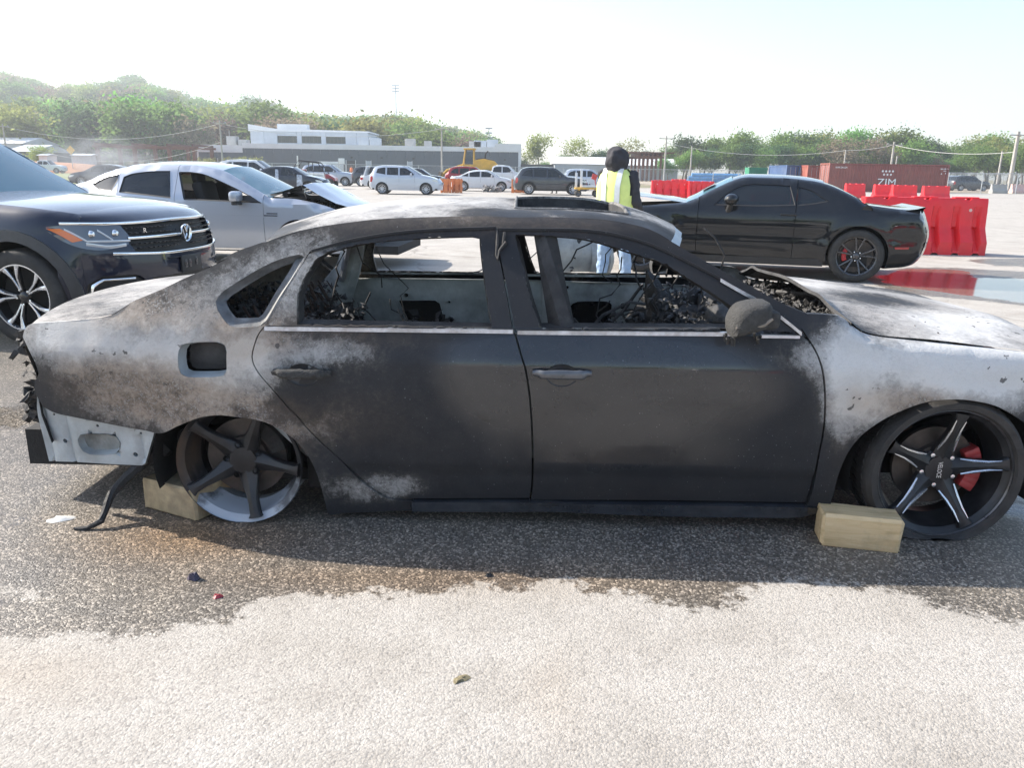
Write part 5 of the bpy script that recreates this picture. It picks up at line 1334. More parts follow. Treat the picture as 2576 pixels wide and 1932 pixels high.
for side in (1, -1):
    for nm, a, b_, win in (('quarter_panel', -99, sr_, cw_q), ('door', sr_, sf_, cw_d), ('front_wing', sf_, 99, None)):
        pg = clipx(c_body, a + .004, b_ - .004); w_ = [clipx(win, a + .012, b_ - .012)] if win else []
        pn = panel(nm, pg, BLKP, coupe, c_Y, side, w_, step=.055, bstep=.035, thick=.02, roundr=.06, round_line=rs_line(c_top, .04, False),
                   warp=lambda X, Z: -.018 * np.exp(-((Z - .60) / .10) ** 2) + .02 * np.exp(-(np.hypot(X - cw_r, Z - .37) - .43) ** 2 / .004) + .02 * np.exp(-(np.hypot(X - cw_f, Z - .44) - .44) ** 2 / .004))
        if win: panel('window', w_[0], GLD, pn, lambda x, z: c_Y(x, z) - .010, side, step=.09, thick=0); ring('window_seal', w_[0], .016, .012, side, PLAST, pn, Yf=c_Y, y_out=.004)
        if nm == 'door':
            q = tc(ZG((1072, 308)))[0]; m = MB(); m.box((q[0], side * (float(c_Y(*q)) + .014), q[1]), (.22, .03, .035), None, .012); m.build('door_handle', BLKP, pn)
    ms_ = tc(ZG((745, 225)))[0]; yy = float(c_Y(*ms_))
    m = MB(); bmx = bmesh.new(); bmesh.ops.create_uvsphere(bmx, u_segments=18, v_segments=10, radius=1)
    for v in bmx.verts: v.co = Vector((v.co.x * .10 + .02 * v.co.z, v.co.y * .13, v.co.z * .078 - .02 * v.co.x))
    me = bpy.data.meshes.new('door_mirror'); bmx.to_mesh(me); bmx.free(); mo = link('door_mirror', me, BLKP, coupe, 60, (ms_[0] - .02, side * (yy + .17), ms_[1] + .01))
    m = MB(); m.tube([(0, -side * .02, -.05), (.03, -side * .12, -.16)], [.035, .05], 8); m.build('mirror_foot', PLAST, mo)
    panel('side_marker', tc(ZG((1658, 490), (1740, 490), (1735, 502), (1662, 502))), LAMPR, coupe, c_Y, side, off=.022, step=.06, thick=.02)
    q = tc(ZG((1508, 288)))[0]; m = MB(); m.lathe([(.0001, -side * .012), (.05, -side * .012), (.068, -side * .010), (.072, 0)], 24); fc = m.build('filler_cap', BLKP, coupe); fc.location = (q[0], side * (float(c_Y(*q)) + .004), q[1])
    if side < 0: bpy.data.objects.remove(fc)
    sl = [(cw_r + .42, .20), (cw_f - .45, .20), (cw_f - .45, .30), (cw_r + .42, .30)]
    panel('sill', sl, PLAST, coupe, lambda x, z: c_Y(x, z) + .01, side, step=.1, thick=.03, smooth=False)
    gwheel(coupe, (cw_r, side * .935, .362), side, .362, .262, .26, 'split', RIMG, True, CALR2 if 'CALR2' in globals() else base_mat('bright_red_caliper', (.45, .015, .02), .35))
    gwheel(coupe, (cw_f, side * .90, .362), side, .362, .262, .26, 'split', RIMG, True)
wheel_house(coupe, (cw_r, cw_f), .40, .43, .93)
nr = len(c_rear); nd_ = nr + len(c_deck); nrf = nd_ + len(c_roof)
over('rear_bumper', c_top[0:nr], c_Y, BLKP, coupe, .06, .02, .12, 17, .05)
over('boot_lid', c_top[nr - 1:nd_], c_Y, BLKP, coupe, .06, .02, 0, 15, .06)
over('rear_window', c_top[nd_ - 1:nd_ + 3], c_Y, GLD, coupe, .06, .03, 0, 15, .06)
over('roof', c_top[nd_ + 2:nd_ + 8], c_Y, BLKP, coupe, .06, .045, 0, 17, .06)
over('windscreen', c_top[nd_ + 7:nrf], c_Y, GLW, coupe, .06, .05, .04, 17, .06)
m = MB(); y2 = float(c_Y(*c_deck[0])) - .03
rows = [[(c_deck[0][0] - .03 + a, y2 * t, c_deck[0][1] + b) for t in np.linspace(-1, 1, 15)] for a, b in ((.22, .0), (.08, .02), (.0, .045), (-.03, .045), (.0, .015))]
grid('spoiler', rows, BLKP, coupe, 40)
# bonnet sprung up at the nose
rows = []
for u in np.linspace(0, 1, 9):
    x = x_n - .03 + u * 1.15; z = c_roof[-1][1] - .02 + .10 * math.sin(u * 1.6) + .0
    rows.append([(x + .05 * (1 - t * t), .74 * t, z + .035 * (1 - t * t) + .015 * noise.noise(Vector((u * 4, t * 3, 0)))) for t in np.linspace(-1, 1, 15)])
grid('bonnet', rows, BLKP, coupe, 40)
m = MB(); m.box((x_n + .6, 0, .58), (1.2, 1.4, .45)); m.build('engine_bay', UNDER, coupe)
m = MB(); m.box((1.5, 0, .28), (3.3, 1.7, .14)); m.box((1.1, 0, .70), (2.0, 1.6, .3)); m.build('floor_pan', UNDER, coupe)
PAPER = worn('white_paper', (.75, .76, .76), .8)
# paper sheet on the windscreen
wsL = c_top[nd_ + 7:nrf]
pa, pb = np.array(wsL[1]) * .75 + np.array(wsL[0]) * .25, np.array(wsL[2]) * .55 + np.array(wsL[1]) * .45
rows = []
for u in np.linspace(0, 1, 5):
    p_ = pa * (1 - u) + pb * u; rows.append([(p_[0] + .047, y_, p_[1] + .060) for y_ in np.linspace(.26, .60, 5)])
grid('windscreen_notice', rows, PAPER, coupe, 40)

# ================================================================== dark blue SUV at left
suy = R(-10); sw_ = ground(70, 868)
UX = Frame(sw_.x - math.sin(suy) * .955, sw_.y + math.cos(suy) * .955, suy)
WU = .985
u_low = smooth_tab([(0, .90), (.25, .955), (.5, .99), (.75, 1.0), (.98, .985), (1.06, .955), (1.12, .93), (1.62, .73), (1.75, .66)], .015)
u_a = smooth_tab([(.0, .70), (.2, .80), (.45, .88), (.6, .90), (.75, .88), (.95, .80), (1.05, .70), (1.12, .60)], .03)
X1, NE = .02, 2.5
def u_Y(x, z):
    x = np.asarray(x, float); z = np.asarray(z, float); a = u_a(z)
    t = np.clip((x - X1) / a, 0, .999); pl = (1 - t ** NE) ** (1 / NE)
    tb = np.clip((-3.2 - x) / 1.0, 0, .95); pl = pl * (1 - .25 * tb ** 2)
    return WU * u_low(z) * pl
def u_X(y, z):
    y = np.asarray(y, float); z = np.asarray(z, float)
    k = np.clip(np.abs(y) / (WU * u_low(z)), 0, .9995); return X1 + u_a(z) * (1 - k ** NE) ** (1 / NE)
def tf(px):
    """photo pixels -> (y, z) on the nose"""
    out = []; c = UX.loc(CAM)
    for p in px:
        r = ray(*p); r = Vector((r.dot(UX.d), r.dot(UX.n), r.z)); x = .8
        for _ in range(40):
            t = (x - c.x) / r.x; q = c + r * t; x = .7 * x + .3 * float(u_X(q.y, q.z))
        out.append((q.y, q.z))
    return out
tu = lambda px: UX.trace(px, u_Y, -1)
suv = UX.empty('dark_blue_suv', 'dark blue SUV with chrome-barred grille and two-tone alloy wheels', 'car')
def fpanel(name, outl, mat, parent, off=0.0, holes=(), step=.04, thick=.02, **kw):
    ob = panel(name, outl, mat, parent, lambda y, z: u_X(y, z) + off, 1, holes, step=step, thick=thick, **kw)
    me = ob.data
    co = np.empty(len(me.vertices) * 3); me.vertices.foreach_get('co', co); co = co.reshape(-1, 3)[:, [1, 0, 2]]
    me.vertices.foreach_set('co', co.ravel()); me.flip_normals(); me.update(); return ob
# side: wing with arch, doors, rear
arch_u = mk_arch(0, .43, .40, .30)
ut = [(-3.95, .35), (-4.0, .7), (-3.95, 1.05), (-3.6, 1.35), (-3.1, 1.62), (-2.4, 1.70), (-1.9, 1.69), (-1.45, 1.60), (-1.0, 1.33), (-.68, 1.14), (-.3, 1.115), (.1, 1.09), (.32, 1.065), (.46, 1.04)]
nosex = .50
ubody = ut + [(nosex, 1.02), (nosex + .02, .8), (nosex + .03, .5), (nosex, .30)] + arch_u + mk_arch(-2.98, .43, .40, .30)
u_dlo = [(-3.4, 1.22), (-2.9, 1.50), (-2.3, 1.58), (-1.75, 1.56), (-1.3, 1.36), (-.92, 1.14), (-2.0, 1.12)]
for side in (-1, 1):
    for nm, a, b_ in (('quarter_panel', -9, -2.45), ('rear_door', -2.45, -1.6), ('front_door', -1.6, -.62), ('front_wing', -.62, 9)):
        pg = clipx(ubody, a + .003, b_ - .003); wn_ = clipx(u_dlo, a + .04, b_ - .04); hs = [wn_] if len(wn_) > 2 else []
        pn = panel(nm, pg, DKBL, suv, u_Y, side, hs, step=.045, bstep=.03, thick=.02, roundr=.05, round_line=rs_line(ut, .04, False),
                   warp=lambda X, Z: .025 * np.exp(-(np.hypot(X, Z - .40) - .47) ** 2 / .006) + .012 * np.exp(-((Z - .95) / .03) ** 2) * (X < .3))
        if hs: panel('window', wn_, GLD, pn, lambda x, z: u_Y(x, z) - .012, side, step=.15, thick=0)
    for x in (0, -2.98):
        o1 = mk_arch(x, .52, .40, .30)
        panel('arch_cladding', o1 + mk_arch(x, .435, .40, .30)[::-1], worn('grey_cladding', (.045, .047, .05), .5, 0, .2, 20) if x == 0 and side < 0 else MATS['grey_cladding'], suv, lambda x_, z: u_Y(x_, z) + .030, side, step=.05, thick=.06, smooth=False)
        gwheel(suv, (x, side * .955, .385), side, .385, .262, .25, 'two_tone', RIMK, True)
    panel('sill', [(-2.5, .30), (-.45, .30), (-.45, .48), (-2.5, .48)], MATS['grey_cladding'], suv, lambda x_, z: u_Y(x_, z) + .02, side, step=.1, thick=.04, smooth=False)
wheel_house(suv, (0, -2.98), .40, .45, .96)
over('bonnet', ut[9:], u_Y, DKBL, suv, .05, .045, .0, 25, .05)
over('windscreen', ut[7:10], u_Y, GLW, suv, .05, .05, .0, 21, .06)
over('roof', ut[4:8], u_Y, DKBL, suv, .05, .05, .0, 21, .1)
over('rear_window', ut[2:5], u_Y, GLD, suv, .05, .05, .1, 15, .1)
over('rear_bumper', ut[0:3], u_Y, DKBL, suv, .05, .05, .1, 15, .1)
m = MB(); m.box((-2.2, 0, 1.0), (2.6, 1.7, .5)); m.box((-1.6, 0, .38), (4.2, 1.7, .2)); m.build('floor_pan', UNDER, suv)
# bonnet lip down to the grille, fascia with openings
yn = float(u_Y(nosex, .6))
rows = []
for z, k in ((1.04, .0), (1.03, .35), (1.005, .75), (.97, 1.0)):
    r_ = []
    for t in np.linspace(-1, 1, 31):
        y = t * .86; xb = ut[-1][0] + (.045) * 0
        xf_ = float(u_X(y, min(z, .97))) ; x0_ = .46 + .05 * (1 - t * t) * 0
        r_.append((x0_ * (1 - k) + xf_ * k, y * (float(u_Y(.46, 1.04)) - .05) / .86 * (1 - k) + y * k, z + .045 * (1 - abs(t) ** 2.3) * (1 - k) ** .5 - .0 * k))
    rows.append(r_)
grid('bonnet_lip', rows, DKBL, suv, 60)
grille = tf(ZH((1108, 640), (1300, 618), (1490, 585))) 
YG = .60
gr_o = [(-YG, .955), (-.3, .965), (.3, .965), (YG, .955), (YG + .02, .86), (YG - .02, .74), (.3, .70), (-.3, .70), (-YG + .02, .74), (-YG - .02, .86)]
intake = [(-.52, .40), (.52, .40), (.46, .52), (-.46, .52)]
def mirror(pts): return [(-p[0], p[1]) for p in pts]
corner_in = [(-.87, .30), (-.86, .50), (-.80, .56), (-.60, .555), (-.52, .50), (-.56, .30)]
fas = [(-.90, .97), (.90, .97), (.93, .8), (.93, .5), (.90, .28), (-.90, .28), (-.93, .5), (-.93, .8)]
fascia = fpanel('front_bumper', fas, DKBL, suv, 0, [gr_o, intake, corner_in, mirror(corner_in)], .035, .05)
gb = fpanel('grille', gr_o, PLAST, suv, -.05, [], .05, .0)
# honeycomb blades, chrome bars
for j, zz_ in enumerate((.925, .885, .84, .80, .765)):
    for k in range(26):
        y = -.57 + k * .0456 + (.0228 if j % 2 else 0)
        if abs(y) < .07 or abs(y) > .58: continue
        m = MB(); m.box((float(u_X(y, zz_)) - .02, y, zz_), (.03, .034, .008)); m.build('grille_blade', RIMG, gb, 0)
def bar(name, pts, w, mat, parent, off=.012):
    rows = []
    for y, z in rs_line(pts, .04, False):
        x = float(u_X(y, z)) + off
        rows.append([(x - .03, y, z + w), (x, y, z + w * .8), (x + .004, y, z), (x, y, z - w * .8), (x - .03, y, z - w)])
    return grid(name, rows, mat, parent, 50)
bar('chrome_bar', [(-.91, .972), (-.6, .965), (0, .972), (.6, .965), (.91, .972)], .013, CHROME, gb)
bar('chrome_bar', [(-.61, .848), (0, .850), (.61, .848)], .013, CHROME, gb); bar('chrome_bar', [(-.74, .735), (-.58, .725), (-.3, .712), (.3, .712), (.58, .725), (.74, .735)], .013, CHROME, gb)
bar('chrome_bar', [(-.3, .665), (0, .66), (.3, .665)], .006, PLAST, gb)
# round emblem with stacked V and W
ex_ = float(u_X(0, .85)) + .03
m = MB(); m.lathe([(.062, .0), (.074, .008), (.076, .0), (.07, -.02)], 36, 'x'); em = m.build('emblem', CHROME, gb, 40, (ex_, 0, .855))
m = MB(); m.lathe([(.0001, -.002), (.064, -.002)], 30, 'x'); m.build('emblem_disc', PLAST, em)
m = MB()
for a, b_ in (((-.024, .060), (0, .008)), ((.024, .060), (0, .008)), ((-.054, .034), (-.027, -.052)), ((-.027, -.052), (0, -.004)), ((0, -.004), (.027, -.052)), ((.027, -.052), (.054, .034))):
    m.tube([(.004, a[0], a[1]), (.004, b_[0], b_[1])], .0065, 5)
m.build('emblem_letters', CHROME, em)
text('trim_badge', 'R', .055, CHROME, gb, (float(u_X(-.44, .90)) + .004, -.44, .90), (R(90), 0, R(90 - 20)), .003)
# headlamps, lower corner trims, plate bracket
hl_o = [(-.955, .945), (-.90, .958), (-.62, .95), (-.585, .86), (-.62, .80), (-.78, .765), (-.87, .785), (-.92, .84)]
for s in (1, -1):
    f = (lambda l: l) if s > 0 else mirror
    hd = fpanel('headlamp', f(hl_o), LAMPD, suv, .006, [], .035, .02)
    fpanel('indicator', f([(-.945, .932), (-.915, .935), (-.855, .845), (-.895, .83)]), LAMPA, hd, .011, [], .03, .004)
    def band(pts, w):
        rows = []
        for y, z in rs_line(f(pts), .02, False):
            x = float(u_X(y, z)) + .012; rows.append([(x, y, z + w), (x + .003, y, z), (x, y, z - w)])
        grid('light_guide', rows, LAMPC, hd, 50)
    band([(-.905, .93), (-.84, .835), (-.60, .83)], .008); band([(-.775, .92), (-.71, .84)], .008); band([(-.85, .815), (-.75, .79), (-.64, .80)], .012)
    for yy, zz_ in ((-.80, .89), (-.67, .89)):
        y = yy if s > 0 else -yy; mm = MB(); mm.lathe([(.0001, .018), (.018, .014), (.026, .0), (.032, .004), (.034, -.01)], 18, 'x'); mm.build('projector', CHROME, hd, 40, (float(u_X(y, zz_)) + .003, y, zz_))
    cn = fpanel('corner_vent', f(corner_in), PLAST, suv, -.04, [], .05, 0)
    bar('chrome_trim', f([(-.845, .33), (-.84, .48), (-.80, .53), (-.62, .53)]), .010, CHROME, cn, .012)
    for zz_ in (.36, .41, .46): bar('vent_blade', f([(-.80, zz_), (-.56, zz_)]), .006, PLAST, cn, -.01)
fpanel('lower_intake', intake, PLAST, suv, -.05, [], .06, 0)
m = MB(); m.box((float(u_X(-.02, .60)) + .012, -.02, .60), (.02, .30, .15), None, .01); pb_ = m.build('plate_bracket', PLAST, suv)
m = MB()
for y in (-.10, -.04, .06): m.box((float(u_X(0, .6)) + .026, y - .02, .60 + .01 * (y > 0)), (.004, .03, .07), None, .002)
tag(m.build('bracket_rib', RIMG, pb_), kind='stuff')
fpanel('chin', [(-.88, .22), (.88, .22), (.90, .29), (-.90, .29)], MATS['grey_cladding'], suv, .004, [], .06, .03)
# ================================================================== the yard beyond: vehicles
def hz(x): return 430 + .0157 * (x - 1288)             # horizon row in the photograph
def spot(px, py, yaw=0.0, half=.9):
    """frame whose near side touches the ground at the pixel"""
    g = ground(px, py); return Frame(g.x + math.cos(yaw + math.pi / 2) * half * (1 if math.cos(yaw) > 0 else -1), g.y + math.sin(yaw + math.pi / 2) * half * (1 if math.cos(yaw) > 0 else -1), yaw)
SIL2 = car_paint('pale_silver_paint', (.50, .54, .60), .35, dust=.05)
far_car(spot(1018, 489), 'silver_hatchback', 'boxy pale silver hatchback beside the orange barriers', 'boxy', SIL2)
far_car(spot(1388, 490), 'dark_grey_suv', 'dark grey SUV with silver wheels beside the yellow cart', 'suv', GRYP, (1.02, 1.0), clad=True, see=True)
far_car(spot(1213, 481), 'white_sedan', 'white sedan with broken front bumper behind the junk pile', 'sedan', WHTP, (.97, .99))
far_car(spot(1190, 473), 'red_suv', 'dark red SUV half hidden by the white sedan', 'suv', REDP, (1.0, 1.02))
far_car(spot(1052, 473), 'navy_sedan', 'dark navy car behind the boxy silver hatchback', 'suv', NAVY, (.98, .90))
far_car(spot(1262, 470, half=1.0), 'white_pickup', 'white crew-cab pickup truck behind the white sedan', 'pickup', WHTP, W=1.0, cat='pickup truck')
far_car(spot(1484, 479), 'silver_crossover', 'pale silver crossover behind the yellow cart', 'suv', SIL2, (.98, .98))
far_car(spot(826, 467), 'silver_suv', 'silver SUV parked before the white trailer', 'suv', SILV, (1.06, 1.02), clad=False)
far_car(spot(950, 469), 'grey_wreck', 'dark grey wrecked car between the silver SUV and the boxy hatchback', 'suv', GRYP, (1.0, .95), lamps=False)
wr_, wY = far_car(spot(985, 476), 'white_wreck', 'white wrecked car with its tailgate up, behind the boxy hatchback', 'sedan', WHTP, (1.0, .95))
m = MB(); m.box((-1.9, 0, 1.25), (.12, 1.2, .75), Matrix.Rotation(.35, 3, 'Y'), .03); m.build('raised_tailgate', WHTP, wr_)
cz, cY = far_car(spot(712, 487), 'navy_sedan', 'dark navy sedan with clear film taped over its doors', 'sedan', NAVY, (1.01, 1.01))
FILM = worn('crinkled_film', (.42, .46, .52), .25, 0, .5, 9, .8, 14)
for a, b_ in ((-.42, -.18), (.78, 1.12)):
    panel('taped_film', [(a, .28), (b_, .28), (b_ - .02, .95), (b_ - .06, 1.30 if a < 0 else 1.02), (a + .02, 1.32 if a < 0 else 1.05), (a + .03, .9)], FILM, cz, lambda x, z: cY(x, z) + .02, -1, step=.1, thick=.01)
far_car(spot(640, 478), 'white_suv', 'white SUV behind the navy sedan with taped doors', 'suv', WHTP, (1.12, 1.10), W=.98)
far_car(spot(262, 470, math.pi + .1), 'grey_coupe', 'dark grey car standing in drifting smoke', 'sedan', GRYP, (1.0, .98))
g = ground(257, 422); far_car(Frame(-72, 125, .05), 'white_pickup', 'white pickup truck parked by the clay bank', 'pickup', WHTP, W=1.0, cat='pickup truck')
bk, bY2 = far_car(spot(1905, 470, math.pi), 'black_sedan', 'black car with its bonnet up behind the black coupe', 'sedan', BLKP, (1.0, .98))
m = MB(); m.box((1.25, 0, 1.35), (1.05, 1.4, .04), Matrix.Rotation(-.25, 3, 'Y'), .01); m.build('raised_bonnet', BLKP, bk)

# ---- side-by-side buggy
UR = worn('buggy_red', (.33, .02, .04), .35, 0, .2, 8, coat=.5); YEL = worn('machine_yellow', (.62, .36, .05), .45, 0, .15, 3, dirt=(.25, .18, .1), dirt_amt=.5)
fr = spot(785, 474, 0, .75); bug = fr.empty('side_by_side_buggy', 'red off-road buggy with black roll cage beside the white caged tank', 'buggy')
m = MB()
for s in (-.62, .62):
    m.tube([(-1.25, s, .75), (-1.2, s, 1.55), (-.9, s * .9, 1.9), (.45, s * .85, 1.75), (.95, s, 1.0)], .035, 8); m.tube([(-.2, s, .75), (-.2, s * .92, 1.82)], .03, 6); m.tube([(-1.2, s, 1.2), (.6, s, 1.2)], .025, 6)
for x, z in ((-1.2, 1.55), (-.9, 1.9), (.45, 1.75), (-.2, 1.83), (.95, 1.0)): m.tube([(x, -.58, z), (x, .58, z)], .03, 6)
m.build('roll_cage', PLAST, bug)
m = MB(); m.box((-.25, 0, 1.88), (1.3, 1.1, .04), Matrix.Rotation(.09, 3, 'Y'), .01); m.build('roof', PLAST, bug)
m = MB(); m.prism([(.6, .55), (.75, 1.02), (1.15, .98), (1.55, .75), (1.6, .55)], -.5, .5); m.build('bonnet', UR, bug)
m = MB(); m.box((-.3, 0, .5), (2.2, 1.1, .22), None, .05); m.box((-1.3, 0, .8), (.7, 1.2, .35), None, .04); m.build('chassis', PLAST, bug)
for s in (-.32, .32):
    m = MB(); m.box((-.45, s, .75), (.45, .42, .14), None, .04); m.box((-.68, s, 1.05), (.14, .42, .55), None, .05); m.build('seat', UR, bug)
for x in (-1.1, 1.2):
    for s in (-1, 1): gwheel(bug, (x, s * .78, .36), s, .36, .18, .26, 'five', RIMK)
# ---- caged tank on a pallet
fr = spot(786, 484, .05, .55); tk = fr.empty('caged_tank', 'white plastic tank in a wire cage before the red buggy', 'tank')
m = MB(); m.box((0, 0, .62), (1.15, .95, .95), None, .07); m.build('bottle', worn('milky_plastic', (.72, .72, .66), .5, 0, .08, 4), tk)
m = MB(); 
for x in (-.5, 0, .5): m.box((x, 0, .07), (.12, 1.0, .13))
m.build('pallet', PLAST, tk)
m = MB()
for k in range(6):
    x = -.6 + k * .24
    for y in (-.5, .5): m.tube([(x, y, .13), (x, y, 1.15)], .012, 5)
for k in range(5):
    z = .15 + k * .25; m.tube([(-.6, -.5, z), (.6, -.5, z), (.6, .5, z), (-.6, .5, z), (-.6, -.5, z)], .012, 5)
m.build('wire_cage', RIMS, tk)
# ---- wheel loader
fr = Frame(*at_y(1186, 430, 78)[:2], 0); ld = Frame(fr.o.x, 78, math.pi).empty('wheel_loader', 'yellow wheel loader behind the red SUV', 'loader')
m = MB(); m.prism([(-2.6, 1.2), (-2.6, 1.9), (-2.2, 2.3), (-1.2, 2.5), (-.3, 2.35), (-.3, 1.2)], -.8, .8); m.box((.9, 0, 1.1), (2.2, .8, .7), None, .08); m.build('body', YEL, ld)
m = MB()
for s in (-.72, .72):
    for a, b_ in (((-.25, 1.9), (-.25, 3.3)), ((.75, 1.9), (.55, 3.3))): m.tube([(a[0], s, a[1]), (b_[0], s, b_[1])], .07, 6)
m.box((.15, 0, 3.36), (1.15, 1.65, .14), None, .04); m.box((.25, 0, 1.75), (1.2, 1.5, .4), None, .04); m.build('cab_frame', YEL, ld)
m = MB(); m.box((.2, 0, 2.62), (.85, 1.40, 1.28), None, .03); m.build('cab_glass', GLC, ld)
m = MB(); m.tube([(-1.3, .1, 2.4), (-1.35, .1, 3.0), (-1.6, .1, 3.2)], .07, 8); m.build('exhaust', PLAST, ld)
m = MB(); m.prism([(-2.5, 1.95), (-2.15, 2.36), (-1.2, 2.56), (-.5, 2.5), (-.5, 2.4), (-1.2, 2.42), (-2.1, 2.2)], -.7, .7); m.build('engine_cover', GRYP, ld)
m = MB()
for s in (-.45, .45): m.tube([(.8, s, 1.9), (2.3, s, 1.4), (3.0, s, .7)], .12, 6)
m.build('lift_arm', YEL, ld)
m = MB(); m.prism([(2.9, .2), (3.9, .15), (3.2, .5), (3.0, 1.3), (2.8, 1.2)], -1.2, 1.2); m.build('bucket', worn('bucket_steel', (.18, .15, .12), .6, .3), ld)
for x in (-1.5, 1.4):
    for s in (-1, 1): gwheel(ld, (x, s * 1.15, .75), s, .75, .38, .5, 'five', YEL)
# ---- flat cart with white posts
fr = spot(1478, 495, 0, .4); ct = fr.empty('yellow_cart', 'small yellow flat cart with white posts and a red sign on it', 'cart')
m = MB(); m.box((0, 0, .48), (1.5, .75, .10), None, .02); 
for x in (-.5, .5): m.box((x, 0, .36), (.1, .7, .16))
m.build('deck', YEL, ct)
for i, x in enumerate((-.68, -.36)):
    m = MB(); m.box((x, -.1 + .2 * i, .53 + (.42 + .12 * i)), (.14, .10, .84 + .24 * i), None, .015); m.build('post', WHTP, ct)
m = MB(); m.box((.15, 0, .60), (.95, .5, .12), None, .02); m.build('box', WHTP, ct)
m = MB(); m.tube([(.55, 0, .5), (.42, 0, 1.05)], .03, 6); m.box((.40, 0, 1.15), (.30, .10, .32), Matrix.Rotation(.3, 3, 'Y'), .02); m.build('red_sign', worn('sign_red', (.5, .05, .04), .5), ct)
for x in (-.55, .5):
    for s in (-1, 1): gwheel(ct, (x, s * .36, .19), s, .19, .11, .1, 'five', RIMG)
# ---- junk pile
JNK = worn('junk_metal', (.30, .29, .28), .5, .3, .6, 20, .3, 40)
g = ground(1237, 483); jp = Frame(g.x, g.y, 0).empty('junk_pile', 'pile of grey scrap parts on the ground before the white sedan', 'scrap pile')
rubble('scrap', 170, ((-.65, .65), (-.3, .3), (.03, .42)), .18, JNK, .4, 41, jp); jp.children[0]['kind'] = 'stuff'

# ---- water-filled barriers
BRED = worn('barrier_red', (.82, .018, .028), .45, 0, .10, 3, dirt=(.55, .10, .09), dirt_amt=.4); BORG = worn('barrier_orange', (.75, .22, .06), .5, 0, .15, 3, dirt=(.5, .3, .2), dirt_amt=.4)
BPALE = worn('barrier_faded', (.70, .45, .40), .55, 0, .2, 4)
def barrier(loc, yaw, label, mat, L=1.85, H=1.05, B=.56, slots=5, group=None, near=False):
    root = empty('traffic_barrier', loc, yaw, label, 'barrier', group)
    # moulded body: wide foot, sloped shoulder, tapered wall; face pushed in at the fork slots
    prof = [(B / 2, 0), (B / 2, .24), (B / 2 - .02, .27), (.16, .50), (.12, H - .03), (.10, H)]
    nx_ = 61; rows = []
    def infork(x):
        for k in range(slots):
            c = (-.5 + (k + .5) / slots) * L
            if abs(x - c) < .045: return 1.0
        return 0.0
    xs = np.linspace(-L / 2, L / 2, nx_)
    zs = [0, .05, .22, .24, .27, .34, .42, .48, .52, .60, .66, .72, .9, H - .05, H]
    pz = [p[1] for p in prof]; py = [p[0] for p in prof]
    loop = []
    for s in (-1, 1):
        for z in (zs if s < 0 else zs[::-1]): loop.append((s, z))
    for x in xs:
        f = infork(x); row = []
        e = 0.0 if abs(x) < L / 2 - .02 else .012
        for s, z in loop:
            y = float(np.interp(z, pz, py)) - e
            if f and .2 < z < .75: y -= .13 if z < .5 else .06
            foot = .035 if (z < .03 and f) else 0
            zt_ = z - (.035 if (z > H - .06 and abs(((x + L / 2) % (L / 3)) - L / 6) < .05) else 0)
            row.append((x, s * max(y, .03), zt_ + foot))
        rows.append(row)
    grid('body', rows, mat, root, 30)
    for s in (-1, 1):
        row = rows[0 if s < 0 else -1]; V = row + [(row[0][0], 0, .02)]
        m = MB(); n = len(row); m.add(row, [tuple(range(n))]); m.build('end_face', mat, root, 0)
    m = MB()
    for z in (.30, .75): m.box((L / 2 + .02, 0, z), (.05, .12, .16), None, .015)
    m.build('end_lug', mat, root)
    for k in (-1, 1):
        m = MB(); m.lathe([(.0001, -.135), (.03, -.135), (.032, -.11)], 10); q = m.build('plug', BPALE if near else mat, root); q.location = (k * L * .36, -.005, H - .22)
    if near:
        for k in (-1, 0, 1):
            m = MB(); m.box((k * L / 3, 0, H + .005), (L / 5, .14, .035), None, .012); m.build('top_lug', mat, root)
    return root
GB = 'red barriers standing in a row before the shipping containers'
q = ground(2325, 640); barrier((q.x, q.y + .3, 0), -.03, 'bright red barrier with deep fork slots just behind the tail of the black coupe', BRED, 2.3, 1.05, .6, 6, near=True)
q2 = ground(2200, 612); barrier((q.x - 2.15, q.y + .9, 0), -.03, 'red barrier mostly hidden behind the tail of the black coupe', BRED, 1.9, 1.05, .6, 6, near=True)
for px, py, L_ in ((2152, 498, 1.35), (2226, 503, 1.35), (2276, 506, 1.55), (2356, 510, 1.6)):
    q = ground(px, py); barrier((q.x, q.y + .3, 0), .12, 'red barrier in the row before the long brown container', BRED, L_, .95, .6, 0, GB)
for px, py, L_, lb in ((1687, 497, 2.3, 'wide red barrier with round plugs behind the hooded person'), (1708, 484, 1.1, 'short red barrier standing behind the wide red barrier'), (1764, 499, 1.5, 'red barrier behind the windscreen of the black coupe')):
    q = ground(px, py); barrier((q.x, q.y + .3, 0), 0, lb, BRED, L_, 1.0, .56, 5, near=L_ > 2)
for px, py, lb in ((1121, 485, 'orange plastic barrier next to the boxy silver hatchback'), (1149, 485, 'orange plastic barrier touching the rear wheel of the white sedan'), (1304, 485, 'orange plastic barrier between the white sedan and the dark grey SUV')):
    q = ground(px, py); barrier((q.x, q.y + .25, 0), 0, lb, BORG, .66 if px < 1200 else .95, .62, .45, 2)

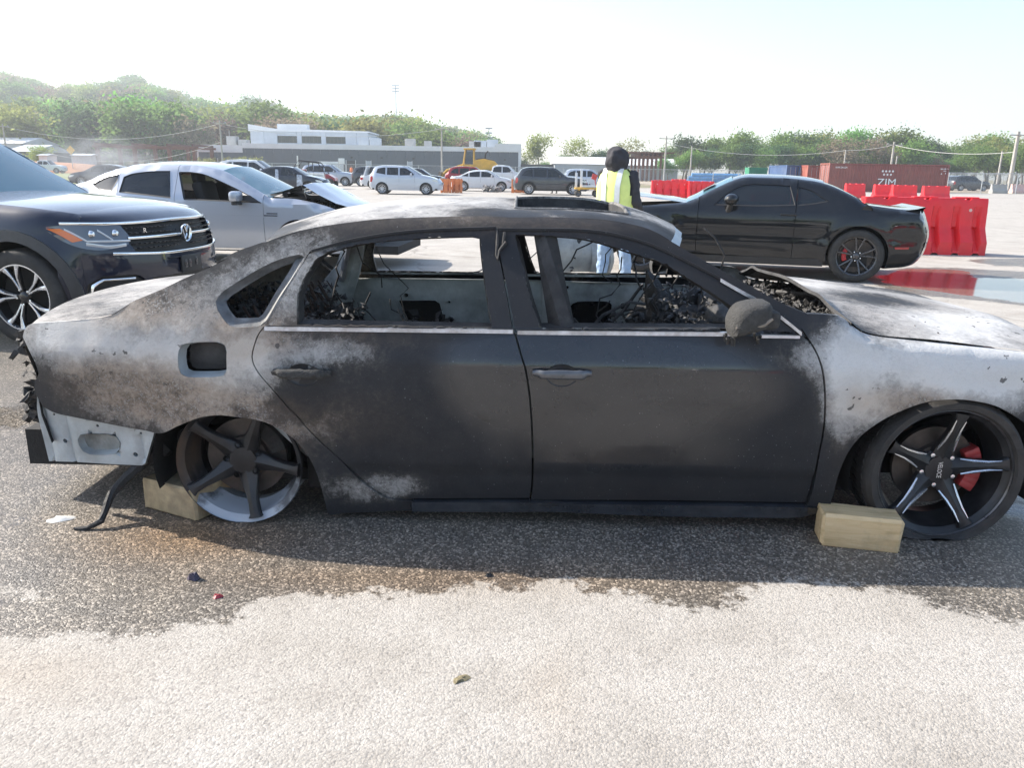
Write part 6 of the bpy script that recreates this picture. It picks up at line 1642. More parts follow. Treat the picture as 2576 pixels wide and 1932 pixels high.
# ---- detached bumper and wires beside the person
GREYB = worn('bumper_grey', (.34, .35, .34), .5, 0, .2, 6, dirt=(.1, .1, .1), dirt_amt=.6)
q = ground(*ZK((690, 640))[0]); bz = empty('torn_bumper', (q.x, q.y + .5, 0), .2, 'torn grey bumper cover lying beside the hooded person', 'bumper')
rows = []
for u in np.linspace(0, 1, 13):
    a = R(-10 + 120 * u); rows.append([(-.55 + 1.0 * u + .05 * math.sin(a * 3), .25 * math.sin(u * 3), .05 + .50 * k + .12 * math.sin(u * 5) * k) if True else 0 for k in np.linspace(0, 1, 6)])
rows = [[(x + .10 * math.sin(k * 2.5), y - .14 * math.sin(j / 5 * 3.1), z) for j, (x, y, z) in enumerate(r_)] for k, r_ in enumerate(rows)]
grid('cover', rows, GREYB, bz, 50)
m = MB(); m.tube([(-1.9, .1, .02), (-1.5, .0, .10), (-1.1, .1, .30), (-.75, .2, .25), (-.5, .1, .5), (-.2, .1, .62)], .009, 6); m.tube([(-1.2, .1, .28), (-1.0, 0, .05), (-.6, -.1, .03)], .008, 6); m.build('torn_wiring', PLAST, bz)
m = MB(); m.tube([(-.15, .15, .25), (.0, .2, .72), (.18, .2, .85), (.34, .2, .80)], .05, 8); m.build('arch_liner', PLAST, bz)
rubble('broken_clips', 30, ((-1.2, -.2), (-.3, .2), (.02, .14)), .08, PLAST, .4, 51, bz)

# ================================================================== people
SKIN = worn('skin', (.33, .18, .12), .55, 0, .1, 10); HOOD = worn('charcoal_hoodie', (.040, .039, .045), .9, 0, .25, 12, .3, 40); JEAN = worn('light_blue_denim', (.24, .34, .48), .85, 0, .25, 14, .2, 90, (.45, .52, .6), .4)
VEST = worn('hi_vis_yellow', (.74, .84, .26), .7, 0, .1, 8, .15, 30); TAPE = worn('reflective_tape', (.62, .64, .64), .35, .2, .1, 20); VESTW = worn('pale_vest_mesh', (.80, .82, .58), .7, 0, .08, 10, .2, 40)
BOOT = worn('dark_boots', (.03, .028, .025), .6); VORG = worn('hi_vis_orange', (.80, .20, .05), .7)
def remesh(name, chains, mat, parent, vox=.02, rough=0.0):
    """one continuous skin grown over tapered limb chains"""
    m = MB()
    for pts, rs in chains:
        P2 = [Vector(p) for p in pts]
        for a in range(len(P2)):
            V = []; F = []; n1_, n2_ = 8, 6; sx, sy, sz_ = (rs[a] if isinstance(rs[a], tuple) else (rs[a],) * 3)
            for i in range(n2_ + 1):
                th = math.pi * i / n2_
                for k in range(n1_): ph = 2 * math.pi * k / n1_; V.append(P2[a] + Vector((sx * math.sin(th) * math.cos(ph), sy * math.sin(th) * math.sin(ph), sz_ * math.cos(th))))
            for i in range(n2_):
                for k in range(n1_): F.append((i * n1_ + k, i * n1_ + (k + 1) % n1_, (i + 1) * n1_ + (k + 1) % n1_, (i + 1) * n1_ + k))
            m.add(V, F)
            if a + 1 < len(P2):
                for t in np.linspace(.12, .88, 7):
                    c = P2[a].lerp(P2[a + 1], t); ra = rs[a] if isinstance(rs[a], tuple) else (rs[a],) * 3; rb = rs[a + 1] if isinstance(rs[a + 1], tuple) else (rs[a + 1],) * 3
                    q = [ra[j] * (1 - t) + rb[j] * t for j in range(3)]; V2 = []
                    for i in range(n2_ + 1):
                        th = math.pi * i / n2_
                        for k in range(n1_): ph = 2 * math.pi * k / n1_; V2.append(c + Vector((q[0] * math.sin(th) * math.cos(ph), q[1] * math.sin(th) * math.sin(ph), q[2] * math.cos(th))))
                    m.add(V2, F)
    me = bpy.data.meshes.new('tmp'); me.from_pydata(m.V, [], m.F); ob = bpy.data.objects.new('tmp', me); COL.objects.link(ob)
    rm = ob.modifiers.new('r', 'REMESH'); rm.mode = 'VOXEL'; rm.voxel_size = vox
    sm = ob.modifiers.new('s', 'SMOOTH'); sm.factor = .6; sm.iterations = 5
    if rough:
        tx = bpy.data.textures.new('folds', 'CLOUDS'); tx.noise_scale = .09; tx.noise_depth = 2; dm = ob.modifiers.new('d', 'DISPLACE'); dm.texture = tx; dm.strength = rough; dm.mid_level = .5; dm.texture_coords = 'LOCAL'
    bpy.context.view_layer.update()
    me2 = bpy.data.meshes.new_from_object(ob.evaluated_get(bpy.context.evaluated_depsgraph_get())); me2.name = name
    bpy.data.objects.remove(ob); bpy.data.meshes.remove(me)
    me2.materials.clear(); return link(name, me2, mat, parent, 180)
def hand(name, base, d, up, side, parent, mat=None):
    """palm, four fingers of unequal length slightly curled, thumb from the side"""
    d = Vector(d).normalized(); up = Vector(up).normalized(); sv = d.cross(up).normalized() * side; b = Vector(base)
    ch = [([b, b + d * .045, b + d * .085], [.026, .030, .028])]
    for k, (o_, l) in enumerate(((-.028, .072), (-.010, .082), (.010, .078), (.027, .062))):
        s0_ = b + d * .085 + sv * o_; ch.append(([s0_, s0_ + d * l * .5 - up * .008, s0_ + d * l * .85 - up * .03], [.0095, .009, .008]))
    t0 = b + d * .03 - sv * .026; ch.append(([t0, t0 - sv * .022 + d * .025, t0 - sv * .026 + d * .055 - up * .01], [.012, .0105, .009]))
    return remesh(name, ch, mat or SKIN, parent, .006)
def person(loc, yaw, label, H=1.70, vest=VEST, vestw=None, top=None, hood=True, legs=None, arm='down', vox=.02, detail=True, lean=0.0):
    """axes: x = to the person's right hand, y = ahead"""
    top = top or HOOD; legs = legs or JEAN; k = H / 1.70
    root = empty('person', loc, yaw, label, 'person')
    S = lambda pts: [tuple(c * k for c in p) for p in pts]
    T = lambda rs: [tuple(c * k for c in r) if isinstance(r, tuple) else r * k for r in rs]
    fl, fr_ = .15, .17
    leg = lambda s, w: ([(s * w, -.0, .09), (s * (w - .005), .0, .28), (s * (w - .03), .01, .50), (s * .10, .0, .82)], [.055, .062, .068, .092])
    sh = 1.40
    if arm == 'down': armR = [(.175, 0, sh - .01), (.225, .0, 1.14), (.22, .17, .99)]; armL = [(-.17, .02, sh), (-.19, .16, 1.15), (-.04, .36, 1.12)]
    else: armR = [(.19, 0, sh), (.24, .10, 1.15), (.10, .32, 1.18)]; armL = [(-.19, 0, sh), (-.24, .10, 1.15), (-.10, .32, 1.18)]
    torso = ([(0, 0, .84), (0, .0, 1.00), (0, -.01, 1.22), (0, -.01, 1.36), (0, 0, 1.44)], [(.165, .11, .10), (.165, .11, .1), (.185, .115, .1), (.18, .10, .08), (.07, .07, .06)])
    headc = ([(0, .01, 1.45), (0, .03, 1.53), (0, .03, 1.56)], [.055, (.078, .095, .105), (.076, .092, .10)])
    nose_ = ([(0, .12, 1.565), (0, .135, 1.55)], [.014, .014])
    body = remesh('body', [([tuple(c * k for c in p) for p in ch[0]], T([tuple(x * .78 for x in r) if isinstance(r, tuple) else r * .72 for r in ch[1]])) for ch in (leg(1, fr_), leg(-1, fl), torso, (headc[0], [.075, (.10, .122, .135), (.098, .118, .128)]), (armR, [.05, .042, .034]), (armL, [.05, .042, .034]))] + [(S(nose_[0]), T(nose_[1]))], SKIN, root, vox)
    remesh('trousers', [(S(leg(1, fr_)[0]), T(leg(1, fr_)[1])), (S(leg(-1, fl)[0]), T(leg(-1, fl)[1])), (S([(-.07, 0, .90), (.07, 0, .90)]), T([(.115, .12, .1), (.115, .12, .1)]))], legs, root, vox, .04 if detail else 0)
    chs = [(S([(0, 0, .90)] + torso[0][1:]), T([(.178, .125, .05)] + [tuple(x * 1.07 for x in r) for r in torso[1][1:]])), (S(armR), T([.062, .054, .044])), (S(armL), T([.062, .054, .044]))]
    if hood:
        chs.append((S([(0, -.02, 1.43), (0, -.03, 1.51), (0, -.02, 1.565)]), T([(.115, .10, .07), (.128, .125, .09), (.124, .130, .115)])))
    remesh('hooded_top' if hood else 'shirt', chs, top, root, vox, .045 if detail else 0)
    # vest: front and back panels over the top, open at the arms
    rows = []
    for z, rx, ry in ((.86, .195, .140), (.95, .192, .140), (1.08, .198, .142), (1.2, .205, .145), (1.30, .205, .140), (1.40, .175, .118), (1.455, .115, .095)):
        rows.append([(rx * math.copysign(abs(math.cos(a)) ** .8, math.cos(a)) * k, (-.005 + ry * math.copysign(abs(math.sin(a)) ** .8, math.sin(a))) * k + .004 * noise.noise(Vector((a * 2, z * 6, 0))), (z + .006 * math.sin(a * 3)) * k) for a in np.linspace(0, 2 * math.pi, 40, endpoint=False)])
    def armhole(i, j):
        a = (j + .5) / 40 * 2 * math.pi; return i in (3, 4) and abs(math.cos(a)) > .86 or i == 5 and abs(math.cos(a)) > .985
    vs_ = grid('vest', rows, vest, root, 180, hole=armhole, closed=True)
    if detail:
        def tape(z, w, nm='reflective_band', mt=None):
            rr = []
            for dz_ in (-w, w):
                t = (z + dz_ - .86) / (1.40 - .86); rx = .200 + .008 * math.sin(t * 3); ry = .146
                rr.append([(rx * math.copysign(abs(math.cos(a)) ** .8, math.cos(a)) * k, (-.005 + ry * math.copysign(abs(math.sin(a)) ** .8, math.sin(a))) * k, (z + dz_) * k) for a in np.linspace(0, 2 * math.pi, 40, endpoint=False)])
            grid(nm, rr, mt or TAPE, vs_, 180, closed=True)
        tape(.97, .028)
        for s in (-1, 1):
            rr = []
            for z, y in ((.86, -.150), (1.0, -.152), (1.15, -.154), (1.28, -.153), (1.40, -.130), (1.46, -.095)):
                x0_ = s * (.075 if z < 1.3 else .085); rr.append([((x0_ + q) * k, (y - .004 + abs(x0_ + q) * .12) * k, z * k) for q in (-.028, 0, .028)])
            grid('reflective_band', rr, TAPE, vs_, 180)
    for s, w in ((1, fr_), (-1, fl)):
        remesh('boot', [(S([(s * w, -.04, .055), (s * (w + .01), .06, .045), (s * (w + .015), .15, .035)]), T([(.045, .05, .055), (.047, .05, .045), (.042, .05, .035)]))], BOOT, root, .012)
    if detail:
        a, b_ = Vector(armR[1]) * k, Vector(armR[2]) * k; hand('hand', b_, b_ - a, (0, 0, 1), 1, body)
        a, b_ = Vector(armL[1]) * k, Vector(armL[2]) * k; hand('hand', b_, b_ - a, (0, 0, 1), -1, body)
    return root
pp = at_y(1553, 434, 8.35)
person((pp.x, pp.y, 0), R(-32), 'person in charcoal hood, yellow vest and light jeans seen from behind', 1.70, VEST, vox=.014)
q = ground(1399, 489); person((q.x, q.y + 2.6, 0), R(20), 'person in yellow vest standing behind the dark grey SUV', 1.72, VEST, hood=False, top=VEST, legs=BOOT, detail=False, vox=.03)
q = at_y(884, 420, 118); person((q.x, 118, 0), R(160), 'worker in orange vest by the grey building door', 1.78, VORG, hood=False, top=VORG, legs=GREYB, detail=False, vox=.04)

# ================================================================== containers and yard objects
def corrugated(W_, H_, n, depth, ):
    rows0, rows1 = [], []
    for k in range(n * 4 + 1):
        x = -W_ / 2 + W_ * k / (n * 4); d = (0, 0, depth, depth)[k % 4]; rows0.append((x, d, 0)); rows1.append((x, d, H_))
    return [rows0, rows1]
def container(loc, yaw, label, col, L=12.19, H=2.59, W_=2.44, doors=True):
    mt = col; root = empty('shipping_container', loc, yaw, label, 'container')
    n = int(L / .28)
    for s in (-1, 1):
        r_ = corrugated(L - .2, H - .3, n, .036); rr = [[(x, s * (W_ / 2 - .04) + (s * -1) * (-.0 + y), z + .16) for x, y, z in q] for q in r_]
        grid('side_wall', rr, mt, root, 20)
    m = MB()
    for sx in (-1, 1):
        for sy in (-1, 1): m.box((sx * (L / 2 - .08), sy * (W_ / 2 - .08), H / 2), (.16, .16, H), None, .01)
    for sy in (-1, 1): m.box((0, sy * (W_ / 2 - .05), .08), (L - .3, .1, .158)); m.box((0, sy * (W_ / 2 - .04), H - .06), (L - .3, .08, .118))
    for sx in (-1, 1): m.box((sx * (L / 2 - .06), 0, .08), (.118, W_ - .3, .158)); m.box((sx * (L / 2 - .06), 0, H - .06), (.118, W_ - .3, .118))
    m.build('frame', mt, root)
    m = MB(); m.box((0, 0, H - .03), (L - .28, W_ - .14, .03)); m.box((0, 0, .15), (L - .28, W_ - .2, .04)); m.build('roof', mt, root)
    m = MB(); m.box((L / 2 - .10, 0, H / 2), (.03, W_ - .3, H - .3)); m.build('end_wall', mt, root)
    for s in (-1, 1):
        m = MB(); m.box((-L / 2 + .07, s * (W_ / 4 - .045), H / 2), (.05, W_ / 2 - .19, H - .34), None, .01); dr = m.build('door', mt, root)
        for yy in (.25, .75):
            m = MB(); y = s * (W_ / 2 - .17) * yy; m.tube([(-L / 2 + .03, y, .2), (-L / 2 + .03, y, H - .2)], .02, 6); m.build('lock_rod', RIMS, dr)
    return root
CBRN = worn('container_brown', (.22, .060, .048), .6, 0, .2, 1.2, dirt=(.30, .14, .10), dirt_amt=.4); CBLU = worn('container_blue', (.03, .08, .20), .55, 0, .2, 2, dirt=(.2, .2, .22), dirt_amt=.4); CRED = worn('container_red', (.28, .06, .04), .55, 0, .2, 2, dirt=(.3, .2, .15), dirt_amt=.4); CGRN = worn('dumpster_green', (.02, .22, .12), .55, 0, .2, 2, dirt=(.1, .15, .1), dirt_amt=.4)
q = ground(2236, 484); YC = 77.0
cl_, crr = at_y(2084, 450, YC), at_y(2385, 450, YC)
big = container(((cl_.x + crr.x) / 2, YC + 1.25, 0), 0, 'long brown shipping container with white lettering and stars', CBRN, crr.x - cl_.x)
LW = base_mat('white_lettering', (.82, .82, .80), .6)
yl = -1.22 - .008
text('lettering', 'ZIM', .95, LW, big, (-.1, yl, .88), (R(90), 0, 0), .006, sx=1.15)
for i in range(7):
    x = -.55 + (i if i < 4 else i - 3.5) * .32 - .05; z = 1.93 if i < 4 else 1.62
    m = MB(); pl = [(x + (.13 if k % 2 else .065) * math.sin(k * math.pi / 6), z + (.13 if k % 2 else .065) * math.cos(k * math.pi / 6)) for k in range(12)]; m.prism(pl, yl - .004, yl + .004); m.build('star', LW, big, 0)
text('lettering', 'WWW.ZIM.COM', .24, LW, big, (-crr.x / 2 + cl_.x / 2 + 1.1, yl, 2.2), (R(90), 0, 0), .006, sx=.62)
text('lettering', 'ZIMU 209 17 1', .18, LW, big, (5.2, yl, 2.2), (R(90), 0, 0), .006, sx=.75); text('lettering', '45G1', .14, LW, big, (5.25, yl, 2.02), (R(90), 0, 0), .006)
for k in range(3):
    m = MB(); x = 4.95 + k * .38; m.prism([(x - .07, 1.72), (x + .07, 1.72), (x, 1.86)] if k == 0 else [(x - .05, 1.86), (x + .05, 1.86), (x, 1.72)], yl - .004, yl + .004); m.build('warning_mark', LW, big, 0)
for px, col, lb, Yd in ((2008, CBLU, 'blue shipping container showing its doors', 86), (2062, CRED, 'rusty red shipping container showing its doors next to the blue one', 84)):
    a = at_y(px, 440, Yd); container((a.x, Yd + 3.2, 0), math.pi / 2, lb, col, 6.06, 2.45)
for px0, px1, py0, Yd, lb in ((1880, 1922, 422, 100, 'green skip with pale lid beyond the fence'), (1952, 1976, 424, 96, 'dark green skip beside the blue container')):
    a, b_ = at_y(px0, 440, Yd), at_y(px1, 440, Yd); w_ = b_.x - a.x; h_ = at_y(px0, py0, Yd).z
    root = empty('skip', ((a.x + b_.x) / 2, Yd, 0), 0, lb, 'skip')
    m = MB(); m.prism([(-w_ / 2, .2), (w_ / 2, .2), (w_ / 2 + .1, h_), (-w_ / 2 - .1, h_)], -.9, .9); m.build('body', CGRN, root)
    for k in range(4): m = MB(); m.box((-w_ / 2 + w_ * (k + .5) / 4, -.93, h_ / 2 + .1), (.08, .06, h_ - .3)); m.build('rib', CGRN, root)
    m = MB(); m.box((0, 0, h_ + .03), (w_ + .25, 1.9, .06), None, .02); m.build('lid', CGRN, root)
BLUS = worn('blue_pipe', (.10, .32, .62), .45, 0, .25, 3)
for k in range(6):
    a, b_ = at_y(1722 + k * 9, 440, 112), at_y(1790 + k * 16, 440, 112); z = .45 + .42 * (k % 3)
    m = MB(); m.tube([(-(b_.x - a.x) / 2, 0, 0), ((b_.x - a.x) / 2, 0, 0)], .24, 10); ob = m.build('blue_pipe', BLUS, None, 35, ((a.x + b_.x) / 2, 112 + (k // 3) * .9, z)); tag(ob, 'blue pipe in the stack beyond the far fence', 'pipe', 'stacked blue pipes beyond the fence')
# ---- trailer with company name, posts with signs
a, b_ = at_y(781, 430, 112), at_y(857, 430, 112); tw = b_.x - a.x
tl = empty('box_trailer', ((a.x + b_.x) / 2, 113, 0), 0, 'white box trailer with a company name, before the grey building', 'trailer')
m = MB(); m.box((0, 0, 1.45), (tw, 2.3, 1.65), None, .05); m.build('box', worn('trailer_white', (.72, .73, .72), .5, 0, .06, 1.5, dirt=(.5, .48, .45), dirt_amt=.3), tl)
text('lettering', 'MUSICK', .62, base_mat('lettering_grey', (.06, .09, .11), .6), tl, (.25, -1.158, 1.55), (R(90), 0, 0), .006, sx=.95)
m = MB()
for k in range(4): m.box((-1.75 + k * .2, -1.158, 1.45 + .04 * (1.5 - abs(k - 1.5)) * 2), (.11, .01, .30 + .12 * (1.5 - abs(k - 1.5)) * 2))
m.build('logo', base_mat('logo_green', (.05, .35, .36), .6), tl)
m = MB(); m.box((0, 0, .50), (tw - .3, 1.0, .2)); m.build('chassis', PLAST, tl)
for s in (-1, 1):
    for x in (-.5, .5): gwheel(tl, (x, s * 1.0, .36), s, .36, .2, .22, 'five', RIMS)
# ================================================================== buildings
GREYW = worn('grey_cladding_wall', (.085, .105, .125), .7, 0, .10, .6, dirt=(.11, .125, .14), dirt_amt=.4); WHW = worn('white_render', (.70, .71, .72), .75, 0, .06, .5, dirt=(.55, .55, .54), dirt_amt=.3); PANELW = worn('pale_metal_panel', (.46, .50, .54), .5, .1, .1, .7, dirt=(.38, .4, .42), dirt_amt=.4)
WGL = base_mat('window_glass', (.02, .035, .035), .06, 0, .7); FRM = worn('dark_frame', (.03, .032, .035), .5); BRN = worn('primer_brown_steel', (.13, .055, .035), .7, 0, .25, 1.5); CONC = worn('concrete', (.40, .39, .37), .85, 0, .15, 1)
YB = 150.0
def B(px, py, Y=YB): return at_y(px, py, Y)
def boxpart(name, x0, x1, y0, y1, z0, z1, mat, parent, bev=0): 
    m = MB(); m.box(((x0 + x1) / 2, (y0 + y1) / 2, (z0 + z1) / 2), (x1 - x0, y1 - y0, z1 - z0), None, bev); return m.build(name, mat, parent)
bx0, bx1 = B(500, 400).x, B(1305, 400).x; ox = (bx0 + bx1) / 2
bl = empty('grey_warehouse', (ox, YB, 0), 0, 'long dark grey warehouse with white parapet and glazed upper storey', 'building')
L_ = (bx1 - bx0) / 2; zt1 = B(900, 375).z; zt0 = zt1 - .1
npan = 34
for k in range(npan):                                   # wall panels with open joints
    x0 = -L_ + 2 * L_ * k / npan; x1 = -L_ + 2 * L_ * (k + 1) / npan
    boxpart('wall_panel', x0 + .015, x1 - .015, -.06 + .0005 * (k % 3), .0, 0, zt0 - (0 if k > 3 else .8), GREYW, bl)
boxpart('core_wall', -L_ + .05, L_ - .05, .01, 40, 0, zt0 - .85, GREYW, bl)
boxpart('parapet', -L_ + 8.2, L_ - .2, -.10, 1.0, zt0 + .004, zt0 + .85, WHW, bl); boxpart('parapet', -L_ - .1, -L_ + 8.196, -.10, 1.0, zt0 - .796, zt0 + .5, WHW, bl)
boxpart('roof_deck', -L_ + .2, L_ - .3, 1.01, 40, zt0 - .4, zt0 + .2, WHW, bl)
boxpart('corner_trim', -L_ - .35, -L_ + .1, -.14, .3, 0, zt0 - .8, WHW, bl); boxpart('corner_trim', L_ - .1, L_ + .45, -.14, .3, 0, zt0 + .9, WHW, bl)
e0 = B(1246, 360).x - ox; boxpart('end_tower', e0, L_ + .4, -.16, 6, zt0 + .1, B(1280, 361).z, WHW, bl)
# upper storey
YU = 162.0; ux0, ux1 = B(631, 360, YU).x - ox, B(926, 360, YU).x - ox; uz0 = B(780, 370, YU).z - .5; uz1 = B(780, 331, YU).z
wins = [(B(698, 350, YU).x - ox, B(747, 350, YU).x - ox), (B(759, 350, YU).x - ox, B(808, 350, YU).x - ox), (B(820, 350, YU).x - ox, B(869, 350, YU).x - ox)]
wz0, wz1 = B(780, 360, YU).z, B(780, 342, YU).z
prev = ux0; yu = YU - YB
for w0, w1 in wins + [(ux1, ux1)]:
    nn = max(1, int((w0 - prev) / 2.2))
    for k in range(nn): boxpart('metal_panel', prev + (w0 - prev) * k / nn + .02, prev + (w0 - prev) * (k + 1) / nn - .02, yu, yu + .2, uz0, uz1, PANELW, bl)
    if w1 > w0:
        boxpart('metal_panel', w0 + .02, w1 - .02, yu, yu + .2, uz0, wz0, PANELW, bl); boxpart('metal_panel', w0 + .02, w1 - .02, yu, yu + .2, wz1, uz1, PANELW, bl)
        wf = boxpart('window', w0 + .02, w1 - .02, yu + .15, yu + .2, wz0 + .01, wz1 - .01, FRM, bl)
        for k in range(5): boxpart('pane', w0 + (w1 - w0) * k / 5 + .07, w0 + (w1 - w0) * (k + 1) / 5 - .07, yu + .11, yu + .145, wz0 + .08, wz1 - .08, WGL, wf)
    prev = w1
boxpart('upper_core', ux0 + .1, ux1 - .1, yu + .22, yu + 14, uz0, uz1 - .1, PANELW, bl)
m = MB(); m.prism([(ux0 - .3, uz1 + .003), (ux1 + .2, uz1 + .003), (ux1 + .2, uz1 + .25), (ux0 + 5, uz1 + .5), (ux0 - .3, uz1 + 1.3)], yu - .15, yu + 14); m.build('upper_roof', WHW, bl)
boxpart('roof_screen', B(683, 330, YU).x - ox, B(760, 330, YU).x - ox, yu + 4, yu + 6, uz1 + .3, uz1 + 1.6, WHW, bl)
for px in (1024, 1070, 1190, 1205, 1235, 560, 590, 905, 935):
    x = B(px, 370).x - ox; r_ = random.Random(px); h_ = r_.uniform(.7, 1.5)
    u_ = boxpart('roof_unit', x - r_.uniform(.6, 1.3), x + r_.uniform(.6, 1.3), 4, 6, zt0 + .204, zt0 + .9 + h_, PANELW if px % 2 else CONC, bl, .05)
for px0, px1 in ((532, 548), (872, 894), (922, 933), (1026, 1036), (630, 648)):
    x0, x1 = B(px0, 410).x - ox, B(px1, 410).x - ox
    d = boxpart('door', x0, x1, -.12, -.061, 0, B(900, 404).z, FRM if px0 in (532, 872) else PANELW, bl)
    boxpart('door_frame', x0 - .12, x0 - .002, -.14, -.061, 0, B(900, 404).z + .1, WHW, d); boxpart('door_frame', x1 + .002, x1 + .12, -.14, -.061, 0, B(900, 404).z + .1, WHW, d)
for px in (535, 640, 750, 885, 960, 1040, 1270):
    x = B(px, 390).x - ox; boxpart('wall_lamp', x - .18, x + .18, -.25, -.061, zt0 - 1.5, zt0 - 1.2, FRM, bl)
# steel frames
def frame_shed(label, xs_, Y0, z, depth, beam, roof=None, legd=.25):
    x0, x1 = min(xs_), max(xs_); root = empty('steel_frame', ((x0 + x1) / 2, Y0, 0), 0, label, 'steel frame'); c = (x0 + x1) / 2
    for x in xs_:
        for y in (0, depth): m = MB(); m.box((x - c, y, z / 2), (legd, legd, z)); m.build('column', BRN, root)
    for y in (0, depth): m = MB(); m.box((0, y, z + .2), (x1 - x0 + 1.5, .2, .38)); m.build('beam', BRN, root)
    for x in xs_: m = MB(); m.box((x - c, depth / 2, z + .6), (.2, depth + 1.5, .4)); m.build('rafter', BRN, root)
    if roof:
        m = MB(); m.box((0, depth / 2, z + .95), (x1 - x0 + 4, depth + 3, .18)); m.build('roof_sheet', BRN, root)
    return root
frame_shed('brown steel frame of an unfinished shed at the foot of the wooded hill', [B(p, 390, 140).x for p in (246, 340, 427, 490)], 140, B(350, 372, 140).z, 8, .4, legd=.55)
frame_shed('brown steel canopy on tall columns beside the white shed', [B(p, 400, 142).x for p in (1608, 1618, 1629, 1640, 1651, 1663)], 142, B(1640, 398, 142).z, 9, .4, roof=True, legd=.35)
def shed(px0, px1, ptop, Yd, label, mat, roofm, dep=14, npn=12):
    x0, x1 = B(px0, 420, Yd).x, B(px1, 420, Yd).x; z = B((px0 + px1) / 2, ptop, Yd).z; c = (x0 + x1) / 2
    root = empty('metal_shed', (c, Yd, 0), 0, label, 'shed')
    for k in range(npn): boxpart('wall_panel', x0 - c + (x1 - x0) * k / npn + .02, x0 - c + (x1 - x0) * (k + 1) / npn - .02, -.05, 0, 0, z - .6, mat, root)
    boxpart('core_wall', x0 - c + .05, x1 - c - .05, .01, dep, 0, z - .62, mat, root)
    m = MB(); m.prism([(-.4, z - .597), (dep / 2, z + (.8 if dep > 5 else -.3)), (dep + .4, z - .597)], x0 - c - .3, x1 - c + .3, 'x'); m.build('roof', roofm, root); return root
shed(1395, 1560, 404, 152, 'white metal shed beside the far trees', PANELW, WHW); shed(1575, 1706, 408, 156, 'white metal shed behind the brown steel canopy', PANELW, WHW)
shed(-60, 62, 352, 170, 'low grey shed at the foot of the wooded hill', PANELW, WHW, npn=6); shed(20, 84, 372, 150, 'grey flat shed in front of the hill', GREYW, PANELW, npn=4)
for px0, px1, lb in ((101, 122, 'small white cabin by the clay bank'), (185, 232, 'pale metal bins in a row by the clay bank')): shed(px0, px1, 381, 138, lb, WHW if px0 < 150 else PANELW, PANELW, 3, 3)
# dark screen wall between warehouse and shed
x0, x1 = B(1310, 420, 148).x, B(1393, 420, 148).x; ob = boxpart('screen_fence', x0, x1, 148, 148.15, 0, B(1350, 413, 148).z, FRM, None); tag(ob, 'dark screen fence between the warehouse and the white shed', 'fence')

# ================================================================== verge, clay bank, hill
def sheet(name, pts, z, mat, label):
    o_ = mesh(name, [(p[0], p[1], z) for p in pts], [tuple(range(len(pts)))], mat, None, 0); tag(o_, label, None, kind='structure'); return o_
GRASS = worn('rough_grass', (.16, .19, .07), .95, 0, .4, .6, .3, 8, (.28, .26, .14), .7); CLAY = worn('orange_clay', (.36, .15, .07), .95, 0, .3, .3, .3, 3, (.42, .30, .18), .7)
sheet('grass_verge', [(-190, 52), (-34, 58), (-22, 75), (-30, 136), (-190, 136)], .02, GRASS, 'rough pale grass verge left of the lot')
rows = []
for x in np.linspace(-150, -40, 40):
    h_ = 1.5 + .8 * noise.noise(Vector((x * .07, 3, 0))); e = min(1, (x + 150) / 10, (-40 - x) / 12); rows.append([(x, 128, 0.01), (x, 131, h_ * e * .8 + .01), (x, 134, h_ * e + .02), (x, 137, h_ * e * .9 + .01), (x, 146, .01)])
o_ = grid('clay_bank', rows, CLAY, None, 60); tag(o_, 'low bank of orange clay at the foot of the hill', None, kind='structure')
sheet('gravel_strip', [(18, 84), (120, 84), (120, 140), (14, 140)], .02, worn('pale_gravel', (.40, .33, .25), .95, 0, .3, 1.5, .3, 10, (.25, .22, .15), .6), 'pale gravel strip beyond the fence')

ridge = [(-300, 190), (0, 182), (60, 180), (108, 197), (177, 220), (203, 207), (285, 210), (361, 191), (408, 210), (475, 232), (519, 248), (570, 261), (652, 245), (700, 257), (739, 277), (807, 285), (875, 296), (963, 290), (1002, 286), (1036, 295), (1076, 308), (1126, 317), (1189, 329), (1216, 345), (1252, 356), (1300, 385), (1500, 395)]
rx_ = np.array([p[0] for p in ridge], float); ry_ = np.array([p[1] for p in ridge], float)
def ridge_z(px, Y): return at_y(px, float(np.interp(px, rx_, ry_)), Y).z
YF, YR = 185.0, 560.0
def hill_z(px, Y):
    top_ = max(ridge_z(px, YR) - 15, 0); t = np.clip((Y - YF) / (YR - YF), 0, 1); t = t * t * (3 - 2 * t)
    return top_ * t
pxs = np.linspace(-320, 1500, 80); rows = []
for Y in np.linspace(YF, 900, 24):
    rows.append([(at_y(p, 420, Y).x, Y, hill_z(p, min(Y, YR)) + (0 if Y <= YR else 0)) for p in pxs])
HILL = worn('forest_floor', (.085, .075, .045), .95, 0, .4, .05, .0, 1, (.06, .08, .03), .8)
o_ = grid('hill', rows, HILL, None, 180); tag(o_, 'wooded hill rising behind the yard', None, kind='structure')

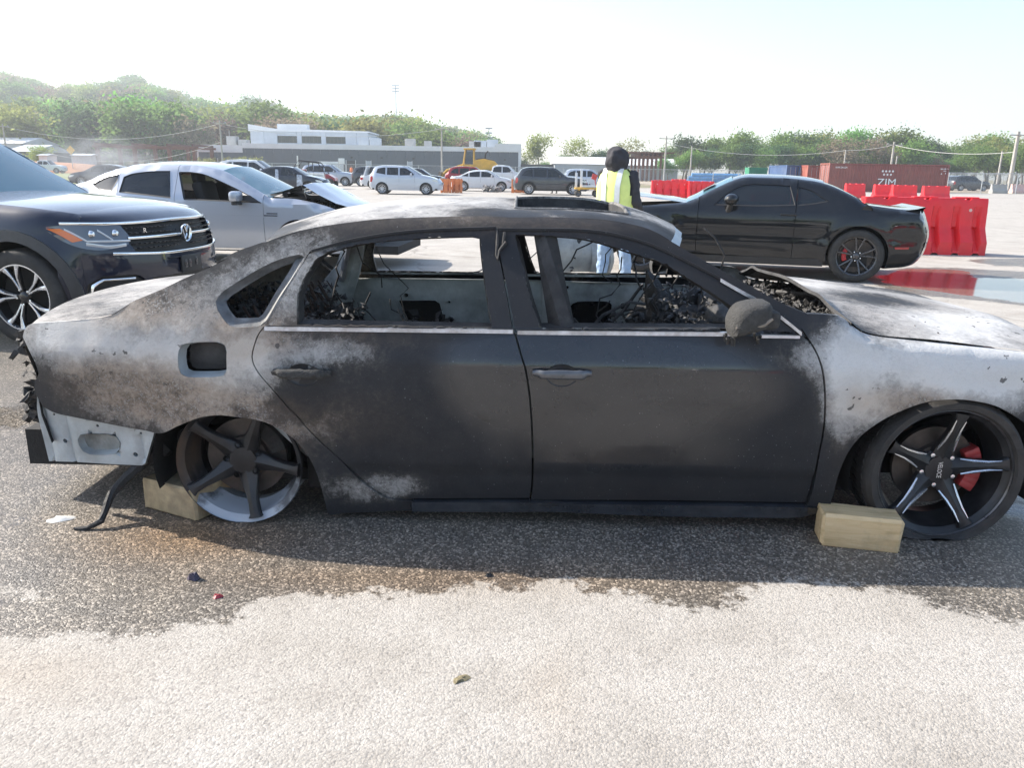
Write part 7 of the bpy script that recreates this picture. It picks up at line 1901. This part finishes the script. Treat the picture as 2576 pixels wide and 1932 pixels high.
# ================================================================== trees
def leaf_mat(name, col, var=.35):
    m = base_mat(name, col, .75, 0, .25)
    oi = nd(m, 'ShaderNodeObjectInfo'); nz = tex_noise(m, .9, 3, .6, objco(m))
    lo = tuple(c * (1 - var) for c in col); hi = tuple(c * (1 + var) for c in col)
    c = ramp(m, nz, [(.3, lo), (.7, hi)])
    hs = nd(m, 'ShaderNodeHueSaturation'); ln(m, c, hs.inputs['Color'])
    ln(m, mth(m, 'ADD', .47, mth(m, 'MULTIPLY', oi.outputs['Random'], .06)), hs.inputs['Hue']); ln(m, mth(m, 'ADD', .72, mth(m, 'MULTIPLY', oi.outputs['Random'], .5)), hs.inputs['Value'])
    ln(m, hs.outputs[0], P(m).inputs['Base Color'])
    tb = nd(m, 'ShaderNodeBsdfTranslucent'); ln(m, hs.outputs[0], tb.inputs[0]); ad = nd(m, 'ShaderNodeMixShader'); ad.inputs[0].default_value = .48
    out = m.node_tree.nodes['Material Output']; ln(m, P(m).outputs[0], ad.inputs[1]); ln(m, tb.outputs[0], ad.inputs[2]); ln(m, ad.outputs[0], out.inputs[0]); return m
LEAF = dict(mid=leaf_mat('leaf_mid_green', (.15, .23, .06)), yel=leaf_mat('leaf_yellow_green', (.27, .30, .09)), dark=leaf_mat('leaf_dark_green', (.075, .13, .05)), bud=leaf_mat('leaf_bud_brown', (.24, .19, .13)), brite=leaf_mat('leaf_fresh_green', (.18, .30, .07)))
BARK = worn('bark', (.13, .11, .085), .9, 0, .3, 3, .4, 20)
def limb_tree(seed, H, spread, dens=1.0, vary=1.0):
    """trunk and forking limbs; returns mesh and twig ends"""
    r = random.Random(seed); m = MB(); tips = []
    def grow(p, d, ln_, rad, lev):
        q = p; pts = [p]; rs = [rad]
        for i in range(3):
            d2 = (d + Vector((r.gauss(0, .12), r.gauss(0, .12), r.gauss(.04, .08)))).normalized(); q = q + d2 * ln_ / 3; pts.append(q); rs.append(rad * (1 - .18 * (i + 1))); d = d2
            if lev >= 2: tips.append(q)
        m.tube(pts, rs, 6 if lev == 0 else 4 if lev < 3 else 3, False)
        if lev < 3:
            for k in range(r.randint(3, 4) if lev else r.randint(4, 6)):
                a = r.uniform(0, 6.28); el = r.uniform(.35, 1.0) if lev else r.uniform(.5, 1.1)
                dd = Vector((math.cos(a) * math.cos(el) * spread, math.sin(a) * math.cos(el) * spread, math.sin(el))).normalized()
                grow(pts[-1] if k < 2 else pts[r.randint(1, 3)], (dd * .75 + d * .35).normalized(), ln_ * r.uniform(.55, .8), rs[-1] * .6, lev + 1)
        else: tips.append(q)
    grow(Vector((0, 0, -.3)), Vector((0, 0, 1)), H * .34, H * .022, 0)
    return m, tips
def crown_mesh(seed, tips, n, size, fill, lobes=9, cr=1.3):
    r = random.Random(seed); V = []; F = []
    for k in range(n):
        c = r.choice(tips) + Vector((r.gauss(0, cr * fill), r.gauss(0, cr * fill), r.gauss(0, cr * fill * .8)))
        s = size * r.uniform(.5, 1.2); nrm = Vector((r.gauss(0, 1), r.gauss(0, 1), r.gauss(.6, 1))).normalized(); u = nrm.orthogonal().normalized(); u = Matrix.Rotation(r.uniform(0, 6.28), 3, nrm) @ u; w = nrm.cross(u); b = len(V)
        V += [c + u * s, c + w * s * .55 + nrm * s * .15, c - u * s * .9, c - w * s * .5 - nrm * s * .1]; F += [(b, b + 1, b + 2), (b, b + 2, b + 3)]
    me = bpy.data.meshes.new('crown'); me.from_pydata([tuple(v) for v in V], [], F); me.update(); return me
PROT = {}
def tree_proto(key, seed, H, spread, n, size, fill, mat):
    m, tips = limb_tree(seed, H, spread); tme = bpy.data.meshes.new('trunk'); tme.from_pydata([tuple(v) for v in m.V], [], m.F); tme.update(); tme.materials.append(BARK); tme.polygons.foreach_set('use_smooth', [True] * len(tme.polygons))
    zmax = max(t.z for t in tips); cm = crown_mesh(seed + 1, tips, n, size, fill); cm.materials.append(LEAF[mat]); PROT[key] = (tme, cm, zmax)
full = []
for i, (mat, n, fill) in enumerate((('mid', 1500, 1.0), ('mid', 1300, .9), ('yel', 1200, .9), ('brite', 1400, .95), ('dark', 1500, 1.0), ('bud', 700, .8), ('yel', 900, .8), ('bud', 450, .7))):
    tree_proto(('f', i), 20 + i * 3, 13, 1.0, int(n * 2.4), .40, fill, mat)
for i, (mat, n, fill) in enumerate((('brite', 3200, .75), ('yel', 1900, .6), ('mid', 3000, .75), ('bud', 1100, .5), ('dark', 3000, .8), ('yel', 800, .5))):
    tree_proto(('n', i), 60 + i * 5, 13, 1.1, int(n * 1.3), .30, fill, mat)
def plant(key, x, y, z, h, label, group, rz=None, wide=1.0):
    tme, cm, zm = PROT[key]; s = h / (zm + 1.0); root = empty('tree', (x, y, z), rnd.uniform(0, 6.28) if rz is None else rz, label, 'tree', group); root.scale = (s * wide, s * wide, s)
    for nm, me in (('trunk', tme), ('crown', cm)):
        o_ = bpy.data.objects.new(nm, me); COL.objects.link(o_); o_.parent = root
KIND = ['mid green leafy tree on the wooded hill', 'mid green leafy tree on the wooded hill', 'yellow-green spring tree on the wooded hill', 'fresh bright green tree on the wooded hill', 'dark green dense tree on the wooded hill', 'brown budding tree on the wooded hill', 'yellow-green spring tree on the wooded hill', 'nearly bare brown tree on the wooded hill']
tr_ = random.Random(99)
spots = []
for px in np.arange(-60, 1275, 17.0): spots.append((px + tr_.uniform(-6, 6), YR + tr_.uniform(-14, 8)))          # skyline
for Y, stepx in ((190, 46), (225, 40), (265, 34), (315, 29), (375, 25), (445, 22), (505, 20)):
    for px in np.arange(-80, 1260, stepx):
        if hill_z(px, YR) < 3 and Y > 260: continue
        if tr_.random() < .12: continue
        spots.append((px + tr_.uniform(-.4, .4) * stepx, Y + tr_.uniform(-14, 14)))
spots.sort(key=lambda q: q[1]); woodV = []; woodT = []; woodF = {k: [] for k in range(8)}; nv = 0
wood_parts = {}
for i, (px, Y) in enumerate(spots):
    z = hill_z(px, Y); k = tr_.choices(range(8), (4, 4, 3, 3, 3, 3, 3, 2))[0]; p = at_y(px, 420, Y)
    h_ = min(tr_.uniform(12, 17), max(6.0, ridge_z(px, Y) - z + tr_.uniform(-2.5, .5))) if Y < YR - 40 else tr_.uniform(12, 16.5); wd = tr_.uniform(1.0, 1.35) * (1 if h_ > 11 else 1.3)
    if i < 205: plant(('f', k), p.x, Y, z - .3, h_, KIND[k], KIND[k].replace('tree', 'trees', 1), wide=wd); continue
    # farther up, crowns run together: gathered as one wood
    me = PROT[('f', k)][1]; zm = PROT[('f', k)][2]; n_ = len(me.vertices); co = np.empty(n_ * 3); me.vertices.foreach_get('co', co); co = co.reshape(-1, 3)
    nq = n_ // 4; keep = np.arange(nq)[tr_.randint(0, 2)::3]; co = co.reshape(-1, 4, 3)[keep]; cen = co.mean(1, keepdims=True); co = (cen + (co - cen) * 1.5).reshape(-1, 3); s = h_ / (zm + 1.0); a = tr_.uniform(0, 6.28)
    x_ = (co[:, 0] * math.cos(a) - co[:, 1] * math.sin(a)) * s * wd + p.x; y_ = (co[:, 0] * math.sin(a) + co[:, 1] * math.cos(a)) * s * wd + Y; wood_parts.setdefault(k, []).append(np.column_stack([x_, y_, co[:, 2] * s + z - .3]))
WV = []; WF = []; WM = []; b0 = 0; order = ['mid', 'mid', 'yel', 'brite', 'dark', 'bud', 'yel', 'bud']; mats_ = list(LEAF)
for k, lst in wood_parts.items():
    v = np.concatenate(lst); n_ = len(v); q = np.arange(b0, b0 + n_).reshape(-1, 4); WV.append(v); f = np.concatenate([q[:, [0, 1, 2]], q[:, [0, 2, 3]]]); WF.append(f); WM += [mats_.index(order[k])] * len(f); b0 += n_
me = bpy.data.meshes.new('distant_wood'); me.from_pydata(np.concatenate(WV).tolist(), [], np.concatenate(WF).tolist()); me.update()
for mn in mats_: me.materials.append(LEAF[mn])
me.polygons.foreach_set('material_index', WM)
o_ = bpy.data.objects.new('distant_wood', me); COL.objects.link(o_); tag(o_, 'distant spring wood covering the upper hill', 'wood', kind='stuff')
# the line of trees behind the sheds and containers
RIGHT = ['bright green leafy tree in the line behind the containers', 'pale yellow-green tree in the line behind the containers', 'mid green leafy tree in the line behind the containers', 'brown budding tree in the line behind the containers', 'dark green dense tree in the line behind the containers', 'nearly bare pale tree in the line behind the containers']
def rtree(px, ptop, Y, k, lab=None, wide=1.15):
    z1 = at_y(px, ptop, Y).z; p = at_y(px, 420, Y); plant(('n', k), p.x, Y, 0, z1, lab or RIGHT[k], None if lab else RIGHT[k].replace('tree', 'trees', 1), wide=wide)
rtree(1356, 331, 178, 1, 'tall pale yellow-green tree right of the warehouse', 1.0); rtree(1453, 329, 178, 5, 'spreading half-bare tree above the white shed', 1.3); rtree(1578, 332, 185, 5, 'thin pale bare tree above the steel canopy', 1.0)
rtree(1420, 385, 172, 2, 'low green tree left of the spreading half-bare tree', 1.2); rtree(1510, 375, 180, 4, 'low dark green tree right of the spreading half-bare tree', 1.2); rtree(1620, 378, 190, 4, 'low dark green tree behind the steel canopy', 1.2)
tops = [(1690, 362), (1727, 341), (1770, 345), (1833, 330), (1880, 338), (1939, 330), (1985, 338), (2018, 335), (2060, 330), (2095, 312), (2140, 330), (2182, 322), (2225, 322), (2258, 316), (2300, 338), (2329, 352), (2375, 362), (2420, 350), (2455, 340), (2486, 334), (2520, 336), (2560, 345), (2600, 335), (2650, 340), (2700, 335)]
tx_, ty_ = np.array([t[0] for t in tops], float), np.array([t[1] for t in tops], float)
for px, pt in tops: rtree(px, pt, 176 + tr_.uniform(-5, 6), tr_.choices(range(6), (4, 3, 3, 2, 2, 1))[0])
for px in np.arange(1680, 2720, 30): rtree(px + tr_.uniform(-10, 10), float(np.interp(px, tx_, ty_)) + tr_.uniform(18, 45), 158 + tr_.uniform(-6, 6), tr_.choices(range(6), (4, 3, 3, 2, 2, 0))[0])
for px in np.arange(1310, 2640, 60): rtree(px, tr_.uniform(395, 410), 205, tr_.choice((2, 4)), wide=1.6)
rtree(100, 362, 142, 1, 'round yellow-green young tree by the small white cabin', 1.5)
# bushes by the warehouse
for px, pt, Yd, lb in ((600, 397, 140, 'low yellow-green bush before the grey warehouse'), (640, 396, 140, 'wide yellow-green bush before the grey warehouse'), (524, 398, 142, 'small green bush by the corner of the warehouse')):
    z1 = at_y(px, pt, Yd).z; p = at_y(px, 420, Yd); tme, cm, zm = PROT[('n', 1)]; s = z1 / zm; root = empty('bush', (p.x, Yd, -z1 * .35), 0, lb, 'bush'); root.scale = (s * 1.9, s * 1.9, s * 1.3)
    for nm, me in (('stem', tme), ('foliage', cm)): o_ = bpy.data.objects.new(nm, me); COL.objects.link(o_); o_.parent = root

# ================================================================== poles, wires, masts, fences
POLE = worn('weathered_pole', (.36, .34, .31), .85, 0, .2, 2); WIRE = base_mat('wire_grey', (.45, .45, .44), .6); GALVP = worn('galvanised_post', (.45, .47, .48), .5, .4, .15, 5)
def pole(name, label, px, ptop, Y, r, cross=0, parts=None, cat='pole', mat=None, group=None):
    p = at_y(px, ptop, Y); root = empty(name, (p.x, Y, 0), 0, label, cat, group); z = p.z
    m = MB(); m.tube([(0, 0, -.2), (0, 0, z)], [r, r * .7], 8); m.build('shaft', mat or POLE, root)
    for k in range(cross): m = MB(); m.box((0, -r, z - .4 - k * .9), (2.2, .10, .12)); m.build('crossarm', POLE, root); 
    if cross:
        for q in (-.9, .9): m = MB(); m.lathe([(.0001, .16), (.05, .14), (.05, 0)], 8, 'z'); i_ = m.build('insulator', GALVP, root); i_.location = (q, -r, z - .33)
    return root, p
_, P1 = pole('utility_pole', 'wooden utility pole before the left end of the warehouse', 552, 302, 128, .16, 1)
pole('utility_pole', 'short pole behind the left end of the warehouse', 576, 327, 190, .16); _, P3 = pole('utility_pole', 'wooden utility pole behind the boxy silver hatchback', 1111, 317, 125, .16, 1)
_, P4 = pole('utility_pole', 'tall utility pole beside the steel canopy', 1677, 341, 120, .15, 1); _, P5 = pole('utility_pole', 'plain slim pole right of the steel canopy', 1741, 367, 118, .13)
_, P6 = pole('utility_pole', 'tall pole behind the long brown container', 2250, 356, 110, .18, 1); pole('utility_pole', 'short pole leaning against the tall one behind the container', 2257, 392, 112, .12); _, P7 = pole('utility_pole', 'slim pole behind the left end of the brown container', 2128, 376, 112, .13)
_, P8 = pole('utility_pole', 'thick utility pole with equipment at the right fence', 2563, 330, 92, .26, 1); pole('utility_pole', 'slim pole left of the thick utility pole', 2522, 380, 100, .14); _, P0 = pole('utility_pole', 'utility pole beside the low grey shed', 6, 311, 132, .15, 1)
def wire(label, a, b_, sag, r=.03):
    pts = [a.lerp(b_, t) - Vector((0, 0, sag * 4 * t * (1 - t))) for t in np.linspace(0, 1, 25)]; c = pts[0].copy(); m = MB(); m.tube([p - c for p in pts], r, 5); ob = m.build('overhead_wire', WIRE, None, 60, c); tag(ob, label, 'wire')
wire('overhead wire from the shed pole to the warehouse pole', P0 - Vector((0, 0, .3)), P1 - Vector((0, 0, .5)), 2.2); wire('lower slack wire sagging before the wooded hill', P0 - Vector((0, 0, 2.4)), P1 - Vector((0, 0, 3.2)), 3.2)
wire('overhead wire along the warehouse roof', P1 - Vector((0, 0, .5)), P3 - Vector((0, 0, .4)), 1.5); wire('overhead wire from the slim pole to the pole behind the container', P7 - Vector((0, 0, .1)), P6 - Vector((0, 0, .4)), .2); wire('long sagging wire across the trees beside the canopy', P4 - Vector((0, 0, 1.0)), P7 - Vector((0, 0, .1)), 1.1)
wire('overhead wire from the container pole to the thick pole', P6 - Vector((0, 0, .4)), P8 - Vector((0, 0, 2.2)), .6)
for px, pt, Y, lb in ((995, 214, 480, 'tall lattice light mast rising behind the wooded hill'), (1230, 322, 300, 'distant light mast behind the warehouse')):
    root, p = pole('light_mast', lb, px, pt, Y, .45 if Y > 400 else .22, 0, cat='mast', mat=GALVP)
    for k in range(3): m = MB(); m.box((0, 0, p.z - k * 1.6), (4.5 if Y > 400 else 2.6, .6, .5)); m.build('lamp_bar', GALVP, root)
# sign post by the trailer
root, p = pole('sign_post', 'white square sign on a post beside the box trailer', 851, 398, 104, .07, cat='sign', mat=GALVP); m = MB(); m.box((.42, -.05, p.z - .35), (.75, .04, .75), None, .02); m.build('sign_board', LW, root)
pole('sign_post', 'white marker post behind the buggy', 748, 391, 104, .12, cat='post', mat=WHW)
root, p = pole('warning_sign', 'yellow diamond warning sign on a post by the clay bank', 178, 377, 130, .08, cat='sign', mat=GALVP); m = MB(); m.box((0, -.06, p.z), (1.0, .04, 1.0), Matrix.Rotation(R(45), 3, 'Y')); m.build('sign_board', worn('sign_yellow', (.75, .42, .03), .5), root)
FAB = base_mat('chain_link', (.42, .43, .43), .5, .5)
o = objco(FAB); mp = nd(FAB, 'ShaderNodeMapping'); mp.inputs['Rotation'].default_value = (0, R(45), 0); ln(FAB, o, mp.inputs['Vector']); s_ = nd(FAB, 'ShaderNodeSeparateXYZ'); ln(FAB, mp.outputs[0], s_.inputs[0])
fx_ = mth(FAB, 'FRACT', mth(FAB, 'MULTIPLY', s_.outputs[0], 16)); fz_ = mth(FAB, 'FRACT', mth(FAB, 'MULTIPLY', s_.outputs[2], 16)); ln(FAB, mth(FAB, 'MAXIMUM', mth(FAB, 'LESS_THAN', fx_, .075), mth(FAB, 'LESS_THAN', fz_, .075)), P(FAB).inputs['Alpha'])
def fence(label, x0, x1, Y0, Y1, H_, step=3.0):
    d = Vector((x1 - x0, Y1 - Y0, 0)); L2 = d.length; root = empty('chain_link_fence', (x0, Y0, 0), math.atan2(d.y, d.x), label, 'fence'); n = int(L2 / step)
    m0 = MB(); m0.tube([(0, 0, 0), (0, 0, H_ + .05)], .045, 6); first = None
    for k in range(n + 1):
        if first is None: first = m0.build('post', GALVP, root)
        else: c = first.copy(); COL.objects.link(c); c.parent = root; c.location = (k * L2 / n, 0, 0)
    m = MB(); m.tube([(0, 0, H_), (L2, 0, H_)], .035, 6); m.build('top_rail', GALVP, root)
    mesh('mesh_fabric', [(0, .05, .03), (L2, .05, .03), (L2, .05, H_), (0, .05, H_)], [(0, 1, 2, 3)], FAB, root, 0)
fence('long chain-link fence before the grey warehouse', -48, 12, 100, 102, 1.9); fence('chain-link fence before the white sheds and blue pipes', 13, 62, 106, 98, 1.9); fence('chain-link fence right of the long brown container', 42.5, 75, 80, 72, 1.9)
# vehicles and stores behind the right-hand fence
for px, Yd, lb, mt, kd in ((2440, 92, 'grey vehicle behind the right-hand fence', GRYP, 'suv'), (2408, 96, 'white vehicle behind the right-hand fence', WHTP, 'suv'), (2350, 100, 'silver vehicle behind the end of the brown container', SILV, 'sedan')):
    a = at_y(px, 440, Yd); far_car(Frame(a.x, Yd, .1), 'parked_car', lb, kd, mt)
for px, lb, mt in ((2510, 'white concrete block at the right fence', CONC), (2560, 'faded pink barrier by the thick utility pole', BPALE)):
    q = ground(px, 486); barrier((q.x, q.y, 0), .1, lb, mt, 1.6, .9, .6, 0)
GBK = 'things parked across the yard behind the photographer'
for i, (x, y, mt, kd, lb) in enumerate(((-14, -17, WHTP, 'suv', 'white SUV across the yard mirrored in the black coupe'), (-7.5, -16, GRYP, 'sedan', 'grey sedan across the yard mirrored in the black coupe'), (-1, -18, WHTP, 'pickup', 'white pickup truck across the yard mirrored in the black coupe'), (6.5, -16, SILV, 'boxy', 'silver hatchback across the yard mirrored in the black coupe'), (13, -17, REDP, 'sedan', 'red sedan across the yard mirrored in the black coupe'))):
    far_car(Frame(x, y, .1 * i), 'parked_car', lb, kd, mt, cat='car')
for i, (x, y) in enumerate(((-3.5, -9), (5.5, -8.6), (7.8, -8.7), (-9.5, -9))): barrier((x, y, 0), .1, 'red barrier across the yard behind the photographer', BRED, 1.85, 1.0, .56, 5, 'red barriers across the yard')
for i, px in enumerate(np.arange(-230, 240, 21)): plant(('n', (2, 0, 4, 1)[i % 4]), px, -170 - 8 * (i % 3), 0, 13 + 3 * ((i * 7) % 5) / 5, 'unseen green tree added behind the camera for reflections', 'unseen trees added for reflections', wide=1.6)  # unseen tree line, added as a dark band for the car paint to mirror
# drifting smoke over the burnt patch at left
sm = bpy.data.materials.new('smoke'); sm.use_nodes = True; nt_ = sm.node_tree; nt_.nodes.remove(nt_.nodes['Principled BSDF']); pv_ = nt_.nodes.new('ShaderNodeVolumePrincipled'); pv_.inputs['Color'].default_value = (.9, .92, .95, 1)
tc_ = nt_.nodes.new('ShaderNodeTexCoord'); n_ = nt_.nodes.new('ShaderNodeTexNoise'); n_.inputs['Scale'].default_value = 3.0; n_.inputs['Detail'].default_value = 4; nt_.links.new(tc_.outputs['Object'], n_.inputs['Vector'])
g_n = nt_.nodes.new('ShaderNodeTexGradient'); g_n.gradient_type = 'SPHERICAL'; nt_.links.new(tc_.outputs['Object'], g_n.inputs['Vector'])
m1 = nt_.nodes.new('ShaderNodeMath'); m1.operation = 'SUBTRACT'; m1.inputs[1].default_value = .38; nt_.links.new(n_.outputs[0], m1.inputs[0]); m2 = nt_.nodes.new('ShaderNodeMath'); m2.operation = 'MULTIPLY'; nt_.links.new(m1.outputs[0], m2.inputs[0]); nt_.links.new(g_n.outputs[1], m2.inputs[1])
m3 = nt_.nodes.new('ShaderNodeMath'); m3.operation = 'MULTIPLY'; m3.use_clamp = False; m3.inputs[1].default_value = 3.2; nt_.links.new(m2.outputs[0], m3.inputs[0]); m4 = nt_.nodes.new('ShaderNodeMath'); m4.operation = 'MAXIMUM'; m4.inputs[1].default_value = 0; nt_.links.new(m3.outputs[0], m4.inputs[0]); nt_.links.new(m4.outputs[0], pv_.inputs['Density']); nt_.links.new(pv_.outputs[0], nt_.nodes['Material Output'].inputs['Volume'])
c = at_y(262, 425, 42); bm2 = bmesh.new(); bmesh.ops.create_icosphere(bm2, subdivisions=3, radius=1); me = bpy.data.meshes.new('smoke'); bm2.to_mesh(me); bm2.free(); me.materials.append(sm)
so = bpy.data.objects.new('smoke', me); COL.objects.link(so); so.location = (c.x, 42, 1.55); so.scale = (3.2, 1.6, 1.5); tag(so, 'thin white smoke drifting behind the silver sedan', 'smoke', kind='stuff')

# ================================================================== hazy air
hb_ = MB(); hb_.box((0, 380, 56), (1990, 1400, 114)); ho = hb_.build('haze', None, None, 0); ho.data.materials.clear()
hm = bpy.data.materials.new('haze_air'); hm.use_nodes = True; ht = hm.node_tree; ht.nodes.remove(ht.nodes['Principled BSDF']); hv = ht.nodes.new('ShaderNodeVolumePrincipled'); hv.inputs['Color'].default_value = (.88, .94, 1.0, 1); hv.inputs['Density'].default_value = .00075; hv.inputs['Anisotropy'].default_value = .3
ht.links.new(hv.outputs[0], ht.nodes['Material Output'].inputs['Volume']); ho.data.materials.append(hm); tag(ho, 'thin bright haze over the yard and the hill', 'haze', kind='stuff')
